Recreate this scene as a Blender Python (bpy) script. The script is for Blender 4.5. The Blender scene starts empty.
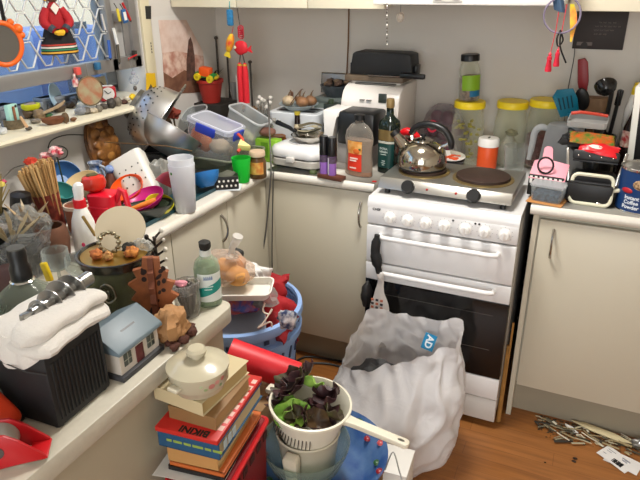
import bpy, bmesh, math, random
from mathutils import Vector as V, Matrix as MX, Euler, noise
R = math.radians
PI = math.pi
random.seed(7)
C = bpy.context.scene.collection
SC = bpy.context.scene

# ---------------------------------------------------------------- camera
CAM = V((1.1834, -2.0667, 1.61575))
YAW, PIT, ROL, FOC = -0.43142, -0.40742, -0.00959, 602.19
_cy, _sy, _cp, _sp = math.cos(YAW), math.sin(YAW), math.cos(PIT), math.sin(PIT)
FW = V((_sy*_cp, _cy*_cp, _sp))
_r0 = V((_cy, -_sy, 0)); _u0 = _r0.cross(FW)
RT = math.cos(ROL)*_r0 + math.sin(ROL)*_u0
UP = -math.sin(ROL)*_r0 + math.cos(ROL)*_u0
cd = bpy.data.cameras.new('camera'); cam = bpy.data.objects.new('camera', cd); C.objects.link(cam)
cd.sensor_fit = 'HORIZONTAL'; cd.sensor_width = 36; cd.lens = FOC*36/640; cd.clip_start = .02
cam.matrix_world = MX(((RT.x, UP.x, -FW.x, CAM.x), (RT.y, UP.y, -FW.y, CAM.y), (RT.z, UP.z, -FW.z, CAM.z), (0, 0, 0, 1)))
SC.camera = cam
def at(px, py, x=None, y=None, z=None, d=None):
    """the point of a plane of the room that a survey mark on the photograph falls on"""
    r = FW + RT*((px-320)/FOC) + UP*((240-py)/FOC)
    if d is not None: return CAM + r*d
    i, v = (0, x) if x is not None else (1, y) if y is not None else (2, z)
    return CAM + r*((v-CAM[i])/r[i])

# ---------------------------------------------------------------- materials
def lin(h):
    if not isinstance(h, str): return h
    h = h.lstrip('#'); c = [int(h[i:i+2], 16)/255 for i in (0, 2, 4)]
    return tuple(x/12.92 if x <= .04045 else ((x+.055)/1.055)**2.4 for x in c)
MC = {}
def mat(h, rough=.5, metal=0, var=0, vs=20, bump=0, bs=60, coat=0, h2=None, sss=0, spec=.5, sheen=0):
    """plain or mottled opaque surface"""
    k = (h, rough, metal, var, vs, bump, bs, coat, h2, sss, spec, sheen)
    if k in MC: return MC[k]
    m = bpy.data.materials.new('surface'); m.use_nodes = True
    nt = m.node_tree; b = nt.nodes['Principled BSDF']
    c = lin(h)
    b.inputs['Base Color'].default_value = (*c, 1); b.inputs['Roughness'].default_value = rough
    b.inputs['Metallic'].default_value = metal; b.inputs['Coat Weight'].default_value = coat
    b.inputs['Specular IOR Level'].default_value = spec
    if sheen: b.inputs['Sheen Weight'].default_value = sheen
    if sss:
        b.inputs['Subsurface Weight'].default_value = sss; b.inputs['Subsurface Scale'].default_value = .01
    tc = nt.nodes.new('ShaderNodeTexCoord')
    if var or h2:
        n = nt.nodes.new('ShaderNodeTexNoise'); n.inputs['Scale'].default_value = vs; n.inputs['Detail'].default_value = 5
        nt.links.new(tc.outputs['Object'], n.inputs['Vector'])
        rp = nt.nodes.new('ShaderNodeValToRGB')
        rp.color_ramp.elements[0].position = .36; rp.color_ramp.elements[1].position = .64
        a = lin(h2) if h2 else tuple(x*(1-var) for x in c)
        rp.color_ramp.elements[0].color = (*a, 1); rp.color_ramp.elements[1].color = (*c, 1)
        nt.links.new(n.outputs['Fac'], rp.inputs['Fac']); nt.links.new(rp.outputs['Color'], b.inputs['Base Color'])
    if bump:
        n2 = nt.nodes.new('ShaderNodeTexNoise'); n2.inputs['Scale'].default_value = bs; n2.inputs['Detail'].default_value = 4
        nt.links.new(tc.outputs['Object'], n2.inputs['Vector'])
        bp = nt.nodes.new('ShaderNodeBump'); bp.inputs['Strength'].default_value = bump; bp.inputs['Distance'].default_value = .01
        nt.links.new(n2.outputs['Fac'], bp.inputs['Height']); nt.links.new(bp.outputs['Normal'], b.inputs['Normal'])
    MC[k] = m
    return m
def clear(h, body=.25, rough=.15, spec=1.0, bump=0, bs=30):
    """thin see-through plastic or glass: BODY is how much of the light the wall itself scatters"""
    k = ('clear', h, body, rough, spec, bump, bs)
    if k in MC: return MC[k]
    m = bpy.data.materials.new('clear'); m.use_nodes = True
    nt = m.node_tree; b = nt.nodes['Principled BSDF']; out = nt.nodes['Material Output']
    c = lin(h)
    b.inputs['Base Color'].default_value = (*c, 1); b.inputs['Roughness'].default_value = rough
    t = nt.nodes.new('ShaderNodeBsdfTransparent'); t.inputs[0].default_value = (*[min(1, .35+.65*x) for x in c], 1)
    fr = nt.nodes.new('ShaderNodeLayerWeight'); fr.inputs['Blend'].default_value = .25
    mp = nt.nodes.new('ShaderNodeMapRange'); mp.inputs['To Min'].default_value = body; mp.inputs['To Max'].default_value = min(1, body+.5)
    nt.links.new(fr.outputs['Facing'], mp.inputs['Value'])
    tl = nt.nodes.new('ShaderNodeBsdfTranslucent'); tl.inputs[0].default_value = (*c, 1)
    if bump:
        tc = nt.nodes.new('ShaderNodeTexCoord'); n2 = nt.nodes.new('ShaderNodeTexNoise'); n2.inputs['Scale'].default_value = bs; n2.inputs['Detail'].default_value = 3; n2.inputs['Distortion'].default_value = 1.5
        nt.links.new(tc.outputs['Object'], n2.inputs['Vector'])
        bp = nt.nodes.new('ShaderNodeBump'); bp.inputs['Strength'].default_value = bump; bp.inputs['Distance'].default_value = .02
        nt.links.new(n2.outputs['Fac'], bp.inputs['Height']); nt.links.new(bp.outputs['Normal'], b.inputs['Normal'])
    mb = nt.nodes.new('ShaderNodeMixShader'); mb.inputs[0].default_value = .38
    nt.links.new(b.outputs[0], mb.inputs[1]); nt.links.new(tl.outputs[0], mb.inputs[2])
    mx = nt.nodes.new('ShaderNodeMixShader')
    nt.links.new(mp.outputs[0], mx.inputs[0]); nt.links.new(t.outputs[0], mx.inputs[1]); nt.links.new(mb.outputs[0], mx.inputs[2])
    nt.links.new(mx.outputs[0], out.inputs['Surface'])
    MC[k] = m
    return m

# ---------------------------------------------------------------- geometry
def TR(loc=(0, 0, 0), rot=(0, 0, 0), sc=1):
    s = (sc, sc, sc) if isinstance(sc, (int, float)) else sc
    return MX.LocRotScale(V(loc), Euler([R(a) for a in rot]), V(s))
def basis(d):
    d = V(d).normalized(); a = V((0, 0, 1)) if abs(d.z) < .95 else V((1, 0, 0))
    x = a.cross(d).normalized(); return x, d.cross(x), d
class G:
    def __init__(s, M=None): s.b = bmesh.new(); s.M = M
    def _v(s, co): return s.b.verts.new(s.M @ V(co) if s.M else V(co))
    def raw(s, vs, fs, M=None):
        vv = [s._v(M @ V(c) if M else c) for c in vs]
        for f in fs:
            try: s.b.faces.new([vv[i] for i in f])
            except ValueError: pass
        return s
    def box(s, lo, hi, bev=0, M=None, seg=2):
        t = bmesh.new(); bmesh.ops.create_cube(t, size=1)
        for v in t.verts:
            v.co = V([(lo[i]+hi[i])/2 + v.co[i]*(hi[i]-lo[i]) for i in range(3)])
        if bev: bmesh.ops.bevel(t, geom=t.edges[:], offset=bev, segments=seg, affect='EDGES', profile=.5)
        t.verts.index_update()
        s.raw([v.co for v in t.verts], [[v.index for v in f.verts] for f in t.faces], M); t.free()
        return s
    def loft(s, rings, close=True, cap0=True, cap1=True, M=None):
        n = len(rings[0]); vs = [p for r in rings for p in r]; fs = []
        for i in range(len(rings)-1):
            for j in range(n if close else n-1):
                k = (j+1) % n
                fs.append([i*n+j, i*n+k, (i+1)*n+k, (i+1)*n+j])
        if cap0: fs.append(list(range(n))[::-1])
        if cap1: fs.append([(len(rings)-1)*n+j for j in range(n)])
        return s.raw(vs, fs, M)
    def lathe(s, prof, n=28, M=None, wob=0, a0=0, a1=2*PI, sx=1, sy=1, cap=True):
        """PROF: (radius, height) pairs from the bottom up; radii of 0 close it"""
        full = abs(a1-a0-2*PI) < 1e-6; rings = []
        m = n if full else n+1
        for r, z in prof:
            ring = []
            for j in range(m):
                a = a0+(a1-a0)*j/n
                q = max(r, 1e-5)*(1+wob*noise.noise(V((math.cos(a)*2, math.sin(a)*2, z*25))))
                ring.append((math.cos(a)*q*sx, math.sin(a)*q*sy, z))
            rings.append(ring)
        return s.loft(rings, close=full, cap0=cap and prof[0][0] < 1e-4 and full, cap1=cap and prof[-1][0] < 1e-4 and full, M=M)
    def cyl(s, p0, p1, r0, r1=None, n=16, M=None, cap=True):
        r1 = r0 if r1 is None else r1; p0, p1 = V(p0), V(p1); x, y, d = basis(p1-p0)
        f = lambda p, r: [p+x*math.cos(2*PI*j/n)*r+y*math.sin(2*PI*j/n)*r for j in range(n)]
        return s.loft([f(p0, r0), f(p1, r1)], cap0=cap, cap1=cap, M=M)
    def tube(s, pts, r, n=8, M=None, closed=False, smooth=0):
        pts = [V(p) for p in pts]
        if smooth: pts = spline(pts, smooth, closed)
        k = len(pts); rr = r if isinstance(r, (list, tuple)) else [r]*k
        if len(rr) != k: rr = [rr[min(len(rr)-1, int(i*(len(rr)-1)/max(1, k-1)+.5))] for i in range(k)]
        ps = None; rings = []
        for i, p in enumerate(pts):
            a = pts[(i-1) % k] if (closed or i > 0) else p
            b = pts[(i+1) % k] if (closed or i < k-1) else p
            d = (b-a).normalized()
            if ps is None: x, y, _ = basis(d)
            else:
                x = (ps-d*ps.dot(d)); x = x.normalized() if x.length > 1e-6 else basis(d)[0]
                y = d.cross(x)
            ps = x
            rings.append([p+x*math.cos(2*PI*j/n)*rr[i]+y*math.sin(2*PI*j/n)*rr[i] for j in range(n)])
        if closed: rings.append(rings[0])
        return s.loft(rings, cap0=not closed, cap1=not closed, M=M)
    def sph(s, c, r, sc=(1, 1, 1), n=16, m=10, M=None, rough=0, seed=0, rot=None):
        rm = Euler([R(a) for a in rot]).to_matrix() if rot else None
        rings = []
        for i in range(m+1):
            t = -PI/2+PI*i/m; ring = []
            for j in range(n):
                a = 2*PI*j/n
                p = V((math.cos(t)*math.cos(a), math.cos(t)*math.sin(a), math.sin(t)))
                if i in (0, m): p = V((0, 0, -1 if i == 0 else 1))
                q = r*(1+rough*noise.noise(p*1.7+V((seed*3.1, seed*1.7, seed)))+rough*.5*noise.noise(p*4+V((seed, 0, seed*2))))
                w = V((p.x*q*sc[0], p.y*q*sc[1], p.z*q*sc[2]))
                if rm: w = rm @ w
                ring.append(w+V(c))
            rings.append(ring)
        return s.loft(rings, M=M)
    def prism(s, poly, z0, z1, M=None, bev=0):
        t = bmesh.new(); n = len(poly)
        a = [t.verts.new((x, y, z0)) for x, y in poly]; b = [t.verts.new((x, y, z1)) for x, y in poly]
        t.faces.new(a[::-1]); t.faces.new(b)
        for i in range(n): t.faces.new((a[i], a[(i+1) % n], b[(i+1) % n], b[i]))
        if bev: bmesh.ops.bevel(t, geom=t.edges[:], offset=bev, segments=2, affect='EDGES', profile=.5)
        t.verts.index_update()
        s.raw([v.co for v in t.verts], [[v.index for v in f.verts] for f in t.faces], M); t.free()
        return s
    def sheet(s, f, nu, nv, th=0, M=None):
        """surface f(u, v) over the unit square, given a thickness TH"""
        P = [[V(f(i/nu, j/nv)) for j in range(nv+1)] for i in range(nu+1)]
        vs = [p for row in P for p in row]; w = nv+1; fs = []
        for i in range(nu):
            for j in range(nv): fs.append([i*w+j, (i+1)*w+j, (i+1)*w+j+1, i*w+j+1])
        if th:
            N = [[None]*w for _ in range(nu+1)]
            for i in range(nu+1):
                for j in range(w):
                    du = P[min(i+1, nu)][j]-P[max(i-1, 0)][j]; dv = P[i][min(j+1, nv)]-P[i][max(j-1, 0)]
                    q = du.cross(dv); N[i][j] = q.normalized() if q.length > 1e-9 else V((0, 0, 1))
            o = len(vs); vs += [P[i][j]-N[i][j]*th for i in range(nu+1) for j in range(w)]
            fs += [[o+k for k in q[::-1]] for q in fs[:]]
            ed = [i*w for i in range(nu+1)] + [nu*w+j for j in range(1, w)] + [i*w+nv for i in range(nu-1, -1, -1)] + [j for j in range(nv-1, 0, -1)]
            for a, b in zip(ed, ed[1:]+ed[:1]): fs.append([b, a, o+a, o+b])
        return s.raw(vs, fs, M)
    def rbox(s, w, d, h, r, t=0, M=None, taper=0, n=5, z0=0):
        """rounded-rectangle tub (open, wall T) or block (T=0), WxD at the top, standing on z0"""
        def ring(z, ins, k):
            W, D = w/2*k-ins, d/2*k-ins; rr = max(r-ins, .001); o = []
            for cx, cy, a in ((1, 1, 0), (-1, 1, 90), (-1, -1, 180), (1, -1, 270)):
                for i in range(n+1):
                    q = R(a+90*i/n); o.append((cx*(W-rr)+math.cos(q)*rr, cy*(D-rr)+math.sin(q)*rr, z))
            return o
        k0 = 1-taper
        e = min(.004, h*.1)
        if not t: return s.loft([ring(z0, e, k0), ring(z0+e, 0, k0), ring(z0+h-e, 0, 1), ring(z0+h, e, 1)], M=M)
        return s.loft([ring(z0, e, k0), ring(z0+e, 0, k0), ring(z0+h, 0, 1), ring(z0+h, t, 1), ring(z0+t, t, k0)], M=M)
def spline(pts, k=6, closed=False):
    pts = [V(p) for p in pts]; n = len(pts); o = []
    for i in range(n if closed else n-1):
        g = (lambda j: pts[j % n]) if closed else (lambda j: pts[max(0, min(n-1, j))])
        a, b, c, d = g(i-1), g(i), g(i+1), g(i+2)
        for q in range(k):
            t = q/k
            o.append(.5*((2*b)+(c-a)*t+(2*a-5*b+4*c-d)*t*t+(3*b-a-3*c+d)*t**3))
    if not closed: o.append(pts[-1])
    return o
def sub(g, lv=1):
    """one round of smoothing subdivision on a builder's mesh"""
    me = bpy.data.meshes.new('t'); bmesh.ops.remove_doubles(g.b, verts=g.b.verts[:], dist=1e-5); g.b.to_mesh(me)
    o = bpy.data.objects.new('t', me); C.objects.link(o)
    md = o.modifiers.new('s', 'SUBSURF'); md.levels = lv
    dg = bpy.context.evaluated_depsgraph_get(); m2 = bpy.data.meshes.new_from_object(o.evaluated_get(dg))
    g.b.clear(); g.b.from_mesh(m2)
    bpy.data.objects.remove(o); bpy.data.meshes.remove(me); bpy.data.meshes.remove(m2)
    return g
def link(name, g, m, parent=None, loc=None, rot=None, ang=38):
    b = g.b
    bmesh.ops.remove_doubles(b, verts=b.verts[:], dist=2e-6)
    bmesh.ops.recalc_face_normals(b, faces=b.faces[:])
    for f in b.faces: f.smooth = True
    lim = R(ang)
    for e in b.edges:
        if len(e.link_faces) == 2 and e.calc_face_angle(0) > lim: e.smooth = False
    me = bpy.data.meshes.new(name); b.to_mesh(me); b.free()
    for x in (m if isinstance(m, (list, tuple)) else [m]): me.materials.append(x)
    o = bpy.data.objects.new(name, me); C.objects.link(o)
    if parent: o.parent = parent
    if loc is not None: o.location = loc
    if rot is not None: o.rotation_euler = [R(a) for a in rot]
    return o
def tag(o, label, cat, group=None, kind=None):
    if label: o['label'] = label
    if cat: o['category'] = cat
    if group: o['group'] = group
    if kind: o['kind'] = kind
    return o
def thing(name, label, cat, loc=(0, 0, 0), rot=(0, 0, 0), group=None):
    o = bpy.data.objects.new(name, None); C.objects.link(o); o.empty_display_size = .03
    o.location = loc; o.rotation_euler = [R(a) for a in rot]
    return tag(o, label, cat, group)
def part(name, g, m, parent, label=None, ang=38):
    o = link(name, g, m, parent, ang=ang)
    if label: o['label'] = label
    return o
def single(name, g, m, label, cat, loc=(0, 0, 0), rot=(0, 0, 0), group=None, ang=38):
    return tag(link(name, g, m, None, loc, rot, ang), label, cat, group)
def struct(name, g, m):
    o = link(name, g, m); o['kind'] = 'structure'; return o
def copy_tree(o, parent=None):
    c = o.copy(); C.objects.link(c)
    if parent: c.parent = parent
    for ch in list(o.children): copy_tree(ch, c)
    return c
def words_mesh(txt, size, bold=0, depth=.0004, bend=None):
    """lettering as a builder in the x-z plane facing -y, centred; BEND wraps it round a vertical cylinder of that radius"""
    cu = bpy.data.curves.new('t', 'FONT'); cu.body = txt; cu.size = size; cu.align_x = 'CENTER'; cu.align_y = 'CENTER'; cu.offset = bold; cu.resolution_u = 3
    o = bpy.data.objects.new('t', cu); C.objects.link(o)
    dg = bpy.context.evaluated_depsgraph_get(); me = bpy.data.meshes.new_from_object(o.evaluated_get(dg))
    g = G(); g.b.from_mesh(me)
    bpy.data.objects.remove(o); bpy.data.curves.remove(cu); bpy.data.meshes.remove(me)
    r = bmesh.ops.extrude_face_region(g.b, geom=g.b.faces[:])
    for v in [e for e in r['geom'] if isinstance(e, bmesh.types.BMVert)]: v.co.z += depth
    for v in g.b.verts:
        x, y, z = v.co
        if bend: a = x/bend; v.co = V((math.sin(a)*(bend+z), -math.cos(a)*(bend+z), y))
        else: v.co = V((x, -z, y))
    return g
def lettering(parent, txt, size, m, M, bold=0, bend=None, name='lettering'):
    g = words_mesh(txt, size, bold, bend=bend); bmesh.ops.transform(g.b, matrix=M, verts=g.b.verts[:])
    return part(name, g, m, parent)

WHITE = mat('#e9e6e0', .35); CREAM = mat('#d8cfb8', .45); BLACK = mat('#0c0c0d', .4); DARK = mat('#1b1a19', .55)
STEEL = mat('#b9b5ae', .22, 1); CHROME = mat('#d6d4d0', .12, 1); GREY = mat('#7c7a77', .5)
CLEAR = clear('#e8ecec', .10, .08); FROST = clear('#e6e9ec', .45, .35)
# ================================================================ the room
LAM = mat('#cbc4b0', .42)             # cupboard laminate
TOPM = mat('#e3ded2', .30, var=.05, vs=90)
WALLM = mat('#d3ccc2', .65, var=.04, vs=3)
def wood_floor():
    m = bpy.data.materials.new('floor_boards'); m.use_nodes = True; nt = m.node_tree; b = nt.nodes['Principled BSDF']
    tc = nt.nodes.new('ShaderNodeTexCoord')
    mp = nt.nodes.new('ShaderNodeMapping'); nt.links.new(tc.outputs['Object'], mp.inputs[0])
    br = nt.nodes.new('ShaderNodeTexBrick'); nt.links.new(mp.outputs[0], br.inputs[0])
    br.inputs['Scale'].default_value = 1; br.inputs['Brick Width'].default_value = .62; br.inputs['Row Height'].default_value = .068
    br.inputs['Mortar Size'].default_value = .0012; br.inputs['Mortar Smooth'].default_value = .3
    br.inputs['Color1'].default_value = (*lin('#96602f'), 1); br.inputs['Color2'].default_value = (*lin('#a26b3b'), 1); br.inputs['Mortar'].default_value = (*lin('#83522c'), 1)
    m2 = nt.nodes.new('ShaderNodeMapping'); m2.inputs['Scale'].default_value = (2.5, 34, 1); nt.links.new(tc.outputs['Object'], m2.inputs[0])
    n = nt.nodes.new('ShaderNodeTexNoise'); n.inputs['Scale'].default_value = 1.6; n.inputs['Detail'].default_value = 6; nt.links.new(m2.outputs[0], n.inputs[0])
    rp = nt.nodes.new('ShaderNodeValToRGB'); rp.color_ramp.elements[0].position = .3; rp.color_ramp.elements[1].position = .75
    rp.color_ramp.elements[0].color = (.74, .70, .66, 1); rp.color_ramp.elements[1].color = (1.12, 1.1, 1.05, 1)
    nt.links.new(n.outputs['Fac'], rp.inputs[0])
    mx = nt.nodes.new('ShaderNodeMix'); mx.data_type = 'RGBA'; mx.blend_type = 'MULTIPLY'; mx.inputs[0].default_value = 1
    nt.links.new(br.outputs['Color'], mx.inputs[6]); nt.links.new(rp.outputs['Color'], mx.inputs[7])
    nt.links.new(mx.outputs[2], b.inputs['Base Color']); b.inputs['Roughness'].default_value = .38
    return m
X0, X1, Y0, Y1, H = -.6, 3.0, -4.2, .6, 2.42
struct('floor', G().box((X0-.15, Y0, -.1), (X1, Y1+.1, 0)), wood_floor())
struct('ceiling', G().box((X0-.2, Y0, H), (X1, Y1+.1, H+.1)), mat('#f0ede6', .8))
struct('wall_back', G().box((X0-.2, Y1, 0), (X1, Y1+.1, H)), WALLM)
struct('wall_right', G().box((X1, Y0, 0), (X1+.1, Y1+.1, H)), mat('#ded8cc', .7))
struct('wall_front', G().box((X0-.2, Y0-.1, 0), (X1+.1, Y0, H)), mat('#cfc7b8', .7))
# left wall with the window opening
WY0, WY1, WZ0, WZ1 = -2.1, .035, 1.145, 2.1
WL = mat('#d9d4cd', .65)
g = G().box((X0-.2, Y0, 0), (X0, Y1+.1, WZ0)).box((X0-.2, Y0, WZ1), (X0, Y1+.1, H)).box((X0-.2, Y0, WZ0), (X0, WY0, WZ1)).box((X0-.2, WY1, WZ0), (X0, Y1+.1, WZ1))
struct('wall_left', g, WL)
# sill with a rounded nose
pr = [(-.86, 1.147), (-.475, 1.147), (-.462, 1.151), (-.458, 1.159), (-.462, 1.168), (-.475, 1.172), (-.86, 1.172)]
g = G().loft([[(x, WY0, z) for x, z in pr], [(x, WY1-.002, z) for x, z in pr]])
struct('trim_sill', g, mat('#ded6bd', .4))
struct('trim_architrave', G().box((X0, WY1+.004, 1.147), (X0+.012, WY1+.062, 2.2), .003), mat('#ddd3b4', .45))
# --- window frame and diamond security grille
ALU = mat('#9c9a98', .4, .55)
win = bpy.data.objects.new('window_1', None); C.objects.link(win); win['kind'] = 'structure'
FX = -.617
def fy(px, py): return at(px, py, x=FX).y
zb = 1.286
g = G().box((FX-.02, WY0+.01, zb), (FX+.012, WY1-.004, zb+.048), .003)
g.box((FX-.02, -.145, zb), (FX+.012, -.112, 2.08), .003).box((FX-.02, -.012, zb), (FX+.012, .028, 2.08), .003)
g.box((FX-.02, WY0+.01, zb), (FX+.012, WY0+.05, 2.08), .003).box((FX-.02, WY0+.01, 2.05), (FX+.012, WY1-.004, 2.09), .003)
g.box((FX-.016, -.14, 1.470), (FX+.008, .02, 1.51), .003)
g.box((FX-.014, -.14, zb+.03), (FX-.004, -.085, 1.48), .002).box((FX-.014, -.042, zb+.03), (FX-.004, .02, 1.48), .002)
part('frame_bars', g, ALU, win)
part('stile_panel', G().box((FX-.017, -.115, zb+.04), (FX-.012, -.008, 2.07)), mat('#a9a9a8', .5), win)
# diamond strips
g = G(); py_, pz = .104, .092
rows = 7
for r_ in range(rows):
    z = zb+.048+.008+pz/2+r_*pz
    for sgn in (1, -1):
        y = WY0+.06; s_ = sgn; pts = []
        while y < -.165:
            zz = z+s_*(pz/2-.004)
            pts += [(FX+.003*sgn, y, zz), (FX+.003*sgn, y+.026, zz)]
            y += py_*.72; s_ = -s_
        g.tube(pts, .0034, n=6)
part('security_grille', g, mat('#d9d8d4', .35, .3), win, ang=80)
part('glass', G().box((-.775, WY0+.01, 1.18), (-.772, WY1-.005, 2.08)), clear('#dfe8ec', .03, .02), win)
g = G().box((-.79, WY0+.005, 1.173), (-.757, WY1-.005, 1.2)).box((-.79, -.03, 1.19), (-.757, WY1-.005, 2.08)).box((-.79, -.86, 1.19), (-.757, -.82, 2.08))
part('sash', g, mat('#8f9192', .4, .4), win)
# outside: a ledge, a pale wall and bins in the daylight
struct('exterior_ground', G().box((-3.2, -3.2, .6), (-.8, 2.6, .7)), mat('#77777a', .8, var=.3, vs=12))
struct('exterior_wall', G().box((-3.2, -3.2, .7), (-3.1, 2.6, 3.2)), mat('#cdb998', .8, var=.15, vs=2))

# ---------------------------------------------------------------- cupboards and worktops
KZ = .152
def handle(parent, p, ax=(0, 0, 1), out=(0, -1, 0), L=.105):
    p, ax, out = V(p), V(ax), V(out); pts = []
    for i in range(9):
        t = i/8; pts.append(p+ax*(t-.5)*L+out*(.002+.026*math.sin(PI*t)**.7))
    rr = [.0055, .005, .0042, .004, .004, .004, .0042, .005, .0055]
    return part('handle', G().tube(pts, rr, n=8), STEEL, parent)
KICK = mat('#9b927f', .5)
# back base cupboard, between the corner and the stove
cb = thing('base_cabinet', 'cream base cupboard between the corner and the white stove', 'cabinet', (0, 0, 0))
part('carcass', G().box((.0, .04, KZ), (.455, .595, .862)), LAM, cb)
part('kickboard', G().box((.0, .09, 0), (.455, .11, KZ)), KICK, cb); part('corner_filler', G().box((-.034, .022, KZ), (.011, .038, .862)), LAM, cb)
d = part('door', G().box((.012, .02, KZ+.002), (.452, .038, .858), .0015), LAM, cb)
handle(d, (.402, .02, .765))
# left run under the sink
cl = thing('sink_cabinet', 'cream base cupboard under the draining area with two visible doors', 'cabinet', (0, 0, 0))
part('carcass', G().box((-.595, -.995, KZ), (-.045, .59, .862)), LAM, cl)
part('kickboard', G().box((-.11, -.995, 0), (-.09, .08, KZ)), KICK, cl)
yd = [.012, -.285, -.62, -.985]
for i in range(3):
    d = part('door', G().box((-.038, yd[i+1]+.002, KZ+.002), (-.02, yd[i]-.002, .858), .0015), LAM, cl)
    if i == 1: handle(d, (-.02, yd[1]-.045, .77), out=(1, 0, 0))
    if i == 0: handle(d, (-.02, yd[0]-.05, .4), out=(1, 0, 0))
def nose(a, b, out, t=.036):
    """rounded front edge bar from a to b"""
    a, b, out = V(a), V(b), V(out); ring = []
    for i in range(9):
        q = -PI/2+PI*i/8; ring.append(out*(math.cos(q)*.014)+V((0, 0, math.sin(q)*t/2-t/2)))
    ring += []
    return [[a+p for p in ring], [b+p for p in ring]]
wt = thing('worktop', 'pale laminate worktop running round the corner from sink to stove', 'worktop', (0, 0, .9))
g = G().box((-.598, -.988, -.036), (-.014, .598, 0)).box((-.014, .014, -.036), (.458, .598, 0))
g.loft(nose((-.014, -.988, 0), (-.014, .014, 0), (1, 0, 0))).loft(nose((-.014, .014, 0), (.458, .014, 0), (0, -1, 0)))
part('surface', g, TOPM, wt)
# right base cupboard
XR = 1.03
cr = thing('base_cabinet', 'cream base cupboard beside the gap at the stove, debris along its foot', 'cabinet', (0, 0, 0))
part('carcass', G().box((XR+.012, .04, KZ), (2.2, .595, .862)), LAM, cr)
part('end_panel', G().box((XR+.012, .02, .0), (XR+.03, .595, .862)), LAM, cr)
part('kickboard', G().box((XR+.03, .075, 0), (2.2, .095, KZ)), KICK, cr)
d = part('door', G().box((XR+.036, .017, KZ+.002), (1.62, .037, .848), .0015), LAM, cr)
handle(d, (XR+.085, .017, .765))
part('door', G().box((1.624, .017, KZ+.002), (2.2, .037, .848), .0015), LAM, cr)
wr = thing('worktop', 'pale laminate worktop beside the stove under the coffee tin', 'worktop', (0, 0, .9))
g = G().box((XR, .014, -.036), (2.2, .598, 0)).loft(nose((XR, .014, 0), (2.2, .014, 0), (0, -1, 0)))
part('surface', g, TOPM, wr)
# peninsula
PX = .46
cp = thing('peninsula_cabinet', 'beige panelled peninsula base below the cluttered breakfast bar', 'cabinet', (0, 0, 0))
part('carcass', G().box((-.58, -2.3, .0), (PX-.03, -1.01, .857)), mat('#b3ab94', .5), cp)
wp = thing('worktop', 'pale breakfast bar top holding the soap bottle and toy house', 'worktop', (0, 0, .9))
rc = .03; poly = [(-.598, -2.3), (PX, -2.3), (PX, -.99-rc)] + [(PX-rc+rc*math.cos(R(a)), -.99-rc+rc*math.sin(R(a))) for a in (22, 45, 68)] + [(PX-rc, -.99), (-.598, -.99)]
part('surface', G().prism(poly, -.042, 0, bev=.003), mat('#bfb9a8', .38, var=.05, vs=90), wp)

# ---------------------------------------------------------------- wall cupboards and hood
UC = mat('#e2dac2', .4)
uc = thing('wall_cabinet', 'cream wall cupboard run above the corner with red charms hanging below', 'cabinet', (0, 0, 0))
part('carcass', G().box((-.598, .27, 1.52), (.398, .597, 2.3)), UC, uc)
for a, b in ((-.594, -.262), (-.258, .07), (.074, .394)): part('door', G().box((a, .25, 1.513), (b, .268, 2.3), .002), UC, uc)
uc2 = thing('wall_cabinet', 'cream wall cupboard above the dark sign', 'cabinet', (0, 0, 0))
part('carcass', G().box((1.045, .27, 1.52), (2.2, .597, 2.3)), UC, uc2)
part('door', G().box((1.05, .25, 1.513), (1.62, .268, 2.3), .002), UC, uc2); part('door', G().box((1.624, .25, 1.513), (2.2, .268, 2.3), .002), UC, uc2)
hd = thing('range_hood', 'white range hood above the stove with two controls on its front edge', 'range hood', (0, 0, 0))
g = G().prism([(.09, 1.535), (.595, 1.535), (.595, 1.75), (.3, 1.75), (.09, 1.60)], .405, 1.04, M=MX(((0, 0, 1, 0), (1, 0, 0, 0), (0, 1, 0, 0), (0, 0, 0, 1))), bev=.004)
part('hood_body', g, WHITE, hd)
part('filter', G().box((.45, .16, 1.529), (.99, .5, 1.536), .002), mat('#b9b6b0', .4, .6), hd)
part('control_panel', G().box((.62, .0855, 1.545), (.72, .0905, 1.575), .002), mat('#cfccc5', .4), hd)
for x in (.64, .70): part('switch', G().box((x-.012, .082, 1.552), (x+.012, .0865, 1.568), .001), mat('#9a2a22', .4), hd, 'small red hood switch')

# ---------------------------------------------------------------- light
def area(name, loc, size, power, col, rot=(0, 0, 0), shape='DISK'):
    l = bpy.data.lights.new(name, 'AREA'); l.shape = shape; l.size = size; l.energy = power; l.color = col
    o = bpy.data.objects.new(name, l); C.objects.link(o); o.location = loc; o.rotation_euler = [R(a) for a in rot]
    return o
area('ceiling_lamp', (.60, -.46, 2.36), .42, 29, (1, .965, .91))
area('rear_fill_light', (1.4, -4.14, 1.45), 1.7, 48, (.93, .97, 1), (90, 0, 0), 'SQUARE')  # unseen fill added behind the camera to lift the shaded back wall
area('overhead_fill_lamp', (1.3, -3.0, 2.36), .34, 4, (1, .96, .9))  # weak overhead fill, added out of view
lf = thing('ceiling_light', 'round white ceiling light above the kitchen floor', 'light', (.6, -.46, 2.37))
part('base_plate', G().lathe([(0, .0), (.2, .0), (.2, .05), (0, .05)]), WHITE, lf)
l2 = copy_tree(lf); l2.location = (1.3, -3.0, 2.37); l2['label'] = 'added round white fixture for the unseen fill lamp behind the breakfast bar'  # fixture added only to house the overhead fill
w2 = bpy.data.objects.new('fill_light_frame', None); C.objects.link(w2); w2['kind'] = 'structure'  # made-up frame round the rear fill light, the wall behind is solid
part('frame_bars', G().box((.5, -4.2, .55), (.55, -4.15, 2.35)).box((2.25, -4.2, .55), (2.3, -4.15, 2.35)).box((.5, -4.2, .55), (2.3, -4.15, .6)).box((.5, -4.2, 2.3), (2.3, -4.15, 2.35)), WHITE, w2)
w = bpy.data.worlds.new('world'); SC.world = w; w.use_nodes = True
nt = w.node_tree; bg = nt.nodes['Background']
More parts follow.
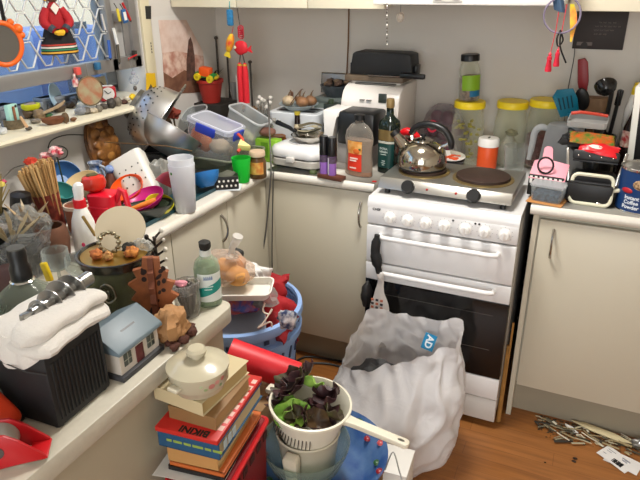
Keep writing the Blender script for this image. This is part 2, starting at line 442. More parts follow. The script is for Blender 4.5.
sk = nt.nodes.new('ShaderNodeTexSky'); sk.sky_type = 'NISHITA'; sk.sun_elevation = R(35); sk.sun_rotation = R(120); sk.sun_disc = False
nt.links.new(sk.outputs[0], bg.inputs[0]); bg.inputs[1].default_value = .9
SC.view_settings.view_transform = 'Standard'; SC.view_settings.look = 'None'; SC.view_settings.gamma = 1; SC.view_settings.exposure = .12
SC.cycles.use_denoising = True
SC.cycles.max_bounces = 8; SC.cycles.diffuse_bounces = 4; SC.cycles.transparent_max_bounces = 24
# ================================================================ the stove
SX, SY, SW = .471, -.098, .54
sv = thing('stove', 'white freestanding electric stove with seven knobs and a black glass oven', 'stove', (SX, SY, 0))
ENA = mat('#e4e3e2', .25, coat=.3); SIDE = mat('#a9a6a0', .45); GLB = mat('#0a0a0b', .12)
part('body', G().box((0, .03, .06), (SW, .66, .855), .003), SIDE, sv)
part('plinth', G().box((.01, .05, 0.0), (SW-.01, .62, .06)), BLACK, sv)
g = G().prism([(.0, .86), (.004, .876), (.016, .886), (.69, .886), (.69, .85), (.0, .85)], 0, SW, M=MX(((0, 0, 1, 0), (1, 0, 0, 0), (0, 1, 0, 0), (0, 0, 0, 1))))
part('cooktop', g, ENA, sv)
part('control_panel', G().box((.0, .0, .784), (SW, .04, .853), .004), ENA, sv)
for i in range(7):
    x = .088+i*.067 - (0 if i < 4 else -.006)
    k = part('knob', G().lathe([(0, 0), (.021, 0), (.0215, .005), (.017, .008), (.0165, .022), (.012, .026), (0, .026)], n=24, M=TR((x, 0, .818), (90, 0, 0))), mat('#f0eeea', .22, coat=.5), sv)
    part('pointer', G().box((x-.003, -.030, .812), (x+.003, -.024, .835), .001), mat('#ece9e4', .3), k)
    g = G()
    for q in range(9):
        a = R(-130+q*32); g.sph((x+math.sin(a)*.0265, -.0004, .818+math.cos(a)*.0265), .0011, n=6, m=4)
    part('marking', g, mat('#45423f', .6), sv)
for x, z in ((.318, .842), (.395, .842), (.408, .842)): part('indicator_light', G().sph((x, 0, z), .004, (1, .5, 1), n=10, m=6), BLACK, sv, 'small dark indicator light')
lettering(sv, 'CHEF', .013, mat('#222222', .5), TR((.036, -.0003, .842)), bold=.0004, name='logo')
part('grill_door', G().box((.0, -.004, .632), (SW, .03, .778), .004), ENA, sv)
part('oven_door', G().box((.0, -.004, .556), (SW, .03, .626), .003), ENA, sv)
part('oven_glass', G().box((.0, -.003, .236), (SW, .03, .556), .002), GLB, sv, 'black glass oven door')
part('oven_rack', G().box((.05, -.0036, .355), (.49, -.0028, .3562)).box((.05, -.0036, .50), (.49, -.0028, .5008)), mat('#77726c', .4, .5), sv)
part('drawer', G().box((.0, -.003, .14), (SW, .03, .233), .003), ENA, sv)
part('skirt', G().box((.0, .0, .035), (SW, .03, .136), .002), mat('#c9c6c1', .35), sv)
for z in (.748, .604):
    pts = [(.055, 0, z-.004), (.06, -.03, z), (.08, -.036, z), (.27, -.038, z), (.46, -.036, z), (.48, -.03, z), (.485, 0, z-.004)]
    part('handle', G().tube(pts, [.009]*7, n=10), mat('#efeeec', .3), sv)
# twin hotplate standing on the stove
A1 = at(381, 187, z=.905); B1 = at(512, 203, z=.905)
hp = thing('hotplate', 'silver twin electric hotplate standing on the stove under the kettle', 'hotplate', (.490, -.05, .8865), (0, 0, -1.5))
HPW, HPD = .482, .31
PLT = mat('#aeaba4', .35, .85)
g = G().prism([(0, .022), (.03, .058), (HPD-.01, .06), (HPD, .022)], 0, HPW, M=MX(((0, 0, 1, 0), (1, 0, 0, 0), (0, 1, 0, 0), (0, 0, 0, 1))), bev=.004)
part('housing', g, PLT, hp)
for x in (.03, HPW-.03):
    for y in (.03, HPD-.03): part('foot', G().cyl((x, y, 0), (x, y, .024), .011, .009), BLACK, hp)
for x, r in ((.13, .085), (.352, .098)):
    part('drip_ring', G().lathe([(r+.012, 0), (r+.012, .004), (r, .006), (r, 0)], n=36, M=TR((x, .155, .0575))), mat('#a08a5c', .35, .8), hp)
    part('burner', G().lathe([(0, 0), (r-.002, 0), (r-.002, .015), (r-.012, .019), (0, .018)], n=40, M=TR((x, .155, .0575))), mat('#3f2d26', .55, .2, var=.3, vs=30), hp, 'brown cast iron hotplate disc')
for x in (.115, .352):
    part('knob', G().lathe([(0, 0), (.025, 0), (.024, .012), (.021, .02), (0, .02)], n=24, M=TR((x, .012, .036), (60, 0, 0))), BLACK, hp)
for x in (.185, .29): part('indicator_light', G().sph((x, .013, .036), .005, n=10, m=6), mat('#a3201c', .3), hp, 'small red indicator light')
# kettle on the near-corner burner
kt = thing('kettle', 'stainless whistling kettle with black hoop handle on the hotplate', 'kettle', (.490+.123, .102, .961), (0, 0, -6))
KM = mat('#b9b2a4', .13, 1)
part('kettle_body', G().lathe([(0, 0), (.084, 0), (.089, .004), (.0925, .02), (.0915, .04), (.084, .066), (.066, .088), (.042, .1), (.036, .102), (0, .102)], n=44), KM, kt)
part('base_band', G().lathe([(.0885, .002), (.0905, .004), (.0905, .008), (.0885, .010)], n=40), DARK, kt)
lid = part('lid', G().lathe([(0, .1), (.04, .1), (.038, .106), (.02, .111), (0, .112)], n=28), KM, kt)
part('lid_knob', G().lathe([(0, .11), (.007, .11), (.006, .116), (.011, .12), (.009, .127), (0, .128)], n=16), BLACK, lid)
part('spout', G().cyl((-.066, -.01, .075), (-.108, -.014, .118), .024, .015), KM, kt)
part('whistle_cap', G().cyl((-.104, -.0135, .114), (-.116, -.0145, .127), .019, .017), BLACK, kt)
part('handle_strut', G().tube([(-.04, 0, .094), (-.048, 0, .13)], .006), STEEL, kt); part('handle_strut', G().tube([(.066, 0, .082), (.104, 0, .105)], .006), STEEL, kt)
pts = [(-.05, 0, .122), (-.035, 0, .145), (-.005, 0, .161), (.04, 0, .163), (.082, 0, .146), (.106, 0, .113), (.108, 0, .085)]
part('handle', G().tube(pts, [.011, .0125, .013, .013, .0135, .013, .011], n=10, smooth=4), BLACK, kt)
# ================================================================ behind the stove and on the worktop beside it
YEL = mat('#ffdf20', .4); RED = mat('#c8141c', .4); BROWN = mat('#5a3a26', .6); DGREY = mat('#2c2b2b', .5)
JARC = clear('#fbfcf6', .02, .05)
def big_jar(px, y, z, label, fill, lean=0, neck=.058):
    x = at(px, 103, y=y).x
    t = thing('storage_jar', label, 'jar', (x, y, z), (0, lean, 0), 'big clear jars with yellow lids'); t.scale = (1, 1, .89)
    part('jar_glass', G().lathe([(0, 0), (.062, 0), (.066, .01), (.066, .16), (.065, .2), (.061, .235), (neck, .245), (neck, .285), (neck-.003, .285), (neck-.003, .245), (.058, .235), (.062, .2), (.063, .16), (.063, .01), (.06, .004), (0, .004)], n=36), JARC, t)
    part('lid', G().lathe([(0, .272), (neck+.004, .272), (neck+.005, .278), (neck+.005, .298), (neck+.002, .303), (0, .303)], n=36, wob=.01), YEL, t, 'yellow screw lid')
    for n_, g_, m_ in fill: part(n_, g_, m_, t)
    return t
g1 = G()
for i in range(26):
    a = random.random()*6.28; r_ = .05*math.sqrt(random.random()); g1.sph((math.cos(a)*r_, math.sin(a)*r_, .02+random.random()*.19), .012, (1, .7, .5), n=6, m=4, rot=(random.random()*180, 0, random.random()*180))
o1 = part('pasta_filling', g1, clear('#d8d04a', .35, .4), thing('x', None, None)); rt = o1.parent; o1.parent = None
j1 = big_jar(470, .465, .886, 'big clear jar with yellow lid and a small black-lidded jar standing on it', [])
o1.parent = j1; o1['kind'] = 'stuff'; bpy.data.objects.remove(rt)
g2 = G().lathe([(0, .01), (.04, .01), (.045, .05), (.03, .10), (.012, .14), (0, .15)], n=14, wob=.3)
j2 = big_jar(513, .525, .886, 'big clear jar with yellow lid holding a white bag, behind the drinking glass', [('bag', g2, clear('#f1efe9', .5, .3)), ('bag_knot', G().sph((.012, -.02, .16), .022, (1.2, .8, .7), n=10, m=7, rough=.4, seed=2), mat('#8a8466', .6))])
j3 = big_jar(546, .53, .9, 'big clear jar with yellow lid beside the teal slotted turner', [('contents', G().lathe([(0, .006), (.058, .006), (.06, .02), (.06, .14), (.04, .15), (0, .15)], n=18, wob=.05), clear('#8c3a34', .4, .5))])
x = j1.location.x
t = thing('spice_jar', 'small clear jar with black lid and green label stacked on the yellow lid', 'jar', (x-.006, .465, .886+.3035*.89), (0, -3, 20))
part('jar_glass', G().lathe([(0, 0), (.038, 0), (.042, .006), (.042, .12), (.036, .145), (.033, .15), (.033, .17), (.031, .17), (.031, .15), (.034, .143), (.040, .118), (.040, .008), (0, .004)], n=28), JARC, t)
part('lid', G().lathe([(0, .158), (.037, .158), (.037, .18), (.035, .183), (0, .183)], n=28), BLACK, t)
part('label_sticker', G().lathe([(.0428, .045), (.0428, .105)], n=14, a0=R(-140), a1=R(-20)), mat('#86b31e', .5), t, 'lime green label')
part('label_sticker', G().lathe([(.0427, .02), (.0427, .044)], n=14, a0=R(-95), a1=R(-20)), mat('#1a6f9a', .5), t, 'blue label strip')
part('contents', G().lathe([(0, .006), (.038, .006), (.039, .09), (.03, .1), (0, .1)], n=16, wob=.1), mat('#5b463c', .7, var=.6, vs=70, h2='#a58f83'), t)
p = at(486, 169, z=.886)
t = thing('shaker', 'orange plastic shaker with white lid in front of the jars', 'shaker', (p.x, p.y, .886))
part('body', G().lathe([(0, 0), (.037, 0), (.04, .003), (.041, .10), (.038, .105), (0, .105)], n=30), mat('#d4501f', .4), t)
ld = part('lid', G().lathe([(.0, .1), (.043, .1), (.0435, .104), (.042, .128), (.038, .133), (0, .133)], n=30), WHITE, t, 'white lid')
part('spout_slot', G().box((-.004, -.012, .132), (.004, .012, .1345)), DARK, ld)
p = at(513, 172, z=.886)
single('drinking_glass', G().lathe([(0, 0), (.034, 0), (.036, .004), (.04, .05), (.046, .112), (.0445, .112), (.0385, .05), (.034, .008), (0, .008)], n=32), clear('#eef0ee', .06, .04), 'plain clear drinking glass beside the orange shaker', 'glass', (p.x, p.y, .886))
# plate of cut vegetables on a black pan behind the kettle
t = thing('frying_pan', 'dark frying pan behind the kettle with a white plate on it', 'pan', (.655, .395, .886), (0, 0, -62))
part('pan_body', G().lathe([(0, 0), (.05, 0), (.062, .035), (.06, .036), (.049, .004), (0, .004)], n=32), BLACK, t)
part('handle', G().tube([(-.06, 0, .03), (-.08, 0, .036), (-.1, 0, .04)], .009), BLACK, t)
t = thing('plate', 'white plate with orange scraps on the dark pan', 'plate', (.655, .395, .923), (4, 3, 0))
part('dish', G().lathe([(0, 0), (.04, 0), (.044, .004), (.062, .011), (.062, .014), (.043, .008), (0, .005)], n=36), WHITE, t)
for i, (a, b, c) in enumerate([(.012, -.02, 20), (.03, -.012, -30), (.0, 0, 60), (.022, .016, 10)]): part('carrot_scrap', G().box((a-.02, b-.005, .007), (a+.02, b+.005, .013), .002, M=TR(rot=(0, 0, c))), mat('#e2592a', .5), t, 'orange food scrap')
# saucepan with red handle
t = thing('saucepan', 'small steel saucepan with a bent red handle behind the kettle', 'pan', (.53, .34, .886))
part('pan_body', G().lathe([(0, 0), (.05, 0), (.054, .008), (.054, .115), (.058, .118), (.056, .121), (.052, .116), (.052, .01), (0, .008)], n=32), STEEL, t)
part('handle', G().tube([(.02, -.052, .115), (.005, -.062, .15), (-.03, -.066, .165), (-.06, -.066, .15)], [.01, .014, .016, .012], n=10, smooth=3), mat('#e01822', .35), t, 'bright red handle')
# onions in a bag
t = thing('onion_bag', 'clear plastic bag of red onions against the wall behind the kettle', 'bag', (.585, .53, .886))
def bagf(u, v):
    a = u*2*PI; z = v*.235; r_ = .108*math.sin(PI*min(1, .25+v*.72))**.5
    w = 1+.12*noise.noise(V((math.cos(a)*2, math.sin(a)*2, v*5)))
    return (math.cos(a)*r_*w, math.sin(a)*r_*w*.5, z)
part('bag_film', G().sheet(bagf, 28, 14), clear('#d6cfd2', .22, .18), t)
for i, (a, b, c, r_) in enumerate([(-.05, -.01, .04, .038), (.03, -.015, .045, .04), (.01, .0, .11, .04), (.055, .0, .13, .036), (-.05, 0, .12, .036), (.02, -.005, .175, .036), (-.03, 0, .18, .03)]):
    part('onion', G().sph((a, b, c), r_, (1, .9, .92), n=14, m=9, rough=.08, seed=i), mat('#6e2340', .35, var=.3, vs=40), t)
part('tag', G().lathe([(.018, 0), (.026, 0), (.026, .003), (.018, .003)], n=24, M=TR((-.03, -.066, .15), (80, 0, -20))), mat('#e03048', .4), t, 'pink printed ring')

# ---- clear jug lying upside down
p = at(556, 176, z=.9)
t = thing('measuring_jug', 'cloudy plastic jug upside down with its handle towards the stove', 'jug', (p.x+.008, p.y, .9), (0, 0, 8))
part('jug_body', G().loft([[(math.cos(a)*r_*1.08, math.sin(a)*r_, z) for a in [2*PI*k/32 for k in range(32)]] for r_, z in ((.078, 0), (.08, .004), (.07, .11), (.062, .195), (.056, .205), (.03, .208))], cap0=False), clear('#c9cbcd', .32, .3), t)
part('handle', G().tube([(-.062, 0, .185), (-.09, 0, .19), (-.108, 0, .17), (-.112, 0, .12), (-.118, 0, .06)], [.01, .013, .013, .012, .009], n=10, smooth=3), clear('#d5d7d8', .6, .35), t)
# pink paddle and striped box
p = at(550, 184, z=.97)
t = thing('recipe_box', 'small black and white striped box under the pink paddle', 'box', (1.066, .152, .9), (0, 0, -8))
part('box_body', G().box((-.06, -.045, 0), (.06, .045, .075), .003), mat('#15140f', .5), t)
g = G()
for i in range(7): g.box((-.055+i*.0165, -.0458, .045), (-.046+i*.0165, -.0448, .072))
part('stripe', g, WHITE, t)
t = thing('paddle', 'pink paddle shaped board with a black ring on it', 'board', (1.066, .142, .990), (42, 0, -8))
part('board', G().prism([(-.062, -.045), (.062, -.045), (.06, .03), (.0, .036), (-.01, .085), (-.018, .095), (-.034, .095), (-.042, .085), (-.034, .036), (-.06, .03)], 0, .006, bev=.0015), mat('#e79aa8', .5), t)
part('ring', G().tube([(math.cos(a)*.026-.012, math.sin(a)*.02-.002, .03+math.sin(a)*.02) for a in [2*PI*k/18 for k in range(18)]], .0035, n=6, closed=True), BLACK, t, 'black ring')
# clear tub
p = at(546, 204, z=.9)
t = thing('plastic_tub', 'small clear square tub with dark contents on an orange card', 'tub', (p.x+.0, p.y+.035, .904), (0, 0, -10))
part('tub_wall', G().rbox(.108, .075, .055, .012, t=.0015, taper=.1), clear('#eef1f2', .08, .08), t)
part('lid', G().rbox(.114, .08, .008, .012, z0=.053), clear('#eef2f4', .2, .15), t)
part('contents', G().rbox(.09, .058, .026, .01, z0=.003), mat('#29313a', .6, var=.6, vs=120, h2='#566a7c'), t)
single('orange_card', G().box((-.06, -.05, 0), (.06, .045, .0025)), mat('#c98d52', .6), 'orange card lying under the small clear tub', 'card', (p.x, p.y+.035, .901), (0, 0, -10))
# black griller with open lid
t = thing('sandwich_toaster', 'black electric griller with its lid raised beneath the snack packets', 'griller', (1.207, .155, .9), (0, 0, -2))
part('base', G().box((-.073, -.085, .006), (.073, .10, .075), .008), mat('#111112', .45), t)
part('grill_plate', G().box((-.065, -.075, .073), (.065, .09, .079), .003), mat('#2a2a2c', .4), t)
lid = part('lid', G().box((-.074, -.02, .0), (.074, .14, .035), .008, M=TR((0, .0, .135), (-14, 0, 0))), mat('#1b1b1c', .5), t)
part('label_strip', G().box((-.06, -.0, .0355), (.06, .012, .0362), M=TR((0, .0, .135), (-14, 0, 0))), mat('#9a934f', .5), lid)
for i in range(4): part('rivet', G().sph((-.054+i*.036, -.0225, .135+.02), .0035, n=8, m=5), CHROME, lid)
part('inner_plate', G().box((-.072, -.005, -.006), (.072, .13, .001), .002, M=TR((0, .0, .135), (-14, 0, 0))), mat('#303032', .4), lid)
for s in (-1, 1): part('hinge_arm', G().box((-.005, -.004, 0), (.005, .004, .115), .001, M=TR((s*.076, -.02, .06), (-22, s*10, 0))), STEEL, t)
for s in (-.058, .058):
    for q in (-.07, .08): part('foot', G().cyl((s, q, 0), (s, q, .008), .009), BLACK, t)
# cream frame handle leaning on it
p = at(588, 207, z=.9)
t = thing('appliance_handle', 'cream plastic frame handle with crossbar leaning on the black griller', 'handle', (p.x, p.y+.012, .9065), (-14, 0, -3))
def rr_pts(w, h, r_, n=5):
    o = []
    for cx, cz, a in ((1, 1, 0), (-1, 1, 90), (-1, 0, 180), (1, 0, 270)):
        for i in range(n+1):
            q = R(a+90*i/n); o.append((cx*(w/2-r_)+math.cos(q)*r_, 0, (h-r_ if cz else r_)+math.sin(q)*r_))
    return o
part('frame', G().tube(rr_pts(.128, .098, .02), .0065, n=8, closed=True), mat('#dcd9c0', .35), t)
part('crossbar', G().tube([(-.085, .01, .045), (-.05, .004, .052), (.05, .004, .05), (.085, .012, .058)], .007, n=8), mat('#dcd9c0', .35), t)
p = at(598, 206, z=.9)
single('pebble', G().sph((0, 0, .009), .011, (1.2, .9, .8), n=12, m=8, rough=.2), CHROME, 'small shiny metal blob in front of the black griller', 'trinket', (p.x, p.y-.008, .9))
# coffee tin
p = at(632, 213, z=.9)
t = thing('coffee_tin', 'blue instant coffee powder tin with steel rim on the worktop', 'tin', (p.x+.022, p.y+.062, .9), (0, 0, -12))
part('tin_body', G().lathe([(0, 0), (.075, 0), (.076, .004), (.076, .138), (0, .138)], n=44), mat('#173a6d', .35), t)
part('rim', G().lathe([(.0765, .0), (.078, .002), (.0765, .005)], n=44, cap=False), CHROME, t, 'steel rim'); part('rim', G().lathe([(.0755, .136), (.079, .139), (.079, .146), (.074, .147), (.073, .139)], n=44, cap=False), CHROME, t, 'steel rim')
part('lid', G().lathe([(0, .14), (.073, .14), (.073, .142), (0, .142)], n=36), mat('#b8b5ae', .3, .8), t)
part('coffee_picture', G().sph((0, 0, 0), 1, (.034, .004, .02), n=20, m=10, M=TR((.012, -.0745, .098))), mat('#6a4930', .7, var=.5, vs=160, h2='#c2a27a'), t)
part('red_badge', G().sph((0, 0, 0), 1, (.02, .004, .009), n=18, m=8, M=TR((-.036, -.0665, .074), (0, 0, -28))), mat('#b3202b', .4), t)
for i, w_ in enumerate(('Instant', 'Coffee', 'Powder')): lettering(t, w_, .0175, mat('#e9eef2', .4), TR((0, 0, .052-i*.016), (0, 0, -14)), bold=.0004, bend=.0762)
# white upright carton at the edge of the view, yellow capped bottle behind it
t = thing('white_carton', 'tall white slab leaning at the edge behind the coffee tin', 'carton', (1.322, .34, .9), (0, -4, -8))
part('carton_body', G().box((0, -.03, .0), (.26, .2, .37), .006), mat('#e5e2d8', .4), t)
part('dark_panel', G().box((.022, -.033, .02), (.24, -.0295, .34), .001), mat('#1d1c1d', .3), t, 'dark front panel')
t = thing('sauce_bottle', 'white squeeze bottle with yellow cap behind the white slab', 'bottle', (1.31, .545, .9))
part('body', G().lathe([(0, 0), (.026, 0), (.028, .01), (.028, .25), (.018, .30), (.014, .31), (0, .31)], n=22), WHITE, t)
part('cap', G().lathe([(0, .305), (.016, .305), (.016, .325), (.009, .35), (0, .352)], n=18), YEL, t, 'yellow cap')
# snack packets and tray on the griller
def packet(px, py, pz, w, h, m1, label, rot, cat='packet', name='snack_packet', sticker=None):
    pos = at(px, py, y=pz)
    g = G().sheet(lambda u, v: ((u-.5)*w*(1+.04*math.sin(v*30)), (v-.5)*h, .013*math.sin(PI*u)**.6*math.sin(PI*v)**.6+.004*noise.noise(V((u*6, v*6, w*90)))), 18, 10)
    g.sheet(lambda u, v: ((u-.5)*w*(1+.04*math.sin(v*30)), (v-.5)*h, -.010*math.sin(PI*u)**.6*math.sin(PI*v)**.6), 18, 10)
    t_ = thing(name, label, cat, pos, rot)
    part('wrapper', g, m1, t_)
    if sticker: part('emblem', G().sph((0, 0, 0), 1, (.022, .009, .002), n=16, m=8, M=TR((-.01, -.004, .0125))), sticker, t_)
    return t_
packet(592, 139, .19, .145, .06, mat('#c9541c', .3, vs=55, h2='#3c7a2c', var=.1), 'crinkled orange and green snack packet on the raised griller lid', (28, 4, 8))
packet(599, 149, .16, .125, .05, mat('#d31622', .28), 'shiny red snack packet at the front of the griller lid', (35, 6, -8), sticker=mat('#ecd9cf', .4))
t = single('black_bag', G().sph((0, 0, .03), .045, (1, .8, .7), n=20, m=12, rough=.5, seed=5), mat('#161617', .5), 'crumpled black plastic bag beside the snack packets', 'bag', at(573, 148, y=.22))
pp = at(588, 121, y=.26)
t = thing('meat_tray', 'clear film wrapped tray with red trim above the snack packets', 'tray', pp, (12, 0, -4))
part('tray', G().rbox(.13, .08, .022, .014, t=.002, z0=-.012), clear('#d9dad8', .5, .2), t)
part('film_edge', G().tube([(-.062, .03, .011), (-.03, .036, .016), (.03, .036, .013), (.06, .032, .011)], .006, n=7), mat('#d1452f', .35), t, 'red printed film edge')
# ---- utensil crock and utensils
cx, cyy = 1.205, .505
t = thing('utensil_crock', 'dark crock full of cooking tools behind the griller', 'crock', (cx, cyy, .9))
part('crock', G().lathe([(0, 0), (.06, 0), (.065, .01), (.065, .15), (.06, .15), (.06, .012), (0, .012)], n=28), mat('#262220', .4), t)
def utensil(name, label, px, py, y, foot, headf, hm, sm, r_=.006, cat='utensil'):
    top = at(px, py, y=y); ft = V(foot); d = top-ft; L = d.length; x_, y_, z_ = basis(d)
    # local z runs up the stem, local x across, facing the room
    z = d.normalized(); xx = V((1, 0, 0)); xx = (xx-z*xx.dot(z)).normalized(); yy = z.cross(xx)
    o = thing(name, label, cat, (0, 0, 0)); o.matrix_world = MX(((xx.x, yy.x, z.x, ft.x), (xx.y, yy.y, z.y, ft.y), (xx.z, yy.z, z.z, ft.z), (0, 0, 0, 1)))
    part('stem', G().tube([(0, 0, 0), (0, 0, L*.5), (0, 0, L)], r_, n=8), sm, o)
    part('head', headf(L), hm, o)
    return o
def slotted(L):
    g = G()
    g.prism([(-.034, .0), (.034, .0), (.042, .06), (.036, .105), (-.02, .115), (-.042, .09)], -.002, .002, M=MX(((1, 0, 0, 0), (0, 0, 1, 0), (0, 1, 0, L-.01), (0, 0, 0, 1))), bev=.0012)
    return g
TEAL = mat('#0d6f88', .35)
u = utensil('slotted_turner', 'teal slotted turner standing with its blade tilted towards the jars', 569, 113, .42, (1.175, .49, .912), slotted, TEAL, TEAL, .007)
L_ = (at(569, 113, y=.42)-V((1.175, .49, .912))).length
for i in range(4): part('slot', G().prism([(-.026+i*.014, .03), (-.021+i*.014, .03), (-.019+i*.015, .08), (-.024+i*.015, .08)], -.0024, .0024, M=MX(((1, 0, 0, 0), (0, 0, 1, 0), (0, 1, 0, L_-.01), (0, 0, 0, 1)))), mat('#06323f', .5), u)
spoon = lambda w, h: (lambda L: G().sph((0, 0, L+h*.42), 1, (w, .010, h*.55), n=16, m=10))
utensil('serving_spoon', 'black plastic serving spoon behind the teal turner', 583, 108, .45, (1.19, .515, .912), spoon(.026, .085), BLACK, BLACK)
utensil('silicone_spatula', 'dark red silicone spatula standing tall against the wall', 583, 92, .52, (1.18, .53, .912), lambda L: G().prism([(-.012, 0), (.012, 0), (.022, .05), (.022, .12), (.012, .138), (-.014, .135), (-.018, .05)], -.005, .005, M=MX(((1, 0, 0, 0), (0, 0, 1, 0), (0, 1, 0, L-.01), (0, 0, 0, 1))), bev=.003), mat('#8b1f24', .45), mat('#8b1f24', .45))
def ladle(L):
    return G().lathe([(0, -.03), (.02, -.027), (.034, -.012), (.039, .008), (.037, .008), (.032, -.011), (.018, -.024), (0, -.027)], n=22, M=TR((-.024, -.012, L+.0), (-60, -25, 0)))
utensil('ladle', 'black ladle with a shiny round bowl, tallest in the crock', 613, 86, .42, (1.22, .49, .912), ladle, mat('#171717', .2), BLACK, .008)
utensil('serving_fork', 'black cooking tool handle standing next to the ladle', 621, 90, .44, (1.235, .50, .912), lambda L: G().box((-.011, -.006, L-.06), (.011, .006, L), .004), mat('#171717', .25), BLACK, .007)
p = at(597, 112, y=.55)
t = thing('knife_block', 'tan wooden knife block against the wall behind the crock', 'knife block', (p.x, .555, .9), (0, 0, 0))
part('block', G().box((-.05, -.035, 0), (.04, .035, .285), .004), mat('#8f6a45', .6, var=.25, vs=14), t)
p = at(600, 122, y=.36)
t = thing('pepper_grinder', 'short black pepper grinder in front of the wooden block', 'grinder', (p.x, .36, .9))
part('grinder_body', G().lathe([(0, 0), (.022, 0), (.022, .12), (.017, .13), (.017, .2), (.019, .22), (.019, .262), (0, .265)], n=22), BLACK, t)
p = at(629, 125, y=.4)
t = thing('sauce_bottle', 'dark sauce bottle with red label beside the ladle', 'bottle', (p.x, .44, .9), (0, 3, 0))
part('bottle_body', G().lathe([(0, 0), (.024, 0), (.025, .005), (.025, .2), (.012, .25), (.011, .29), (0, .29)], n=20), mat('#1c0e0c', .15), t)
part('label_sticker', G().lathe([(.0255, .13), (.0255, .19)], n=20, cap=False), mat('#a01f24', .5, var=.5, vs=60, h2='#d8c9b8'), t, 'red and white label')
part('cap', G().lathe([(0, .285), (.014, .285), (.014, .31), (0, .31)], n=16), mat('#6d1c22', .4), t)
# dark sign on the wall
t = thing('wall_sign', 'square dark brown sign with pale handwriting on the back wall', 'sign', (1.148, .598, 1.428))
part('board', G().box((-.091, -.006, -.068), (.09, .0, .07), .0015), mat('#2c2321', .6), t)
g = G(); rs = random.Random(3)
for r_, (a, b) in enumerate([(-.008, .05), (-.02, .062), (-.022, .052), (-.02, .015)]):
    x = a
    while x < b:
        w_ = rs.uniform(.008, .016); n_ = 8
        g.tube([(x+w_*i/n_, -.0068, .03-r_*.014+.003*math.sin(i*2.3+r_)) for i in range(n_+1)], .0006, n=4); x += w_+.005
part('handwriting', g, mat('#a59a90', .6), t)
part('emblem', G().box((-.076, -.0068, -.055), (-.02, -.0058, -.042)), mat('#6b605b', .6), t); part('emblem', G().lathe([(0, 0), (.012, 0), (.012, .0008), (0, .0008)], n=20, M=TR((-.048, -.0062, -.054), (90, 0, 0))), mat('#241d1b', .6), t)
single('wall_wire', G().tube([(1.06, .594, 1.50), (1.062, .594, 1.40), (1.07, .594, 1.33), (1.066, .594, 1.2), (1.07, .594, 1.05)], .0018, n=6, smooth=4), mat('#4b4742', .5), 'thin grey wire running down the back wall below the sign', 'wire')
# charms hanging at the hood corner
HY = .078
def hang(px, py): return at(px, py, y=HY)
def ringpts(px, py, r_, n=24): c = hang(px, py); return [c+V((math.cos(2*PI*k/n)*r_, .004*math.sin(4*PI*k/n), math.sin(2*PI*k/n)*r_)) for k in range(n)]
single('bangle', G().tube(ringpts(562, 15, .054), .003, n=8, closed=True), clear('#b3a9c0', .55, .15), 'pale purple bangle hanging at the corner of the hood', 'bangle')
def tassel(pts, L, rr, label, group=None, col='#d2203a', cord='#c8323f'):
    P_ = [V(hang(*q)) for q in pts]; e = P_[-1]
    o = thing('tassel', label, 'tassel', e, group=group)
    part('cord', G().tube([q-e for q in P_], .0016, n=6), mat(cord, .5), o)
    g = G().lathe([(0, 0), (rr*.6, -.004), (rr*.75, -.012), (rr*.6, -.016), (rr, -L*.9), (rr*.9, -L), (0, -L)], n=18, wob=.2)
    part('fringe', g, mat(col, .7, bump=.4, bs=200), o); part('bead', G().sph((0, 0, .002), rr*.5, n=10, m=6), mat('#e63b4a', .4), o)
    return o
tassel([(560, 4), (556, 30), (550, 55)], .052, .011, 'red tassel hanging lowest from the hood corner')
tassel([(567, 4), (562, 30), (558, 51)], .048, .010, 'red tassel hanging just above the lowest one at the hood corner')
single('ribbon', G().sheet(lambda u, v: hang(572+3*u*math.sin(v*4), 4+v*38) + V(((u-.5)*.012, .002*math.sin(v*9), 0)), 2, 12, th=.001), mat('#e0662c', .6, h2='#cfc02c', vs=25), 'orange and yellow ribbon hanging beside the purple bangle', 'ribbon')
single('ribbon', G().tube([hang(*q) for q in [(560, 30), (563, 40), (558, 46), (557, 38), (561, 31), (560, 46), (566, 63)]], .003, n=6, smooth=5), BLACK, 'knotted black ribbon hanging through the purple bangle', 'ribbon')
single('cloth_scrap', G().sheet(lambda u, v: hang(552+11*u+2*v, -4+14*v+3*u) + V((0, .006*math.sin(u*7), 0)), 8, 6, th=.002), mat('#38506a', .8), 'small blue cloth scrap tied at the hood corner', 'cloth')
c = hang(396, 18)
t = thing('glass_charm', 'small clear glass bauble hanging under the hood', 'charm', (c.x, c.y+.05, c.z))
part('bauble', G().sph((0, 0, 0), .014, (1, 1, 1.25), n=16, m=10), clear('#e8e0d6', .25, .05), t); part('thread', G().tube([(0, 0, .017), (0, 0, .046)], .0012, n=6), GREY, t)
single('bead_string', G().tube([hang(387, 3), hang(387, 46)], .0012, n=5), GREY, 'thin chain of beads hanging from the end of the hood', 'chain')
b = bpy.data.objects['bead_string']
for i in range(13): part('bead', G().sph(hang(387, 6+i*3.2), .0035, n=8, m=5), mat('#57504a' if i % 3 else '#d8d4cc', .3), b)
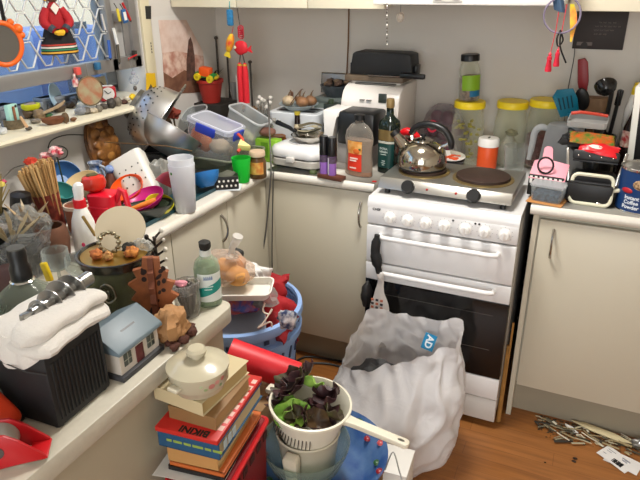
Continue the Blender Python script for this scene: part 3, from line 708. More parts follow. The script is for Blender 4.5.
# ================================================================ back worktop, from the stove to the corner
p = at(386, 173, z=.9)
t = thing('olive_oil_bottle', 'tall square dark green olive oil bottle beside the hotplate', 'bottle', (p.x, p.y+.025, .9), (0, 0, -14)); t.scale = (.86, .86, .82)
OLV = mat('#16201a', .12)
part('bottle_body', G().loft([[(x*k, y*k, z) for x, y in [(math.cos(a)*(.042+.008*abs(math.sin(2*a))), math.sin(a)*(.042+.008*abs(math.sin(2*a)))) for a in [2*PI*i/32 for i in range(32)]]] for k, z in ((.9, 0), (1, .004), (1, .232), (.93, .25), (.55, .268), (.36, .28), (.33, .325), (.36, .327), (.36, .335))]), OLV, t)
part('cap', G().lathe([(0, .315), (.0175, .315), (.0185, .32), (.0185, .352), (.016, .357), (0, .357)], n=22), mat('#8a7248', .35, .3), t, 'gold cap')
part('label_sticker', G().loft([[(math.cos(a)*(.0427+.008*abs(math.sin(2*a))), math.sin(a)*(.0427+.008*abs(math.sin(2*a))), z) for a in [R(-150)+R(120)*i/20 for i in range(21)]] for z in (.03, .148)], close=False, cap0=False, cap1=False), mat('#123c38', .4), t, 'dark teal label')
part('label_band', G().loft([[(math.cos(a)*(.043+.008*abs(math.sin(2*a))), math.sin(a)*(.043+.008*abs(math.sin(2*a))), z) for a in [R(-150)+R(120)*i/20 for i in range(21)]] for z in (.163, .215)], close=False, cap0=False, cap1=False), mat('#77643c', .4, .3), t, 'gold label band')
part('label_strip', G().loft([[(math.cos(a)*(.0432+.008*abs(math.sin(2*a))), math.sin(a)*(.0432+.008*abs(math.sin(2*a))), z) for a in [R(-150)+R(120)*i/20 for i in range(21)]] for z in (.15, .161)], close=False, cap0=False, cap1=False), mat('#b9b9ac', .4), t, 'pale label strip')
lw = mat('#c4cfc8', .5)
for s_, z in (('EXTRA', .124), ('VIRGIN', .108)): lettering(t, s_, .0135, lw, TR((0, -.0452, z)), bold=.0003)
for z, w_ in ((.094, .03), (.062, .016), (.052, .022), (.042, .012)): part('small_print', G().box((-w_/2, -.0458, z), (w_/2, -.0438, z+.003)), lw, t)
p = at(356, 177, z=.9)
t = thing('cordial_bottle', 'clear waisted plastic bottle with orange and red label and pink dregs', 'bottle', (p.x, p.y+.03, .9), (0, 0, -12)); t.scale = (1.15, 1, .92)
def oval(pr, M=None, n=36): return [[(math.cos(a)*r_*1.0, math.sin(a)*r_*.55, z) for a in [2*PI*k/n for k in range(n)]] for r_, z in pr]
PETP = [(.050, 0), (.054, .005), (.053, .06), (.049, .1), (.053, .14), (.055, .165), (.05, .192), (.034, .217), (.016, .23), (.0155, .245)]
part('bottle_wall', G().loft(oval(PETP), cap1=False), clear('#e4ddd2', .16, .07), t)
part('dregs', G().loft(oval([(.049, .003), (.052, .006), (.0515, .022)])), mat('#b5805f', .3), t)
part('liquid', G().loft(oval([(.0515, .023), (.0505, .06), (.0468, .1), (.0505, .14), (.052, .158)])), clear('#e2d2c4', .35, .25), t)
part('cap', G().lathe([(0, .24), (.019, .24), (.019, .262), (0, .264)], n=20), BLACK, t)
def ovlab(r0, z0, z1, a0, a1): 
    pr_ = lambda z: .0005+(.053 if z < .06 else .051 if z < .09 else .0512 if z < .12 else .0545)
    zs = [z0+(z1-z0)*k/5 for k in range(6)]
    return [[(math.cos(a)*(pr_(z)+.001), math.sin(a)*(pr_(z)+.001)*.55-.001, z) for a in [R(a0)+R(a1-a0)*i/14 for i in range(15)]] for z in zs]
lab = part('label_sticker', G().loft(ovlab(0, .025, .10, -125, -62), close=False, cap0=False, cap1=False), mat('#d8371f', .4), t, 'red lower label')
part('label_sticker', G().loft(ovlab(0, .10, .155, -125, -62), close=False, cap0=False, cap1=False), mat('#e8b46a', .45, vs=40, h2='#d8862f', var=.1), t, 'pale orange upper label')
part('fruit_picture', G().sph((0, 0, 0), 1, (.013, .002, .012), n=16, m=8, M=TR((.006, -.0315, .112))), mat('#d46a24', .5), lab); part('leaf_picture', G().sph((0, 0, 0), 1, (.006, .002, .004), n=10, m=6, M=TR((.018, -.0305, .122), (0, -30, 0))), mat('#33591f', .5), lab)
for z, w_ in ((.078, .032), (.068, .026), (.036, .026)): part('small_print', G().box((-.02, -.0315, z), (-.02+w_, -.0305, z+.006)), mat('#f2d9cc', .5), lab)
# two spray cans on a brown bar
p = at(329, 180, z=.9)
single('wooden_bar', G().box((-.055, -.02, 0), (.055, .02, .016), .002), mat('#5c3222', .5), 'short red-brown wooden bar under the purple spray cans', 'bar', (p.x+.002, p.y+.02, .9), (0, 0, -10))
for k, (dx, lb) in enumerate(((-.034, 'purple and black spray can beside the white sandwich press'), (.004, 'purple and black spray can with white panel, closer to the clear bottle'))):
    t = thing('spray_can', lb, 'spray can', (p.x+dx, p.y+.022-dx*.2, .916), group='spray cans on the wooden bar')
    part('can_body', G().lathe([(0, 0), (.0165, 0), (.0172, .002), (.0172, .075), (0, .075)], n=24), mat('#9a6cc0', .35), t)
    part('label_sticker', G().lathe([(.0174, .048), (.0174, .074)], n=24, cap=False), mat('#5d4c63', .4, var=.5, vs=90), t, 'grey label')
    if k: part('label_panel', G().lathe([(.0175, .004), (.0175, .070)], n=8, a0=R(-150), a1=R(-110), cap=False), mat('#d6cfd6', .4), t, 'white label panel')
    part('cap', G().lathe([(0, .075), (.0178, .075), (.0178, .143), (.016, .149), (0, .149)], n=24), mat('#0d0d10', .3), t)
q = at(312, 174, z=.9)
single('green_stopper', G().lathe([(0, 0), (.016, 0), (.016, .008), (.013, .011), (0, .011)], n=20), mat('#4c5a30', .5), 'small green bottle top lying beside the sandwich press', 'stopper', (q.x, q.y+.01, .9))
q = at(374, 182, z=.9)
single('bread_tag', G().box((-.008, -.006, 0), (.008, .006, .002)), mat('#c9241f', .4), 'tiny red plastic tag on the worktop edge by the stove', 'tag', (q.x, q.y+.004, .9))
# white bread maker with rounded top
t = thing('bread_maker', 'big white rounded bread maker with a black box lying on top', 'bread maker', (.316, .44, .9), (0, 0, 0)); t.scale = (.9, 1, 1)
g = G(); prof = [(-.125, 0), (-.125, .2), (-.12, .25), (-.10, .285), (-.065, .305), (-.02, .312), (.13, .312), (.13, 0)]
g.prism(prof, -.143, .143, M=MX(((0, 0, 1, 0), (1, 0, 0, 0), (0, 1, 0, 0), (0, 0, 0, 1))), bev=.01)
part('shell', g, mat('#e9e2da', .3), t)
part('lid_seam', G().box((-.1, -.06, .308), (.1, .08, .3145), .003), mat('#5c5853', .4), t)
part('lid_panel', G().box((-.125, -.04, .31), (.12, .10, .318), .004), mat('#e6dfd6', .3), t)
part('display', G().box((.046, -.122, .248), (.083, -.112, .285), .002, M=TR((0, -.003, 0))), mat('#2f3630', .3), t)
for x in (-.045, -.012): part('vent_slot', G().box((x, -.128, .252), (x+.022, -.117, .257)), GREY, t)
part('badge', G().sph((0, 0, 0), .03, (1, .15, 1), n=20, m=10, M=TR((-.02, -.127, .165))), mat('#f2eeea', .3), t)
g = G().box((-.135, -.055, 0), (.135, .055, .03), .003)
single('wooden_board', G().box((-.14, -.06, 0), (.12, .06, .022), .003), mat('#6e5d4a', .6, var=.3, vs=20), 'brown board between the bread maker and the black box', 'board', (.32, .44, 1.221), (0, 0, -1))
t = thing('black_box', 'long black box lying on the bread maker', 'box', (.335, .455, 1.244), (0, 0, -1))
part('box_body', G().prism([(-.14, 0), (.14, 0), (.135, .03), (.128, .088), (.1, .094), (-.115, .094), (-.128, .085), (-.136, .03)], -.055, .055, M=MX(((1, 0, 0, 0), (0, 0, 1, 0), (0, 1, 0, 0), (0, 0, 0, 1))), bev=.005), mat('#161617', .55), t)
for s in (-1, 1): part('catch', G().box((s*.142-.006, -.03, .01), (s*.142+.006, .03, .045), .003), BLACK, t)
q = at(398, 78, y=.36); q2 = at(423, 79, y=.36)
t = thing('knife', 'black handled knife lying on the brown board above the bread maker', 'knife', (.41, .372, 1.2445), (0, 0, -3))
single_h = part('handle', G().box((.02, -.012, .0), (.125, .012, .02), .005), BLACK, t); part('blade', G().box((-.12, -.012, .004), (.02, .012, .006)), STEEL, t)
# pod machine in front of it
t = thing('coffee_machine', 'grey and black coffee machine with a white side panel before the bread maker', 'coffee machine', (.285, .215, .9), (0, 0, -3))
part('base', G().box((-.055, -.04, 0), (.09, .085, .14), .008), mat('#9d9892', .45), t)
part('brew_head', G().box((-.045, -.055, .10), (.115, .085, .232), .012), mat('#141415', .4), t)
part('side_panel', G().prism([(-.105, .235), (-.035, .232), (-.037, .21), (-.05, .205), (-.068, .085), (-.1, .088)], -.06, .07, M=MX(((1, 0, 0, 0), (0, 0, 1, 0), (0, 1, 0, 0), (0, 0, 0, 1))), bev=.004), mat('#efece6', .35), t, 'white side panel')
part('drip_tray', G().box((-.05, -.075, 0), (.1, -.04, .02), .004), mat('#8f8a84', .4), t)
q = at(328, 150, y=.3)
t = thing('oil_tin', 'tall dark green tin between the toaster and the white panel', 'tin', (.152, .3, .9))
part('tin_body', G().box((-.028, -.02, 0), (.022, .03, .235), .004), mat('#1d261c', .4), t); part('cap', G().cyl((0, 0, .235), (0, 0, .25), .012), mat('#2a3a24', .4), t)
# toaster with a glass dish of garlic
t = thing('toaster', 'white two slot toaster carrying a glass dish of garlic', 'toaster', (-.03, .365, .9), (0, 0, 0))
part('shell', G().rbox(.245, .16, .175, .03, z0=.006, taper=.04), mat('#d9dde0', .3), t)
part('top_plate', G().rbox(.2, .1, .004, .02, z0=.178), mat('#8a8f92', .35, .5), t)
for y in (-.025, .025): part('slot', G().box((-.085, y-.012, .181), (.085, y+.012, .1835)), DARK, t)
part('lever', G().box((.121, -.02, .12), (.14, .02, .135), .003), DGREY, t)
for s in (-.09, .09): part('foot', G().box((s-.01, -.06, 0), (s+.01, .06, .008)), DARK, t)
dz = 1.085
t = thing('glass_dish', 'shallow glass dish on the white toaster', 'dish', (-.035, .365, dz))
part('dish', G().lathe([(0, 0), (.05, 0), (.075, .018), (.09, .024), (.089, .026), (.073, .021), (.049, .003), (0, .003)], n=30), clear('#cfd8da', .3, .1), t)
for i, (x, y, c, lb) in enumerate([(-.045, -.01, '#cdb694', 'pale garlic bulb in the glass dish'), (.03, -.02, '#9b6f4a', 'brown onion in the glass dish'), (.05, .02, '#8c6544', 'brown onion at the back of the glass dish'), (-.01, .03, '#7a5638', 'small dark shallot in the glass dish')]):
    t = thing('garlic_bulb' if i == 0 else 'onion', lb, 'vegetable', (-.035+x, .365+y, dz+.024+.012))
    part('bulb', G().sph((0, 0, 0), .027 if i < 3 else .02, (1.05, 1, .85), n=16, m=10, rough=.1, seed=i), mat(c, .6, var=.3, vs=60), t)
    part('stalk', G().tube([(0, 0, .018), (.004, .003, .035), (.012, .006, .048)], [.006, .003, .001], n=6), mat('#6b5236', .7), t)
for i, (x, y, lb) in enumerate([(-.068, .02, 'brown dried seed pod at the edge of the glass dish'), (0, -.045, 'curved dry twig across the glass dish')]):
    single('seed_pod', G().tube([(0, 0, 0), (.015, .005, .012), (.02, .01, .035), (.01, .01, .05)] if i == 0 else [(-.02, 0, 0), (0, .01, .03), (.03, .012, .065), (.04, .012, .068)], [.009, .011, .007, .002] if i == 0 else .002, n=8, smooth=4), mat('#5c3d28', .7), lb, 'seed pod', (-.035+x, .365+y, dz+.026))
# bowl of dark fruit on a grey green tin at the back
t = thing('storage_tin', 'grey green square tin against the back wall under the bowl', 'tin', (.07, .52, .9))
part('tin_body', G().box((-.07, -.07, 0), (.08, .07, .212), .005), mat('#66706a', .5), t); part('lid', G().box((-.073, -.073, .205), (.083, .073, .225), .004), mat('#5d6661', .45), t)
t = thing('bowl', 'dark grey bowl heaped with dried dark fruit on the tin', 'bowl', (.085, .515, 1.125))
part('bowl', G().lathe([(0, 0), (.045, 0), (.07, .04), (.076, .052), (.074, .053), (.066, .04), (.043, .004), (0, .004)], n=28), mat('#3c4246', .4), t)
rs = random.Random(11)
for i in range(14):
    a, r_ = rs.random()*6.28, .052*math.sqrt(rs.random())
    part('dried_fruit', G().sph((math.cos(a)*r_, math.sin(a)*r_, .05+rs.random()*.018), .013, (1.2, 1, .8), n=10, m=7, rough=.4, seed=i), mat(rs.choice(['#33261f', '#4d392b', '#6b5740']), .7), t)
t = thing('metal_tray', 'small bright tin tray standing behind the grey bowl', 'tray', (.055, .583, 1.126), (-6, 0, 0))
part('tray', G().box((-.075, -.003, 0), (.07, .003, .09), .002), mat('#a4a39e', .35, .7), t); part('rim', G().tube([(-.075, -.004, 0), (-.075, -.004, .09), (.07, -.004, .09), (.07, -.004, 0)], .003, n=6), STEEL, t)
single('bamboo_stick', G().tube([(.112, .592, 1.51), (.110, .592, 1.35), (.103, .588, 1.16), (.102, .588, 1.127)], .0035, n=7), mat('#7a5a3c', .7), 'thin brown bamboo stick against the back wall behind the tin', 'stick')
# sandwich press, low and white, with clutter on it
t = thing('sandwich_press', 'low white domed sandwich press in the corner with a pan on it', 'sandwich press', (.085, .165, .9), (0, 0, -6))
part('lower_shell', G().rbox(.235, .2, .03, .05, z0=.008), mat('#bdb8ae', .35), t)
part('gasket', G().rbox(.228, .194, .008, .048, z0=.037), mat('#4a4642', .5), t)
part('upper_shell', G().loft([[(x*k, y*k, z) for x, y in [(max(-1, min(1, 1.25*math.cos(a)))*.108+.012*math.cos(a), max(-1, min(1, 1.25*math.sin(a)))*.088+.012*math.sin(a)) for a in [2*PI*i/40 for i in range(40)]]] for k, z in ((.97, .044), (1, .05), (.99, .07), (.9, .085), (.7, .093), (.4, .095))]), mat('#e9e8e6', .25, coat=.3), t)
part('clip', G().box((-.018, -.115, .03), (.018, -.098, .052), .004), mat('#d9d6d0', .35), t)
part('crest', G().lathe([(.05, .0), (.052, .003), (.048, .004)], n=30, cap=False, sx=1.2, M=TR((0, -.01, .094))), mat('#d8d6d3', .3), t)
for s in (-.08, .08):
    for q in (-.07, .07): part('foot', G().cyl((s, q, 0), (s, q, .01), .012), DARK, t)
t = thing('frying_pan', 'small steel pan full of papers on the sandwich press', 'pan', (.105, .17, .9955), (0, 0, -12))
part('pan_body', G().lathe([(0, 0), (.05, 0), (.074, .03), (.072, .031), (.048, .003), (0, .003)], n=30), STEEL, t)
part('handle', G().tube([(-.07, 0, .03), (-.1, 0, .045), (-.17, 0, .06)], [.006, .009, .011], n=8), BLACK, t)
rs = random.Random(4)
for i in range(6):
    single('paper_slip', G().sheet(lambda u, v: ((u-.5)*.1, (v-.5)*.028, .006*math.sin(u*5+i)), 8, 2, th=.001), mat(rs.choice(['#8b8163', '#6f6a55', '#a39a80', '#59513c']), .7), 'folded drab paper slip in the small steel pan', 'paper', (.11+rs.uniform(-.01, .01), .17+rs.uniform(-.02, .02), 1.028+i*.007), (rs.uniform(-10, 10), rs.uniform(-12, 4), rs.uniform(-30, 50)), 'paper slips in the steel pan')
q = at(295, 130, y=.24)
t = thing('beer_bottle', 'small dark bottle with yellow cap before the white toaster', 'bottle', (q.x, .265, .9))
part('bottle_body', G().lathe([(0, 0), (.02, 0), (.021, .004), (.021, .1), (.013, .14), (.011, .185), (0, .185)], n=20), mat('#20130d', .12), t)
part('label_sticker', G().lathe([(.0215, .095), (.0215, .10)], n=20, cap=False), mat('#c9bfa5', .5), t); part('neck_label', G().lathe([(.0165, .122), (.0132, .142)], n=18, cap=False), mat('#cdbf9f', .5), t)
part('cap', G().lathe([(0, .182), (.013, .182), (.013, .194), (0, .195)], n=18), mat('#b8a62a', .4), t, 'yellow cap')
# corner clutter: amber bag, glass jar with beads, foil, brown block
t = thing('amber_bag', 'amber jar of sticky sauce beside the sandwich press', 'jar', (-.085, .25, .9))
part('jar_glass', G().lathe([(0, 0), (.042, 0), (.045, .006), (.045, .06), (.036, .075), (.036, .085), (0, .085)], n=26), clear('#a9672a', .6, .12), t); part('contents', G().lathe([(0, .004), (.038, .004), (.04, .05), (0, .055)], n=18), mat('#7a3d12', .5, var=.5, vs=70), t)
t = thing('glass_vase', 'clear glass tumbler of white bobbled sticks in the corner', 'vase', (-.21, .36, .9))
part('vase_glass', G().lathe([(0, 0), (.036, 0), (.04, .16), (.0385, .16), (.034, .005), (0, .005)], n=26), clear('#cfd4d2', .2, .08), t)
for i in range(9):
    a = i*.7; part('bead_stick', G().tube([(math.cos(a)*.01, math.sin(a)*.01, .006), (math.cos(a)*.03, math.sin(a)*.03, .2+.02*math.sin(i*2.1))], .003, n=6), mat('#8c8a84', .5), t)
    part('bobble', G().sph((math.cos(a)*.031, math.sin(a)*.031, .205+.02*math.sin(i*2.1)), .010, n=10, m=7), mat('#ddd8cf', .5), t)
t = single('foil_scrap', G().sph((0, 0, .03), .045, (1.2, .7, .8), n=16, m=10, rough=.7, seed=9), mat('#c9c9c6', .25, .8), 'crumpled silver foil between the vase and the toaster', 'foil', (-.13, .31, 1.0))
single('carton', G().box((-.03, -.025, 0), (.03, .025, .102), .003), mat('#4a4640', .6), 'plain grey carton under the crumpled foil', 'carton', (-.13, .315, .9))
single('bread_roll', G().sph((0, 0, .02), .034, (1.15, .85, .6), n=18, m=12, rough=.12, seed=3), mat('#7d5648', .75, bump=.4, bs=40), 'brown roll lying on top of the green box', 'bread', (-.082, .152, 1.003))
# plant pot with a toy car on top, black bowl, white box, sticks
px_, py_ = -.53, .40
t = thing('shelf_box', 'dark box in the corner holding up the red plant pot', 'box', (px_, py_+.03, .9))
part('box_body', G().box((-.065, -.08, 0), (.09, .11, .175), .004), mat('#2a2623', .6), t)
t = thing('plant_pot', 'red flower pot in the corner with a toy car on its rim', 'pot', (px_+.005, py_, 1.077))
part('pot', G().lathe([(0, 0), (.042, 0), (.058, .092), (.064, .094), (.064, .108), (.057, .108), (.05, .094), (.04, .006), (0, .006)], n=30), mat('#a82a20', .55), t)
part('soil', G().lathe([(0, .085), (.05, .085), (0, .098)], n=20), mat('#1d1713', .9), t)
g = G(); rs = random.Random(8)
for i in range(26):
    a = rs.random()*6.28; e = V((math.cos(a)*rs.uniform(.03, .085), math.sin(a)*rs.uniform(.03, .085), rs.uniform(.11, .16)))
    g.sheet(lambda u, v: V((0, 0, .09)).lerp(e, u)+V((-math.sin(a), math.cos(a), 0))*(v-.5)*.022*math.sin(PI*min(1, u+.05)), 4, 2, th=.0008)
part('foliage', g, mat('#1b2018', .6), t)
t = thing('toy_car', 'orange and green toy car with yellow wheels sitting on the red pot', 'toy car', (px_+.005, py_-.03, 1.187), (6, 8, 6))
part('car_body', G().box((-.05, -.02, .012), (.05, .02, .032), .005), mat('#1f8a3c', .4), t)
part('cabin', G().box((-.03, -.021, .016), (.026, .021, .058), .006), mat('#ec5a1a', .4), t)
for x in (-.033, .033):
    for y in (-.026, .026): 
        w_ = part('wheel', G().cyl((x, y-.006, .014), (x, y+.006, .014), .0165, n=20), mat('#e4cf24', .4), t); part('hub', G().cyl((x, y-.0075, .014), (x, y+.0075, .014), .006, n=12), mat('#c7a91a', .4), w_)
part('bumper', G().box((.05, -.018, .014), (.062, .018, .028), .004), mat('#e8c020', .4), t)
t = thing('lidded_bowl', 'squat black bowl in front of the red plant pot', 'bowl', (-.50, .255, .9))
part('bowl', G().lathe([(0, 0), (.06, 0), (.085, .045), (.085, .06), (.07, .075), (.03, .085), (0, .087)], n=30), mat('#1f1c1a', .35), t); part('knob', G().sph((0, 0, .093), .011, n=12, m=8), mat('#2a2624', .4), t)
t = thing('grey_carton', 'pale grey upright carton beside the red pot in the corner', 'carton', (-.405, .52, .9), (0, 0, 8))
part('carton_body', G().box((-.035, -.03, 0), (.035, .03, .30), .003), mat('#b3afa8', .5), t); part('carton_label', G().box((-.012, -.0315, .12), (.012, -.0298, .19), .0005), mat('#2a2721', .5), t); part('badge', G().box((-.009, -.0325, .135), (.009, -.0312, .155), .0005), mat('#a6762c', .5), t)
for i, (px, py0, py1, y, lb) in enumerate([(216, 38, 90, .56, 'dark club-ended stick leaning in the wall corner'), (227, 52, 100, .55, 'plain grey stick standing next to the club-ended one'), (250, 62, 110, .5, 'dark stick beside the red tassel with a knob at its top')]):
    a, b_ = at(px, py0, y=y), at(px+3, py1, y=y)
    b_ = V((b_.x, y, .9)); g = G().tube([b_, b_.lerp(a, .5), a], [.005, .005, .005], n=7).sph(a, .010 if i != 1 else .006, (1, 1, .8), n=10, m=7)
    single('stick', g, mat('#3a342f', .7), lb, 'stick')
t = thing('folder', 'slim grey folder standing behind the red tassel', 'folder', at(241, 118, y=.52).xy.to_3d()+V((0, 0, .9)))
part('cover', G().box((-.02, -.01, 0), (.035, .01, .26), .002, M=TR(rot=(0, -6, 0))), mat('#7b7a77', .5), t)
single('dried_flower', G().sph((0, 0, .035), .034, (1, 1, .9), n=16, m=10, rough=.5, seed=14), mat('#8a6c4a', .9, bump=.8, bs=80), 'round brown dried flower head at the foot of the red tassel', 'flower', (-.30, .45, 1.0))
single('tin', G().lathe([(0, 0), (.04, 0), (.04, .1), (0, .1)], n=26), mat('#57524b', .4, .4), 'low grey tin under the dried flower head', 'tin', (-.30, .45, .9))
# charms hanging from the wall cupboard
def cp_(px, py): return at(px, py, y=.243)
t = thing('lucky_charm', 'blue knitted charm hanging highest under the corner cupboard', 'charm', cp_(230, 17))
o = cp_(230, 17)
part('charm_body', G().box((-.014, -.008, -.035), (.014, .008, .03), .006), mat('#2d83b8', .7, var=.4, vs=120), t); part('cord', G().tube([(0, 0, .03), (0, .004, .062)], .0015, n=6), mat('#3aa0a0', .6), t)
t = thing('lucky_charm', 'red and yellow stuffed fish charm hanging under the blue one', 'charm', cp_(230, 43), (0, 18, 0))
part('fish_body', G().sph((0, 0, 0), .03, (.6, .5, 1.35), n=18, m=12), mat('#cf3a1e', .6, vs=35, h2='#e2b81e', var=.1), t); part('tail_fin', G().prism([(-.016, -.06), (.016, -.06), (.004, -.032), (-.004, -.032)], -.004, .004, M=MX(((1, 0, 0, 0), (0, 0, 1, 0), (0, 1, 0, 0), (0, 0, 0, 1)))), mat('#e0c32a', .6), t)
part('cord', G().tube([(0, 0, .035), (0, 0, .07)], .0014, n=6), mat('#b92525', .6), t)
t = thing('chinese_knot', 'big red knot charm with a fish and double red tassel', 'charm', cp_(241, 48))
RD = mat('#cc1626', .6)
part('fish_body', G().sph((0, 0, 0), .03, (1.15, .45, .95), n=18, m=12, rough=.15, seed=6), RD, t); part('eye', G().sph((-.022, -.014, .003), .007, (1, .5, 1), n=12, m=8), mat('#dfd6b0', .4), t)
part('tail_fin', G().prism([(.025, -.008), (.052, .012), (.046, -.002), (.055, -.018)], -.004, .004, M=MX(((1, 0, 0, 0), (0, 0, 1, 0), (0, 1, 0, 0), (0, 0, 0, 1)))), RD, t)
g = G()
for i in range(5): g.tube([(.004+.012*math.cos(k*PI/5), .003*math.sin(k), .048+i*.008+.010*math.sin(k*PI/5)) for k in range(11)], .0028, n=6)
part('knot', g, mat('#a91a2c', .7), t); part('cord', G().tube([(0, 0, .09), (-.006, 0, .16)], .002, n=6), mat('#2c2523', .6), t)
for s in (-.012, .014):
    b_ = part('tassel', G().lathe([(0, -.06), (.006, -.062), (.011, -.075), (.014, -.11), (.014, -.232), (0, -.232)], n=14, M=TR((s, 0, 0)), wob=.15), mat('#cf1424', .75, bump=.4, bs=150), t); part('gold_band', G().cyl((s, 0, -.066), (s, 0, -.074), .0108, n=14), mat('#d2a53a', .4, .5), b_); part('cord', G().tube([(s*.4, 0, -.025), (s, 0, -.062)], .002, n=6), mat('#1d1718', .6), t)
# two power cords looped over the worktop edge
g = G().tube([at(268, 100, y=.25), at(269, 120, y=.1), V((.016, .0, .915)), V((.019, -.014, .87)), at(266, 230, y=-.02), at(262, 262, y=-.03), at(260, 330, y=-.01), at(262, 352, y=-.06)], .0035, n=7, smooth=6)
single('power_cord', g, mat('#55524e', .5), 'grey power cord dropping over the worktop corner to the floor', 'cord')
g = G().tube([V((.028, .0, .912)), V((.031, -.014, .87)), at(272, 250, y=-.005), at(272.5, 280, y=-.0), at(274, 345, y=-.005), at(276, 356, y=-.02)], .0025, n=7, smooth=6)
single('power_cord', g, mat('#3a3835', .5), 'thin dark cord hanging straight beside the grey one at the corner', 'cord')
# ================================================================ left wall: poster, tags, things hanging on the window
WX = X0+.0015
def wy(px, py): return at(px, py, x=WX)
t = thing('poster', 'faded landscape poster with a robed figure, taped to the wall in the corner', 'poster', (WX, 0, 0))
def wall_poly(pts, off, th=.0006):
    P_ = [wy(*q) for q in pts]; a = sum(((P_[i].y*P_[(i+1) % len(P_)].z-P_[(i+1) % len(P_)].y*P_[i].z) for i in range(len(P_))))
    if a < 0: P_ = P_[::-1]
    return G().loft([[(off, q.y, q.z) for q in P_], [(off+th, q.y, q.z) for q in P_]])
part('sheet', wall_poly([(151, 17), (176, 15), (212, 62), (216, 108), (156, 112)], 0), mat('#dcd8d2', .7), t)
part('sky_print', wall_poly([(158, 20), (186, 20), (203, 52), (203, 57), (162, 54)], .0008), mat('#d6b8a8', .7, h2='#e6d0c4', vs=18), t)
part('cliff_print', wall_poly([(162, 53), (176, 51), (203, 56), (206, 88), (164, 92)], .0016), mat('#b98270', .8, h2='#e3c6b4', vs=24), t)
part('ground_print', wall_poly([(163, 72), (172, 78), (184, 70), (206, 78), (207, 92), (165, 94)], .0024), mat('#6d4736', .8, h2='#8a6048', vs=20), t)
part('figure_print', wall_poly([(188, 40), (190, 37), (192, 43), (194, 56), (195, 80), (186, 81), (186, 60)], .0032), mat('#6d4b3f', .8, h2='#4b332b', vs=40), t)
t = thing('wall_note', 'bright yellow card with a dark peak, low on the window architrave', 'card', (0, 0, 0))
ax = X0+.0125
def a_poly(pts, off): return G().loft([[(ax+off, at(*q, x=ax).y, at(*q, x=ax).z) for q in pts], [(ax+off+.0008, at(*q, x=ax).y, at(*q, x=ax).z) for q in pts]])
part('card', a_poly([(146, 73), (155, 73), (157, 93), (146, 93)], 0), mat('#e0b41c', .6), t); part('peak_print', a_poly([(147, 92), (150.5, 84), (155, 92)], .001), mat('#57503f', .7), t)
single('wall_hook', a_poly([(145, 6), (151, 6), (151, 19), (146, 19)], 0), mat('#2a2926', .6), 'black clip plate high on the cream window architrave', 'hook')
g = G()
for i in range(4): g.box((ax, .075, 1.335+i*.012), (ax+.0006, .08, 1.343+i*.012))
single('wall_marking', g, mat('#3b3a36', .6), 'short column of black marks on the cream architrave', 'marking')
HX = -.594
def hx(px, py): return at(px, py, x=HX)
# hand mirror
c = hx(3, 44); t = thing('hand_mirror', 'round orange framed mirror hanging by a black strap on the grille', 'mirror', c, (0, 0, -18))
yz = lambda a, r_: (0.0, math.cos(a)*r_, math.sin(a)*r_*1.12)
part('frame', G().tube([yz(2*PI*k/32, .058) for k in range(32)], .0085, n=10, closed=True), mat('#ec6414', .4), t)
part('mirror_glass', G().lathe([(0, -.002), (.054, -.002), (.054, .002), (0, .002)], n=30, sy=1.12, M=TR(rot=(90, 0, 90))), mat('#8d8d8b', .08, .9), t)
for a, r_ in ((35, .016), (58, .011), (18, .011)): part('rim_knob', G().sph(yz(R(a), .068), r_, n=14, m=9), mat('#ee6a16', .4), t)
part('strap', G().box((-.002, .012, .06), (.002, .024, .19), .001), BLACK, t)
# doll
c = hx(56, 25); t = thing('doll', 'small cloth doll in red coat and dark embroidered skirt hanging on the grille', 'doll', c, (0, 0, 62)); t.scale = (1.2, 1.2, 1.15)
part('torso', G().loft([[(math.cos(a)*w_, math.sin(a)*d_, z) for a in [2*PI*k/20 for k in range(20)]] for w_, d_, z in ((.034, .016, -.03), (.03, .017, 0), (.022, .015, .035), (.016, .013, .055), (.008, .008, .066))]), mat('#a3141d', .8, bump=.3, bs=120), t)
part('skirt', G().loft([[(math.cos(a)*w_*(1+.06*math.sin(5*a)), math.sin(a)*d_*(1+.06*math.sin(5*a)), z) for a in [2*PI*k/40 for k in range(40)]] for w_, d_, z in ((.052, .026, -.085), (.047, .024, -.05), (.034, .019, -.01))]), mat('#181718', .9), t)
for z, w_, cl in ((-.081, .0525, '#d9a437'), (-.073, .051, '#2f7a55'), (-.066, .0498, '#e0d8c6'), (-.059, .0485, '#b23a2c')): part('embroidery', G().loft([[(math.cos(a)*w_*1.015*(1+.06*math.sin(5*a)), math.sin(a)*w_*.515*(1+.06*math.sin(5*a)), z+dz) for a in [2*PI*k/40 for k in range(40)]] for dz in (0, .005)], cap0=False, cap1=False), mat(cl, .8), t)
for s in (-1, 1):
    part('sleeve', G().tube([(s*.02, 0, .046), (s*.036, -.012, .01), (s*.014, -.03, -.014)], [.012, .013, .010], n=10, smooth=4), mat('#a8131d', .8), t)
    part('cuff', G().cyl((s*.024, -.024, -.004), (s*.016, -.03, -.013), .0115, n=12), mat('#3a4049', .8), t)
part('flower_posy', G().sph((0, -.033, -.02), .012, (1.4, .7, .7), n=10, m=6, rough=.4), mat('#e2b022', .7), t)
hd_ = part('head', G().sph((0, -.002, .082), .018, n=18, m=12), mat('#6e4a36', .6), t)
part('hair', G().sph((0, .003, .088), .0185, (1.02, .95, .8), n=16, m=10), mat('#17110e', .8), t); part('scarf', G().prism([(-.012, .05), (.0, .03), (.012, .05), (0, .064)], -.019, -.015, M=MX(((1, 0, 0, 0), (0, 0, 1, 0), (0, 1, 0, 0), (0, 0, 0, 1)))), mat('#e3dcd0', .7), t); part('hat_tassel', G().tube([(-.015, -.01, .09), (-.024, -.012, .07)], .005, n=7), mat('#d5a11f', .7), t)
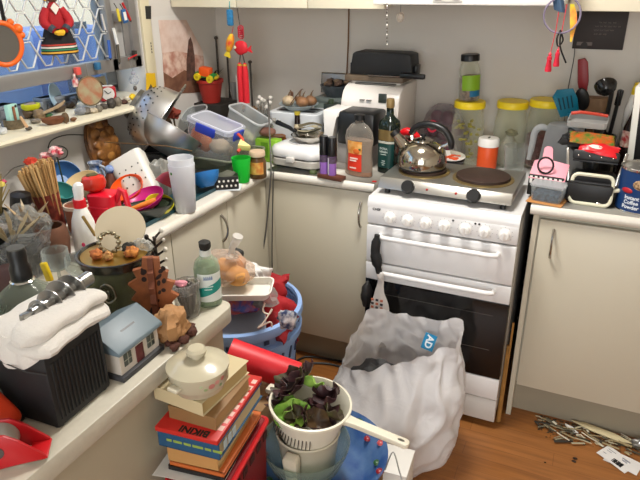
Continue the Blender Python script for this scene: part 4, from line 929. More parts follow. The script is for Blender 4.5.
# round picture, clock, ball
c = at(90, 91, x=-.572); t = thing('round_plaque', 'round wooden rimmed picture plaque hanging by a string over the sill', 'plaque', c, (0, 0, -28))
part('disc', G().lathe([(0, -.003), (.046, -.003), (.046, .003), (0, .003)], n=36, sy=1.1, M=TR(rot=(90, 0, 90))), mat('#a59a78', .6, vs=28, h2='#a5694c', var=.1), t)
part('rim', G().tube([(0, math.cos(2*PI*k/32)*.047, math.sin(2*PI*k/32)*.0525) for k in range(32)], .0038, n=8, closed=True), mat('#6d5a3c', .6), t); part('string', G().tube([(0, 0, .056), (-.02, .004, .10)], .0012, n=5), mat('#7a7466', .7), t)
b_ = at(109, 102, z=1.172); t = thing('alarm_clock', 'small red alarm clock with pale dial on the sill', 'clock', (b_.x, b_.y, 1.1725), (0, 0, 48))
part('case', G().box((-.032, -.012, .004), (.032, .012, .062), .008), mat('#b01c28', .35), t)
part('dial', G().lathe([(0, 0), (.025, 0), (.025, .002), (0, .003)], n=28, M=TR((0, -.012, .034), (90, 0, 0))), mat('#d9d6d2', .4), t)
for a, l_ in ((60, .015), (-40, .019)): part('clock_hand', G().box((-.0012, -.0165, 0), (.0012, -.0155, l_), M=TR((0, 0, .034), (0, a, 0))), BLACK, t)
for s in (-.02, .02): part('foot', G().cyl((s, 0, 0), (s, 0, .006), .006), DARK, t)
part('top_bar', G().box((-.022, -.008, .061), (.022, .008, .066), .002), mat('#d7d3cd', .4), t)
c = at(134, 80, x=-.55); t = thing('crystal_ball', 'clear faceted glass ball hanging at the end of the sill', 'ball', c)
part('ball', G().sph((0, 0, 0), .021, n=10, m=7), clear('#e6e9ee', .2, .03), t, ang=10); part('cap', G().sph((0, 0, .026), .009, n=10, m=6), clear('#dddde8', .3, .05), t); part('thread', G().tube([(0, 0, .03), (-.02, .01, .1)], .001, n=5), GREY, t); part('pendant', G().sph((0, 0, -.033), .008, (1, 1, 1.4), n=8, m=6), mat('#575049', .3), t)
# pegs, pens and tags on the grille and bar
for px, py, cl, lb in ((77, 71, '#e0584e', 'salmon pink clip on the lower bar of the grille'), (97, 66, '#2f6a92', 'blue clip on the lower bar of the grille')):
    c = hx(px, py); single('clip', G().box((-.008, -.011, -.014), (.012, .011, .014), .004), mat(cl, .4), lb, 'clip', c)
for i, (x0_, y0_, x1_, y1_, r_, cl, lb) in enumerate([(111, 28, 115, 44, .006, '#e6e4e0', 'white pen clipped upright to the grille stile'), (99, 14, 103, 30, .004, '#c9c4bf', 'thin pale pen hanging in the diamond grille'), (106, 40, 108, 58, .006, '#2a57a8', 'blue pen hanging low in the grille'), (115, 45, 117, 62, .006, '#4a4438', 'dark mottled pen below the white one on the stile'), (120, 3, 128, 20, .005, '#c22a2c', 'red pen hanging beside the blue tag')]):
    a, b_ = hx(x0_, y0_), hx(x1_, y1_)
    a.x += .012; b_.x += .012
    t = thing('pen', lb, 'pen', a); part('barrel', G().cyl((0, 0, 0), b_-a, r_, n=12), mat(cl, .4), t); part('tip', G().cyl(b_-a, (b_-a)*1.12, r_, r_*.3, n=12), mat('#333333', .4), t)
for px, py, cl, lb, w_, h_ in ((121, 16, '#2f5f97', 'blue plastic key tag with white window on the grille', .013, .026), (115, 15, '#d9c33c', 'yellow and green strip tag next to the blue key tag', .006, .024)):
    c = hx(px, py); c.x += .018; t = thing('key_tag', lb, 'tag', c, (8, 0, 0)); part('tag_body', G().box((-.003, -w_, -h_), (.003, w_, h_), .002), mat(cl, .4), t)
    if w_ > .01: part('tag_window', G().box((.0028, -w_*.6, -h_*.6), (.0036, w_*.6, h_*.6)), WHITE, t)
    part('loop', G().tube([(0, 0, h_), (-.012, .002, h_+.02)], .002, n=5), mat('#3f3a35', .5), t)
c = at(132, 57, x=-.600); t = thing('lock_lever', 'thin red lever at the lock opening of the grille frame', 'lever', c); part('lever', G().tube([(.006, -.03, -.004), (.01, 0, .004), (.012, .018, .008)], .003, n=7), mat('#c8262a', .4), t); part('lock', G().box((-.01, .012, -.012), (.008, .026, .024), .002), mat('#39342e', .5), t)
c = hx(75, 82); single('peg', G().box((-.004, -.012, -.018), (.006, .012, .012), .003).box((-.003, -.004, .012), (.004, .004, .03), .001), mat('#c23a44', .5, vs=60, h2='#e8dcd6', var=.1), 'small red and white peg hanging below the salmon clip', 'peg', c)
# ---- odds and ends along the sill
def sill(px, py): q = at(px, py, z=1.172); return V((max(-.74, min(-.472, q.x)), q.y, 1.1723))
t = thing('pill_box', 'mint green box standing in a brown woven pot at the near end of the sill', 'box', sill(15, 128) , (0, 0, 10))
part('box_body', G().box((-.008, -.022, .022), (.008, .022, .078), .002), mat('#a8d8cc', .5), t); part('spot', G().cyl((.0078, .013, .07), (.009, .013, .07), .005, n=12), DARK, t)
part('pot', G().lathe([(0, 0), (.03, 0), (.032, .006), (.031, .03), (.028, .03), (.027, .004), (0, .004)], n=22), mat('#7a6a4f', .8, var=.6, vs=90), t); part('stick', G().box((.009, -.006, .014), (.014, .002, .072), .001), mat('#8a5538', .6), t)
t = thing('wooden_peg', 'pale wooden stick leaning beside the mint green box', 'stick', sill(29, 131), (0, -8, 0)); part('stick', G().tube([(0, 0, .006), (0, -.016, .05)], [.0055, .004], n=8), mat('#cfa77e', .6), t); part('foot', G().sph((0, .002, .008), .009, (1.3, 1.3, .7), n=10, m=6), mat('#4b4238', .7), t)
t = thing('trinket_dish', 'bright yellow oval ring dish on top of brown stones on the sill', 'dish', sill(33, 118)+V((0, 0, .03)), (0, 0, 70)); part('dish', G().lathe([(0, 0), (.026, 0), (.033, .008), (.033, .02), (.027, .02), (.024, .008), (0, .006)], n=26, sy=.7), mat('#c9cc1c', .4), t); part('filling', G().sph((0, 0, .018), .02, (1.1, .7, .4), n=12, m=7, rough=.2), mat('#8d7f74', .7), t)
rs = random.Random(21)
t = single('wooden_boat', G().lathe([(0, 0), (.018, 0), (.032, .012), (.034, .022), (.031, .022), (.028, .012), (0, .006)], n=26, sx=1.3, sy=.75), mat('#7c4a2c', .6, var=.3, vs=30), 'small brown carved dish on the sill under the driftwood', 'dish', sill(55, 124), (0, 0, 75))
single('driftwood', G().tube([(0, -.055, .0), (0, -.02, .004), (0, .03, .012), (0, .06, .024)], [.005, .006, .006, .004], n=8, smooth=3), mat('#a08a6c', .8, var=.3, vs=40), 'long pale driftwood stick lying across the brown dish', 'stick', sill(57, 117)+V((-.01, 0, .022)), (0, 0, 4))
for px, py, r_, cl, lb, sc_ in [(68, 123, .014, '#6b5236', 'small upright brown stone pot right of the driftwood', (.8, .8, 1.3)), (75, 121, .011, '#8a5f3c', 'flat orange-brown pebble next to the stone pot', (1.2, 1, .6)), (36, 123, .015, '#8a8071', 'grey flat pebble at the front edge of the sill', (1.4, 1.1, .5)), (30, 118, .022, '#6f5a44', 'brown rough stone under the yellow dish', (1.2, 1, .9)), (40, 119, .02, '#8b7354', 'tan lumpy stone under the yellow dish', (1, 1.2, .9)), (47, 117, .016, '#386a3a', 'green glossy stone beside the yellow dish', (1.5, 1.2, .6)), (81, 115, .017, '#8d9096', 'round grey pebble below the blue plate', (1, 1.2, .9)), (87, 114, .016, '#6f675c', 'dull brown pebble below the round plaque', (1.2, 1, .8)), (94, 113, .015, '#c7b9a0', 'cream shell below the round plaque', (1.3, 1, .7)), (99, 112, .015, '#7d7668', 'grey-brown pebble past the round plaque', (1, 1.1, .9)), (104, 109, .014, '#4d4641', 'dark pebble in front of the red clock', (1.2, 1, .8)), (112, 108, .018, '#3f3933', 'dark knobbly stone just past the red clock', (1, 1, 1.1)), (118, 106, .018, '#7a7264', 'grey stone between the clock and the yellow flower', (1.1, 1, 1)), (124, 104, .013, '#58392e', 'small red-brown stone near the yellow flower', (1.3, 1, .7)), (127, 101, .016, '#efe6d2', 'white shell beside the yellow flower', (1.2, 1, .7)), (8, 128, .018, '#7d8187', 'grey stone beside the woven pot', (1, 1.2, .8)), (3, 134, .014, '#d8dad9', 'white pebble at the near end of the sill', (1, 1.2, .8)), (60, 112, .02, '#5a4838', 'dark brown stone behind the driftwood', (1, 1.4, .8)), (24, 112, .022, '#6a6260', 'dark grey stone behind the leaning wooden stick', (1, 1.3, .9)), (70, 108, .016, '#574b3e', 'brown pebble under the edge of the blue plate', (1, 1.2, .8))]:
    single('pebble', G().sph((0, 0, r_*sc_[2]*.9), r_, sc_, n=14, m=9, rough=.3, seed=px), mat(cl, .6, var=.35, vs=70), lb, 'pebble', sill(px, py), (0, 0, rs.uniform(0, 180)), 'stones and shells along the sill')
t = thing('artificial_flower', 'single yellow flower standing at the far end of the sill', 'flower', sill(134, 104)); part('stem', G().tube([(0, 0, 0), (0, 0, .02)], .003, n=6), mat('#4c6a2c', .6), t); part('blossom', G().sph((0, 0, .026), .015, (1, 1, .8), n=14, m=9, rough=.35, seed=2), mat('#e2be1c', .6), t)
c = sill(78, 111); t = thing('blue_plate', 'pale blue plate standing on edge on the sill beside the round plaque', 'plate', (-.68, c.y-.02, 1.1725)); part('dish', G().lathe([(0, 0), (.03, 0), (.05, .008), (.05, .011), (.03, .004), (0, .003)], n=30, M=TR((0, 0, .049), (0, 78, 25))), mat('#a9c6d8', .4), t)
c = sill(118, 103); t = thing('figurine_card', 'cream card with a dog picture leaning behind the stones', 'card', (-.70, -.12, 1.1725), (0, -8, 0)); part('card', G().box((-.002, -.03, 0), (.002, .03, .085)), mat('#b9ad8c', .6), t); part('dog_print', G().sph((.0022, 0, .04), .02, (.03, .6, 1.2), n=12, m=8, rough=.4), mat('#6b6152', .6), t)
c = sill(105, 96); single('leather_pouch', G().sph((0, 0, .03), .033, (.8, 1.1, .95), n=16, m=10, rough=.25, seed=3), mat('#4b342a', .6), 'brown leather pouch behind the red clock', 'pouch', (-.70, -.20, 1.1725))
for i, (y, z0, h_, w_, cl, lb) in enumerate([(-.62, 0, .055, .07, '#5e6269', 'dark grey plastic case behind the mint green box'), (-.50, 0, .04, .06, '#7e848c', 'mid grey plastic case behind the yellow dish'), (-.40, 0, .05, .065, '#70757c', 'long grey case behind the driftwood')]):
    t = thing('plastic_case', lb, 'case', (-.705, y, 1.1725), (0, 0, 8-9*i), 'grey plastic cases at the back of the sill'); part('case_body', G().box((-.03, -w_*.75, 0), (.03, w_*.75, h_), .006), mat(cl, .5), t); part('lid', G().box((-.031, -w_*.76, h_-.012), (.031, w_*.76, h_), .004), mat('#8b9199', .5), t)
rs = random.Random(77)
for i in range(22):
    y = -.86+i*.034+rs.uniform(-.01, .01); x = rs.uniform(-.755, -.655); s_ = rs.uniform(.012, .026); cl = rs.choice(['#3d3a37', '#5a564f', '#6d6f74', '#4b4036', '#7a6b55', '#2d3029', '#83858a', '#55432f'])
    g = G().sph((0, 0, s_*.9), s_, (rs.uniform(.7, 1.2), rs.uniform(.7, 1.3), .95), n=12, m=8, rough=.45, seed=i+50) if i % 3 else G().box((-s_*.8, -s_, 0), (s_*.8, s_, s_*1.7), .003)
    single('ornament', g, mat(cl, .6, var=.4, vs=60), 'small dull keepsake crowded at the very back of the sill under the grille', 'ornament', (x, y, 1.1725), (0, 0, rs.uniform(0, 180)), 'keepsakes at the back of the sill')
# outside the glass, by daylight
for i, (x, y, z0, r_, h_, cl, lb) in enumerate([(-1.35, -.18, .7, .24, .72, '#7f9fd6', 'blue plastic drum outside the window, nearest the grille stile'), (-1.45, .40, .7, .24, .70, '#6d8ec8', 'blue plastic drum outside, half hidden by the grille stile'), (-1.6, -.72, .7, .26, .74, '#93b2e4', 'pale blue drum outside behind the orange mirror')]):
    t = thing('plastic_drum', lb, 'drum', (x, y, z0)); part('drum_body', G().lathe([(0, 0), (r_*.95, 0), (r_, .03), (r_, h_*.33), (r_*1.03, h_*.35), (r_, h_*.37), (r_, h_*.66), (r_*1.03, h_*.68), (r_, h_*.7), (r_, h_-.03), (r_*.95, h_), (0, h_)], n=36), mat(cl, .4), t); part('bung', G().cyl((r_*.6, 0, h_), (r_*.6, 0, h_+.03), .04), DARK, t)
t = thing('garden_post', 'dark navy post standing between the blue drums outside', 'post', (-1.1, .12, .7)); part('post', G().box((-.025, -.025, 0), (.025, .025, .72), .003), mat('#27324f', .5), t); part('post_cap', G().box((-.03, -.03, .72), (.03, .03, .74), .003), mat('#27324f', .5), t)
# ================================================================ left worktop: the drainer and everything stacked on it
VL, VR, VU = -RT, RT, UP
t = thing('draining_tray', 'flat dark teal draining tray under the glass tub', 'tray', (0, 0, .9))
part('tray', G().rbox(.46, .80, .014, .03, t=.004, M=TR((-.285, -.36, .0005))), mat('#1d4650', .35), t)
Z0 = .9055
tb = thing('glass_tub', 'big clear smoky tub on the teal tray with a lunch box standing in it', 'tub', (-.235, -.005, Z0), (0, 0, -4))
part('tub_wall', G().rbox(.33, .25, .06, .03, t=.004, taper=.12), clear('#b9bba6', .16, .1), tb); part('rim', G().tube(rr_pts(.334, .254, .03), .004, n=7, closed=True, M=MX(((1, 0, 0, 0), (0, 0, 1, -.127), (0, 1, 0, .06), (0, 0, 0, 1)))), clear('#c9ccb8', .5, .15), tb)
# lunch boxes
def mframe(o, xa, za):
    z = V(za).normalized(); x = V(xa); x = (x-z*x.dot(z)).normalized(); return MX(((x.x, z.cross(x).x, z.x, o[0]), (x.y, z.cross(x).y, z.y, o[1]), (x.z, z.cross(x).z, z.z, o[2]), (0, 0, 0, 1)))
# long side of the lid runs from its far end down towards the viewer's right
t = thing('lunch_box', 'clear lunch box with blue clips and orange food standing in the smoky tub', 'lunch box', (0, 0, 0))
t.matrix_world = mframe(at(214, 139, d=(at(213, 140, z=1.03)-CAM).dot(FW)+.02), VR*.86-VU*.42-FW*.25, VU*.80+VR*.22-FW*.48) @ MX.Scale(1.13, 4)
LBW, LBD, LBH = .175, .12, .12
part('box_wall', G().rbox(LBW, LBD, LBH, .022, t=.002, taper=.1, M=TR((0, 0, -LBH*.55))), clear('#f0f2f6', .10, .1), t)
ld = part('lid', G().rbox(LBW+.01, LBD+.01, .014, .025, M=TR((0, 0, LBH*.45))), clear('#eef1fa', .24, .15), t)
part('seal', G().tube([(x*1.0, y, LBH*.45+.012) for x, y, _ in [(p_[0], p_[2]-.05, 0) for p_ in rr_pts(LBW-.012, LBD-.012, .02)]], .0035, n=6, closed=True, M=TR((0, -.0015, 0))), clear('#f2f4fa', .7, .2), t)
part('clip', G().box((-.04, -LBD/2-.011, LBH*.45-.02), (.04, -LBD/2-.003, LBH*.45+.012), .003), mat('#2b3fae', .35), t, 'blue side clip'); part('clip', G().box((LBW/2+.003, -.03, LBH*.45-.02), (LBW/2+.011, .03, LBH*.45+.012), .003), mat('#2b3fae', .35), t, 'blue end clip'); part('clip', G().box((-.04, LBD/2+.003, LBH*.45-.02), (.06, LBD/2+.011, LBH*.45+.012), .003), mat('#2b3fae', .35), t, 'blue back clip')
for i, (x, y, z, r_, cl, sc_) in enumerate([(-.045, -.03, -.0, .032, '#e8702a', (1, .5, 1.2)), (-.012, -.032, -.012, .03, '#ee8638', (.9, .5, 1.1)), (-.055, 0, -.03, .022, '#cf5f26', (1, 1, 1))]): part('carrot_slice', G().sph((x, y, z), r_, sc_, n=14, m=9, rough=.1, seed=i), mat(cl, .5), t)
for i, (x, y, z, r_) in enumerate([(.035, -.015, -.01, .036), (.01, .025, -.03, .03), (.05, .02, -.03, .024)]): part('bread_chunk', G().sph((x, y, z), r_, (1, 1, .7), n=14, m=9, rough=.25, seed=i+4), mat('#dcc39c', .8, bump=.4, bs=60), t)
t2 = thing('food_container', 'open clear container tilted behind the blue clipped lunch box', 'container', (0, 0, 0))
t2.matrix_world = mframe(at(246, 126, d=(at(245, 130, z=1.03)-CAM).dot(FW)+.03), VR*.84-VU*.50-FW*.25, VU*.72+VR*.36-FW*.45) @ MX.Scale(1.18, 4)
part('box_wall', G().rbox(.14, .10, .11, .02, t=.0022, taper=.14, M=TR((0, 0, -.06))), clear('#e6eaec', .25, .15), t2); part('rim', G().tube([(p_[0], p_[2]-.051, .049) for p_ in rr_pts(.144, .104, .022)], .004, n=7, closed=True), clear('#eef1f2', .6, .2), t2)
part('rice_cake', G().sph((-.0, 0, -.035), .04, (1.2, .9, .5), n=14, m=9, rough=.2, seed=8), mat('#d8d3a6', .8), t2)
t3 = thing('food_container', 'clear round cornered container lying behind the lunch box beside the steel bowl', 'container', (0, 0, 0))
t3.matrix_world = mframe(at(197, 118, d=(at(197, 122, z=1.03)-CAM).dot(FW)+.10), VR*.9-VU*.3, VU*.6-FW*.6-VR*.3)
part('box_wall', G().rbox(.12, .11, .07, .04, t=.002, taper=.1, M=TR((0, 0, -.04))), clear('#dfe4e6', .25, .15), t3); part('rim', G().tube([(p_[0], p_[2]-.056, .03) for p_ in rr_pts(.123, .113, .04)], .0035, n=7, closed=True), clear('#eef1f2', .6, .2), t3)
single('rubber_strip', G().tube([at(238, 134, d=2.33), at(243, 141, d=2.31), at(238, 152, d=2.29)], .006, n=8, smooth=4), mat('#c8402a', .5), 'red-orange strip between the two clear food boxes', 'strip')
single('cheese_wedge', G().prism([(-.02, -.015), (.03, -.01), (-.012, .03)], -.012, .012, bev=.002), mat('#e8dc8e', .6), 'pale yellow cheese wedge between the clear food boxes', 'cheese', at(243, 146, d=2.30), (20, 10, 30))
# steel colander, big bowl
def steel_frame(px, py, z, za): 
    c = at(px, py, d=(at(px, py, z=z)-CAM).dot(FW)); return c
ax_ = (VL*.78+VU*.50-FW*.25)
t = thing('colander', 'dented steel colander on its side against the wall by the sill', 'colander', (0, 0, 0))
t.matrix_world = mframe(at(161, 121, d=2.45), VU, -ax_)
part('bowl', G().lathe([(.06, -.112), (.066, -.112), (.095, -.095), (.125, -.055), (.137, 0), (.148, .002), (.148, .006), (.135, .004), (.122, -.054), (.092, -.092), (.06, -.107), (0, -.107)], n=48), mat('#d2d1cf', .36, .95), t)
part('foot_ring', G().lathe([(.058, -.128), (.064, -.128), (.068, -.106), (.062, -.106)], n=36, cap=False), mat('#77756f', .35, .9), t)
g = G()
for k in range(3):
    for i in range(22):
        a = 2*PI*i/22+k*.14; r_, z = ((.102, -.0885), (.114, -.0735), (.1245, -.0545))[k]
        n_ = V((math.cos(a)*.8, math.sin(a)*.8, -.6)); q = V((math.cos(a)*r_, math.sin(a)*r_, z)); g.cyl(q-n_*.001, q+n_*.0012, .0033, n=7)
o = part('perforation', g, mat('#191817', .6), t)
part('side_handle', G().tube([(.147, -.035, .003), (.176, -.025, .004), (.18, 0, .004), (.176, .025, .004), (.147, .035, .003)], .004, n=8), STEEL, t); part('side_handle', G().tube([(-.147, -.035, .003), (-.176, -.025, .004), (-.18, 0, .004), (-.176, .025, .004), (-.147, .035, .003)], .004, n=8), STEEL, t)
t = thing('mixing_bowl', 'large brushed steel bowl tilted beneath the colander', 'bowl', (0, 0, 0))
t.matrix_world = mframe(at(174, 129, d=2.36), VR-VU*.45, VU*.80+VR*.46+FW*.02)
part('bowl', G().lathe([(0, -.105), (.05, -.103), (.085, -.08), (.108, -.04), (.115, 0), (.122, .001), (.122, .004), (.113, .003), (.105, -.039), (.083, -.077), (.049, -.099), (0, -.101)], n=48), mat('#cfcdc9', .38, .95), t)
# turtle shell
b_ = at(105, 160, x=-.55)
t = thing('turtle_shell', 'brown patterned turtle shell leaning upright against the wall below the sill', 'shell', (-.545, -.30, .905), (0, -14, 0)); t.scale = (1, 1.12, .98)
sh = mat('#9a6632', .35, vs=22, h2='#5c3519', var=.1)
part('carapace', G().sph((0, 0, .118), 1, (.034, .070, .118), n=30, m=18), sh, t)
for i, z in enumerate((.04, .08, .12, .16, .2)):
    w_ = math.sqrt(max(0, 1-((z-.118)/.118)**2))
    part('scute', G().sph((.030*w_, 0, z), 1, (.006, .021, .0205), n=12, m=8), mat('#b8803f', .35, vs=30, h2='#6b3f1c', var=.1), t)
    for s in (-1, 1): part('scute', G().sph((.024*w_+.002, s*.036*w_, z+.012), 1, (.0065, .021*w_+.004, .021), n=12, m=8), mat('#a8723a', .35, vs=30, h2='#5d3416', var=.1), t)
part('shell_rim', G().tube([(.002, math.cos(2*PI*k/36)*.071, .118+math.sin(2*PI*k/36)*.119) for k in range(36)], .006, n=7, closed=True), mat('#6d4522', .4, var=.5, vs=60), t)
# wire loop on the wall, thin skewer
single('wire_loop', G().tube([at(48, 148, x=-.585), at(52, 140, x=-.585), at(66, 135, x=-.585), at(84, 135, x=-.585)], .002, n=6, smooth=5).tube([at(48, 148, x=-.585), at(60, 146, x=-.58), at(67, 150, x=-.575), at(66, 157, x=-.57), at(58, 160, x=-.565)], .0022, n=6, smooth=5), mat('#35322f', .5), 'thin black cable curled against the wall under the sill', 'cable')
single('skewer', G().tube([at(104, 142, d=2.28), at(166, 146, d=2.2), at(192, 151, d=2.16)], .0022, n=6), mat('#6b4f2e', .6), 'long thin brown rod lying across in front of the steel bowls', 'rod')
# cutlery caddy, clear bag
t = thing('cutlery_caddy', 'white perforated plastic cutlery caddy tilted beside the orange bowl', 'caddy', (0, 0, 0))
t.matrix_world = mframe(at(141, 186, d=2.12), VR*.8+VU*.45, VU*.78-VR*.46+FW*.2) @ MX.Scale(1.22, 4)
part('caddy_wall', G().rbox(.105, .07, .17, .02, t=.003, taper=.15, M=TR((0, 0, -.075))), mat('#dcd9d0', .4), t)
rs = random.Random(5)
for k in range(3):
    for i in range(4): part('drain_hole', G().cyl((-.03+i*.02, -.0345, -.0+k*.025), (-.03+i*.02, -.032, -.0+k*.025), .0022, n=8), mat('#3b372f', .6), t)
t = single('plastic_bag', G().sph((0, 0, 0), .062, (.9, .7, 1.15), n=22, m=14, rough=.35, seed=12), clear('#c3c2ba', .45, .2), 'cloudy plastic bag slumped beside the cutlery caddy', 'bag', at(160, 178, d=2.16))
# bowls
def bowl(name, label, px, py, d, r_, h_, col, za, cat='bowl', rough=.35, th=.0025, xa=VR):
    o = thing(name, label, cat, (0, 0, 0)); o.matrix_world = mframe(at(px, py, d=d), xa, za)
    part('bowl', G().lathe([(0, -h_), (r_*.45, -h_), (r_*.8, -h_*.6), (r_*.95, -h_*.25), (r_, 0), (r_-th, 0), (r_*.95-th, -h_*.25), (r_*.8-th, -h_*.58), (r_*.43, -h_+th), (0, -h_+th)], n=36), mat(col, rough), o); return o
bowl('bowl', 'bright orange plastic bowl tipped towards the room behind the red jug', 126, 187, 2.05, .06, .045, '#ee5a12', VU*.55-FW*.75+VL*.2)
bowl('bowl', 'dark red plastic bowl upside down beside the frosted tumbler', 170, 187, 2.06, .055, .05, '#8e1526', -VU*.8+VL*.4)
bowl('bowl', 'glossy magenta oval bowl lying under the orange bowl', 143, 198, 1.98, .07, .035, '#c91a7c', VU*.72-FW*.55+VL*.25)
bowl('bowl', 'lime yellow bowl peeping out under the magenta one', 160, 202, 1.985, .046, .04, '#d5d01c', VU*.72-FW*.6+VR*.25)
bowl('bowl', 'blue plastic bowl behind the frosted tumbler', 204, 172, 2.2, .055, .055, '#2a78c0', VU*.95+VL*.2-FW*.1)
bowl('bowl', 'pale blue bowl on edge behind the skewer bundle', 66, 175, 2.04, .055, .05, '#4b7fb8', VU*.3-FW*.6+VR*.5)
t = thing('trough', 'long dark green trough lying along the front under the bright bowls', 'trough', (0, 0, 0)); t.matrix_world = mframe(at(143, 214, z=.93), at(170, 205, z=.93)-at(120, 216, z=.93), (0, 0, 1))
part('trough', G().rbox(.22, .11, .045, .05, t=.004, taper=.3, M=TR((0, 0.02, -.025))), mat('#1f2a22', .35), t); part('inner_liner', G().rbox(.19, .085, .03, .04, t=.003, taper=.3, M=TR((0, .02, -.012))), mat('#34402f', .4), t)
t = thing('spatula', 'orange handled spatula lying across the magenta bowl', 'spatula', (0, 0, 0)); a, b_ = at(126, 211, d=1.93), at(156, 200, d=1.95); t.location = a
part('handle', G().tube([(0, 0, 0), (b_-a)*.5, (b_-a)], [.006, .0085, .009], n=10), mat('#e8862a', .4), t); part('blade', G().tube([(a-a), (at(110, 216, d=1.93)-a)], [.006, .004], n=8), mat('#d9762a', .4), t)
# frosted tumblers, polka box, green cup, jar, carton
p = at(187, 212, z=.9)
for i in range(2):
    t = thing('tumbler', ('tall frosted white plastic tumbler at the worktop edge, the outer of the nested two', 'second frosted tumbler nested inside the tall one at the worktop edge')[i], 'tumbler', (p.x-.01, p.y+.008, .9005+i*.022)); k = 1-.04*i
    part('wall', G().lathe([(0, 0), (.031*k, 0), (.034*k, .004), (.044*k, .165), (.0425*k, .165), (.0325*k, .006), (0, .005)], n=36), clear('#fafcff', .72, .35), t)
part('fleck', G().sph((-.012, -.0415, .118), .004, (1, .3, 1.3), n=8, m=5), mat('#3c8a4a', .5), t)
p = at(226, 190, z=.9); t = thing('polka_dot_box', 'small black box with white dots on a paper napkin', 'box', (p.x-.008, p.y+.02, .9025), (0, 0, 35)); t.scale = (1.15, 1.15, 1.35)
part('box_body', G().box((-.038, -.024, 0), (.038, .024, .036), .003), mat('#141414', .5), t)
for i in range(5):
    for k in range(2): part('dot', G().sph((-.03+i*.0145+.006*k, -.0242, .011+k*.014), .0036, (1, .2, 1), n=8, m=5), WHITE, t)
for i in range(3): part('dot', G().sph((.0382, -.014+i*.014, .018), .0036, (.2, 1, 1), n=8, m=5), WHITE, t)
part('tissue', G().sph((0, 0, .036), .024, (1.2, .75, .45), n=14, m=8, rough=.5, seed=4), mat('#57584a', .7), t)
single('napkin', G().sheet(lambda u, v: ((u-.5)*.12, (v-.5)*.075, .002*math.sin(u*9)*v), 10, 6, th=.001), mat('#d8dde0', .7), 'white paper napkin under the polka dot box', 'napkin', (p.x-.016, p.y+.02, .9022), (0, 0, 25))
p = at(241, 183, z=.9); single('cup', G().lathe([(0, 0), (.027, 0), (.0285, .003), (.037, .096), (.0355, .096), (.027, .005), (0, .005)], n=36), clear('#3cf05c', .66, .3), 'bright green plastic cup at the worktop edge', 'cup', (p.x-.006, p.y+.02, .9))
p = at(256, 180, z=.9); t = thing('jam_jar', 'glass jar of brown spread with cream lid behind the green cup', 'jar', (p.x+.006-.016, p.y+.035, .9))
part('jar_glass', G().lathe([(0, 0), (.031, 0), (.034, .005), (.034, .066), (.028, .08), (.028, .09), (0, .09)], n=30), clear('#8d6a44', .6, .1), t); part('lid', G().lathe([(0, .088), (.0315, .088), (.032, .092), (.032, .104), (.029, .108), (0, .107)], n=30), mat('#cdb496', .4), t); part('label_sticker', G().lathe([(.0345, .02), (.0345, .068)], n=14, a0=R(-150), a1=R(-20)), mat('#dcb75e', .5, vs=45, h2='#c9702c', var=.1), t, 'yellow and orange label')
t = thing('juice_carton', 'lime green carton standing in the corner behind the jar', 'carton', (-.075, .145, .9), (0, 0, -6)); part('carton_body', G().box((-.05, -.026, 0), (.055, .026, .098), .002), mat('#8bbf34', .5), t); part('barcode', G().box((.028, -.0268, .01), (.044, -.0258, .04)), mat('#d9dcd0', .5), t); part('stripe', G().box((-.02, -.0268, .02), (.018, -.0258, .085)), mat('#6aa028', .5), t)
# red jug with handle, tomato, spray bottle
t = thing('detergent_jug', 'bright red ribbed plastic jug with a slim handle, tomato on top', 'jug', (0, 0, 0)); t.matrix_world = mframe(V((-.082, -.82, .90)), (1, .25, 0), (0, 0, 1)) @ MX.Diagonal((.95, .9, 1.08, 1))
part('jug_body', G().rbox(.085, .075, .145, .018, taper=.05), mat('#d8122c', .35), t)
for z in (.05, .08, .11): part('rib', G().box((-.036, -.041, z-.003), (.03, -.034, z+.003), .003), mat('#e01a34', .35), t)
part('handle', G().tube([(.04, 0, .12), (.058, 0, .155), (.07, 0, .15), (.085, 0, .06), (.08, 0, .03)], [.007, .009, .009, .009, .008], n=10), mat('#d8122c', .35), t)
t = thing('tomato', 'ripe red tomato sitting on the red jug', 'tomato', (-.112, -.82, 1.081)); part('fruit', G().lathe([(0, -.024), (.016, -.026), (.032, -.014), (.036, .002), (.03, .018), (.014, .024), (0, .019)], n=30, wob=.06), mat('#c62a18', .25, coat=.3), t); part('calyx', G().sph((0, 0, .024), .016, (1.1, 1, .25), n=10, m=6, rough=.6), mat('#55502a', .7), t)
t = thing('spray_bottle', 'white spray bottle with a red collar in front of the red jug', 'bottle', (0, 0, 0)); p = V((-.062, -.93, .9)); t.location = p; t.scale = (.98, .98, 1.02)
part('bottle_body', G().loft([[(math.cos(a)*r_, math.sin(a)*r_*.75, z) for a in [2*PI*k/28 for k in range(28)]] for r_, z in ((.036, 0), (.04, .006), (.04, .075), (.034, .11), (.024, .135), (.016, .15))]), mat('#e9e6df', .35), t)
part('collar', G().cyl((0, 0, .148), (0, 0, .17), .0175, n=22), mat('#d3121f', .4), t, 'red collar'); part('trigger_head', G().loft([[(x+math.cos(a)*r_, math.sin(a)*r_*.8, z) for a in [2*PI*k/18 for k in range(18)]] for x, r_, z in ((0, .014, .168), (.002, .015, .185), (.003, .0165, .2), (.006, .014, .212), (.008, .006, .218))]), mat('#f1efeb', .35), t); part('sticker', G().sph((.014, -.026, .05), 1, (.008, .003, .008), n=10, m=6), mat('#d8386a', .5), t, 'pink sticker')
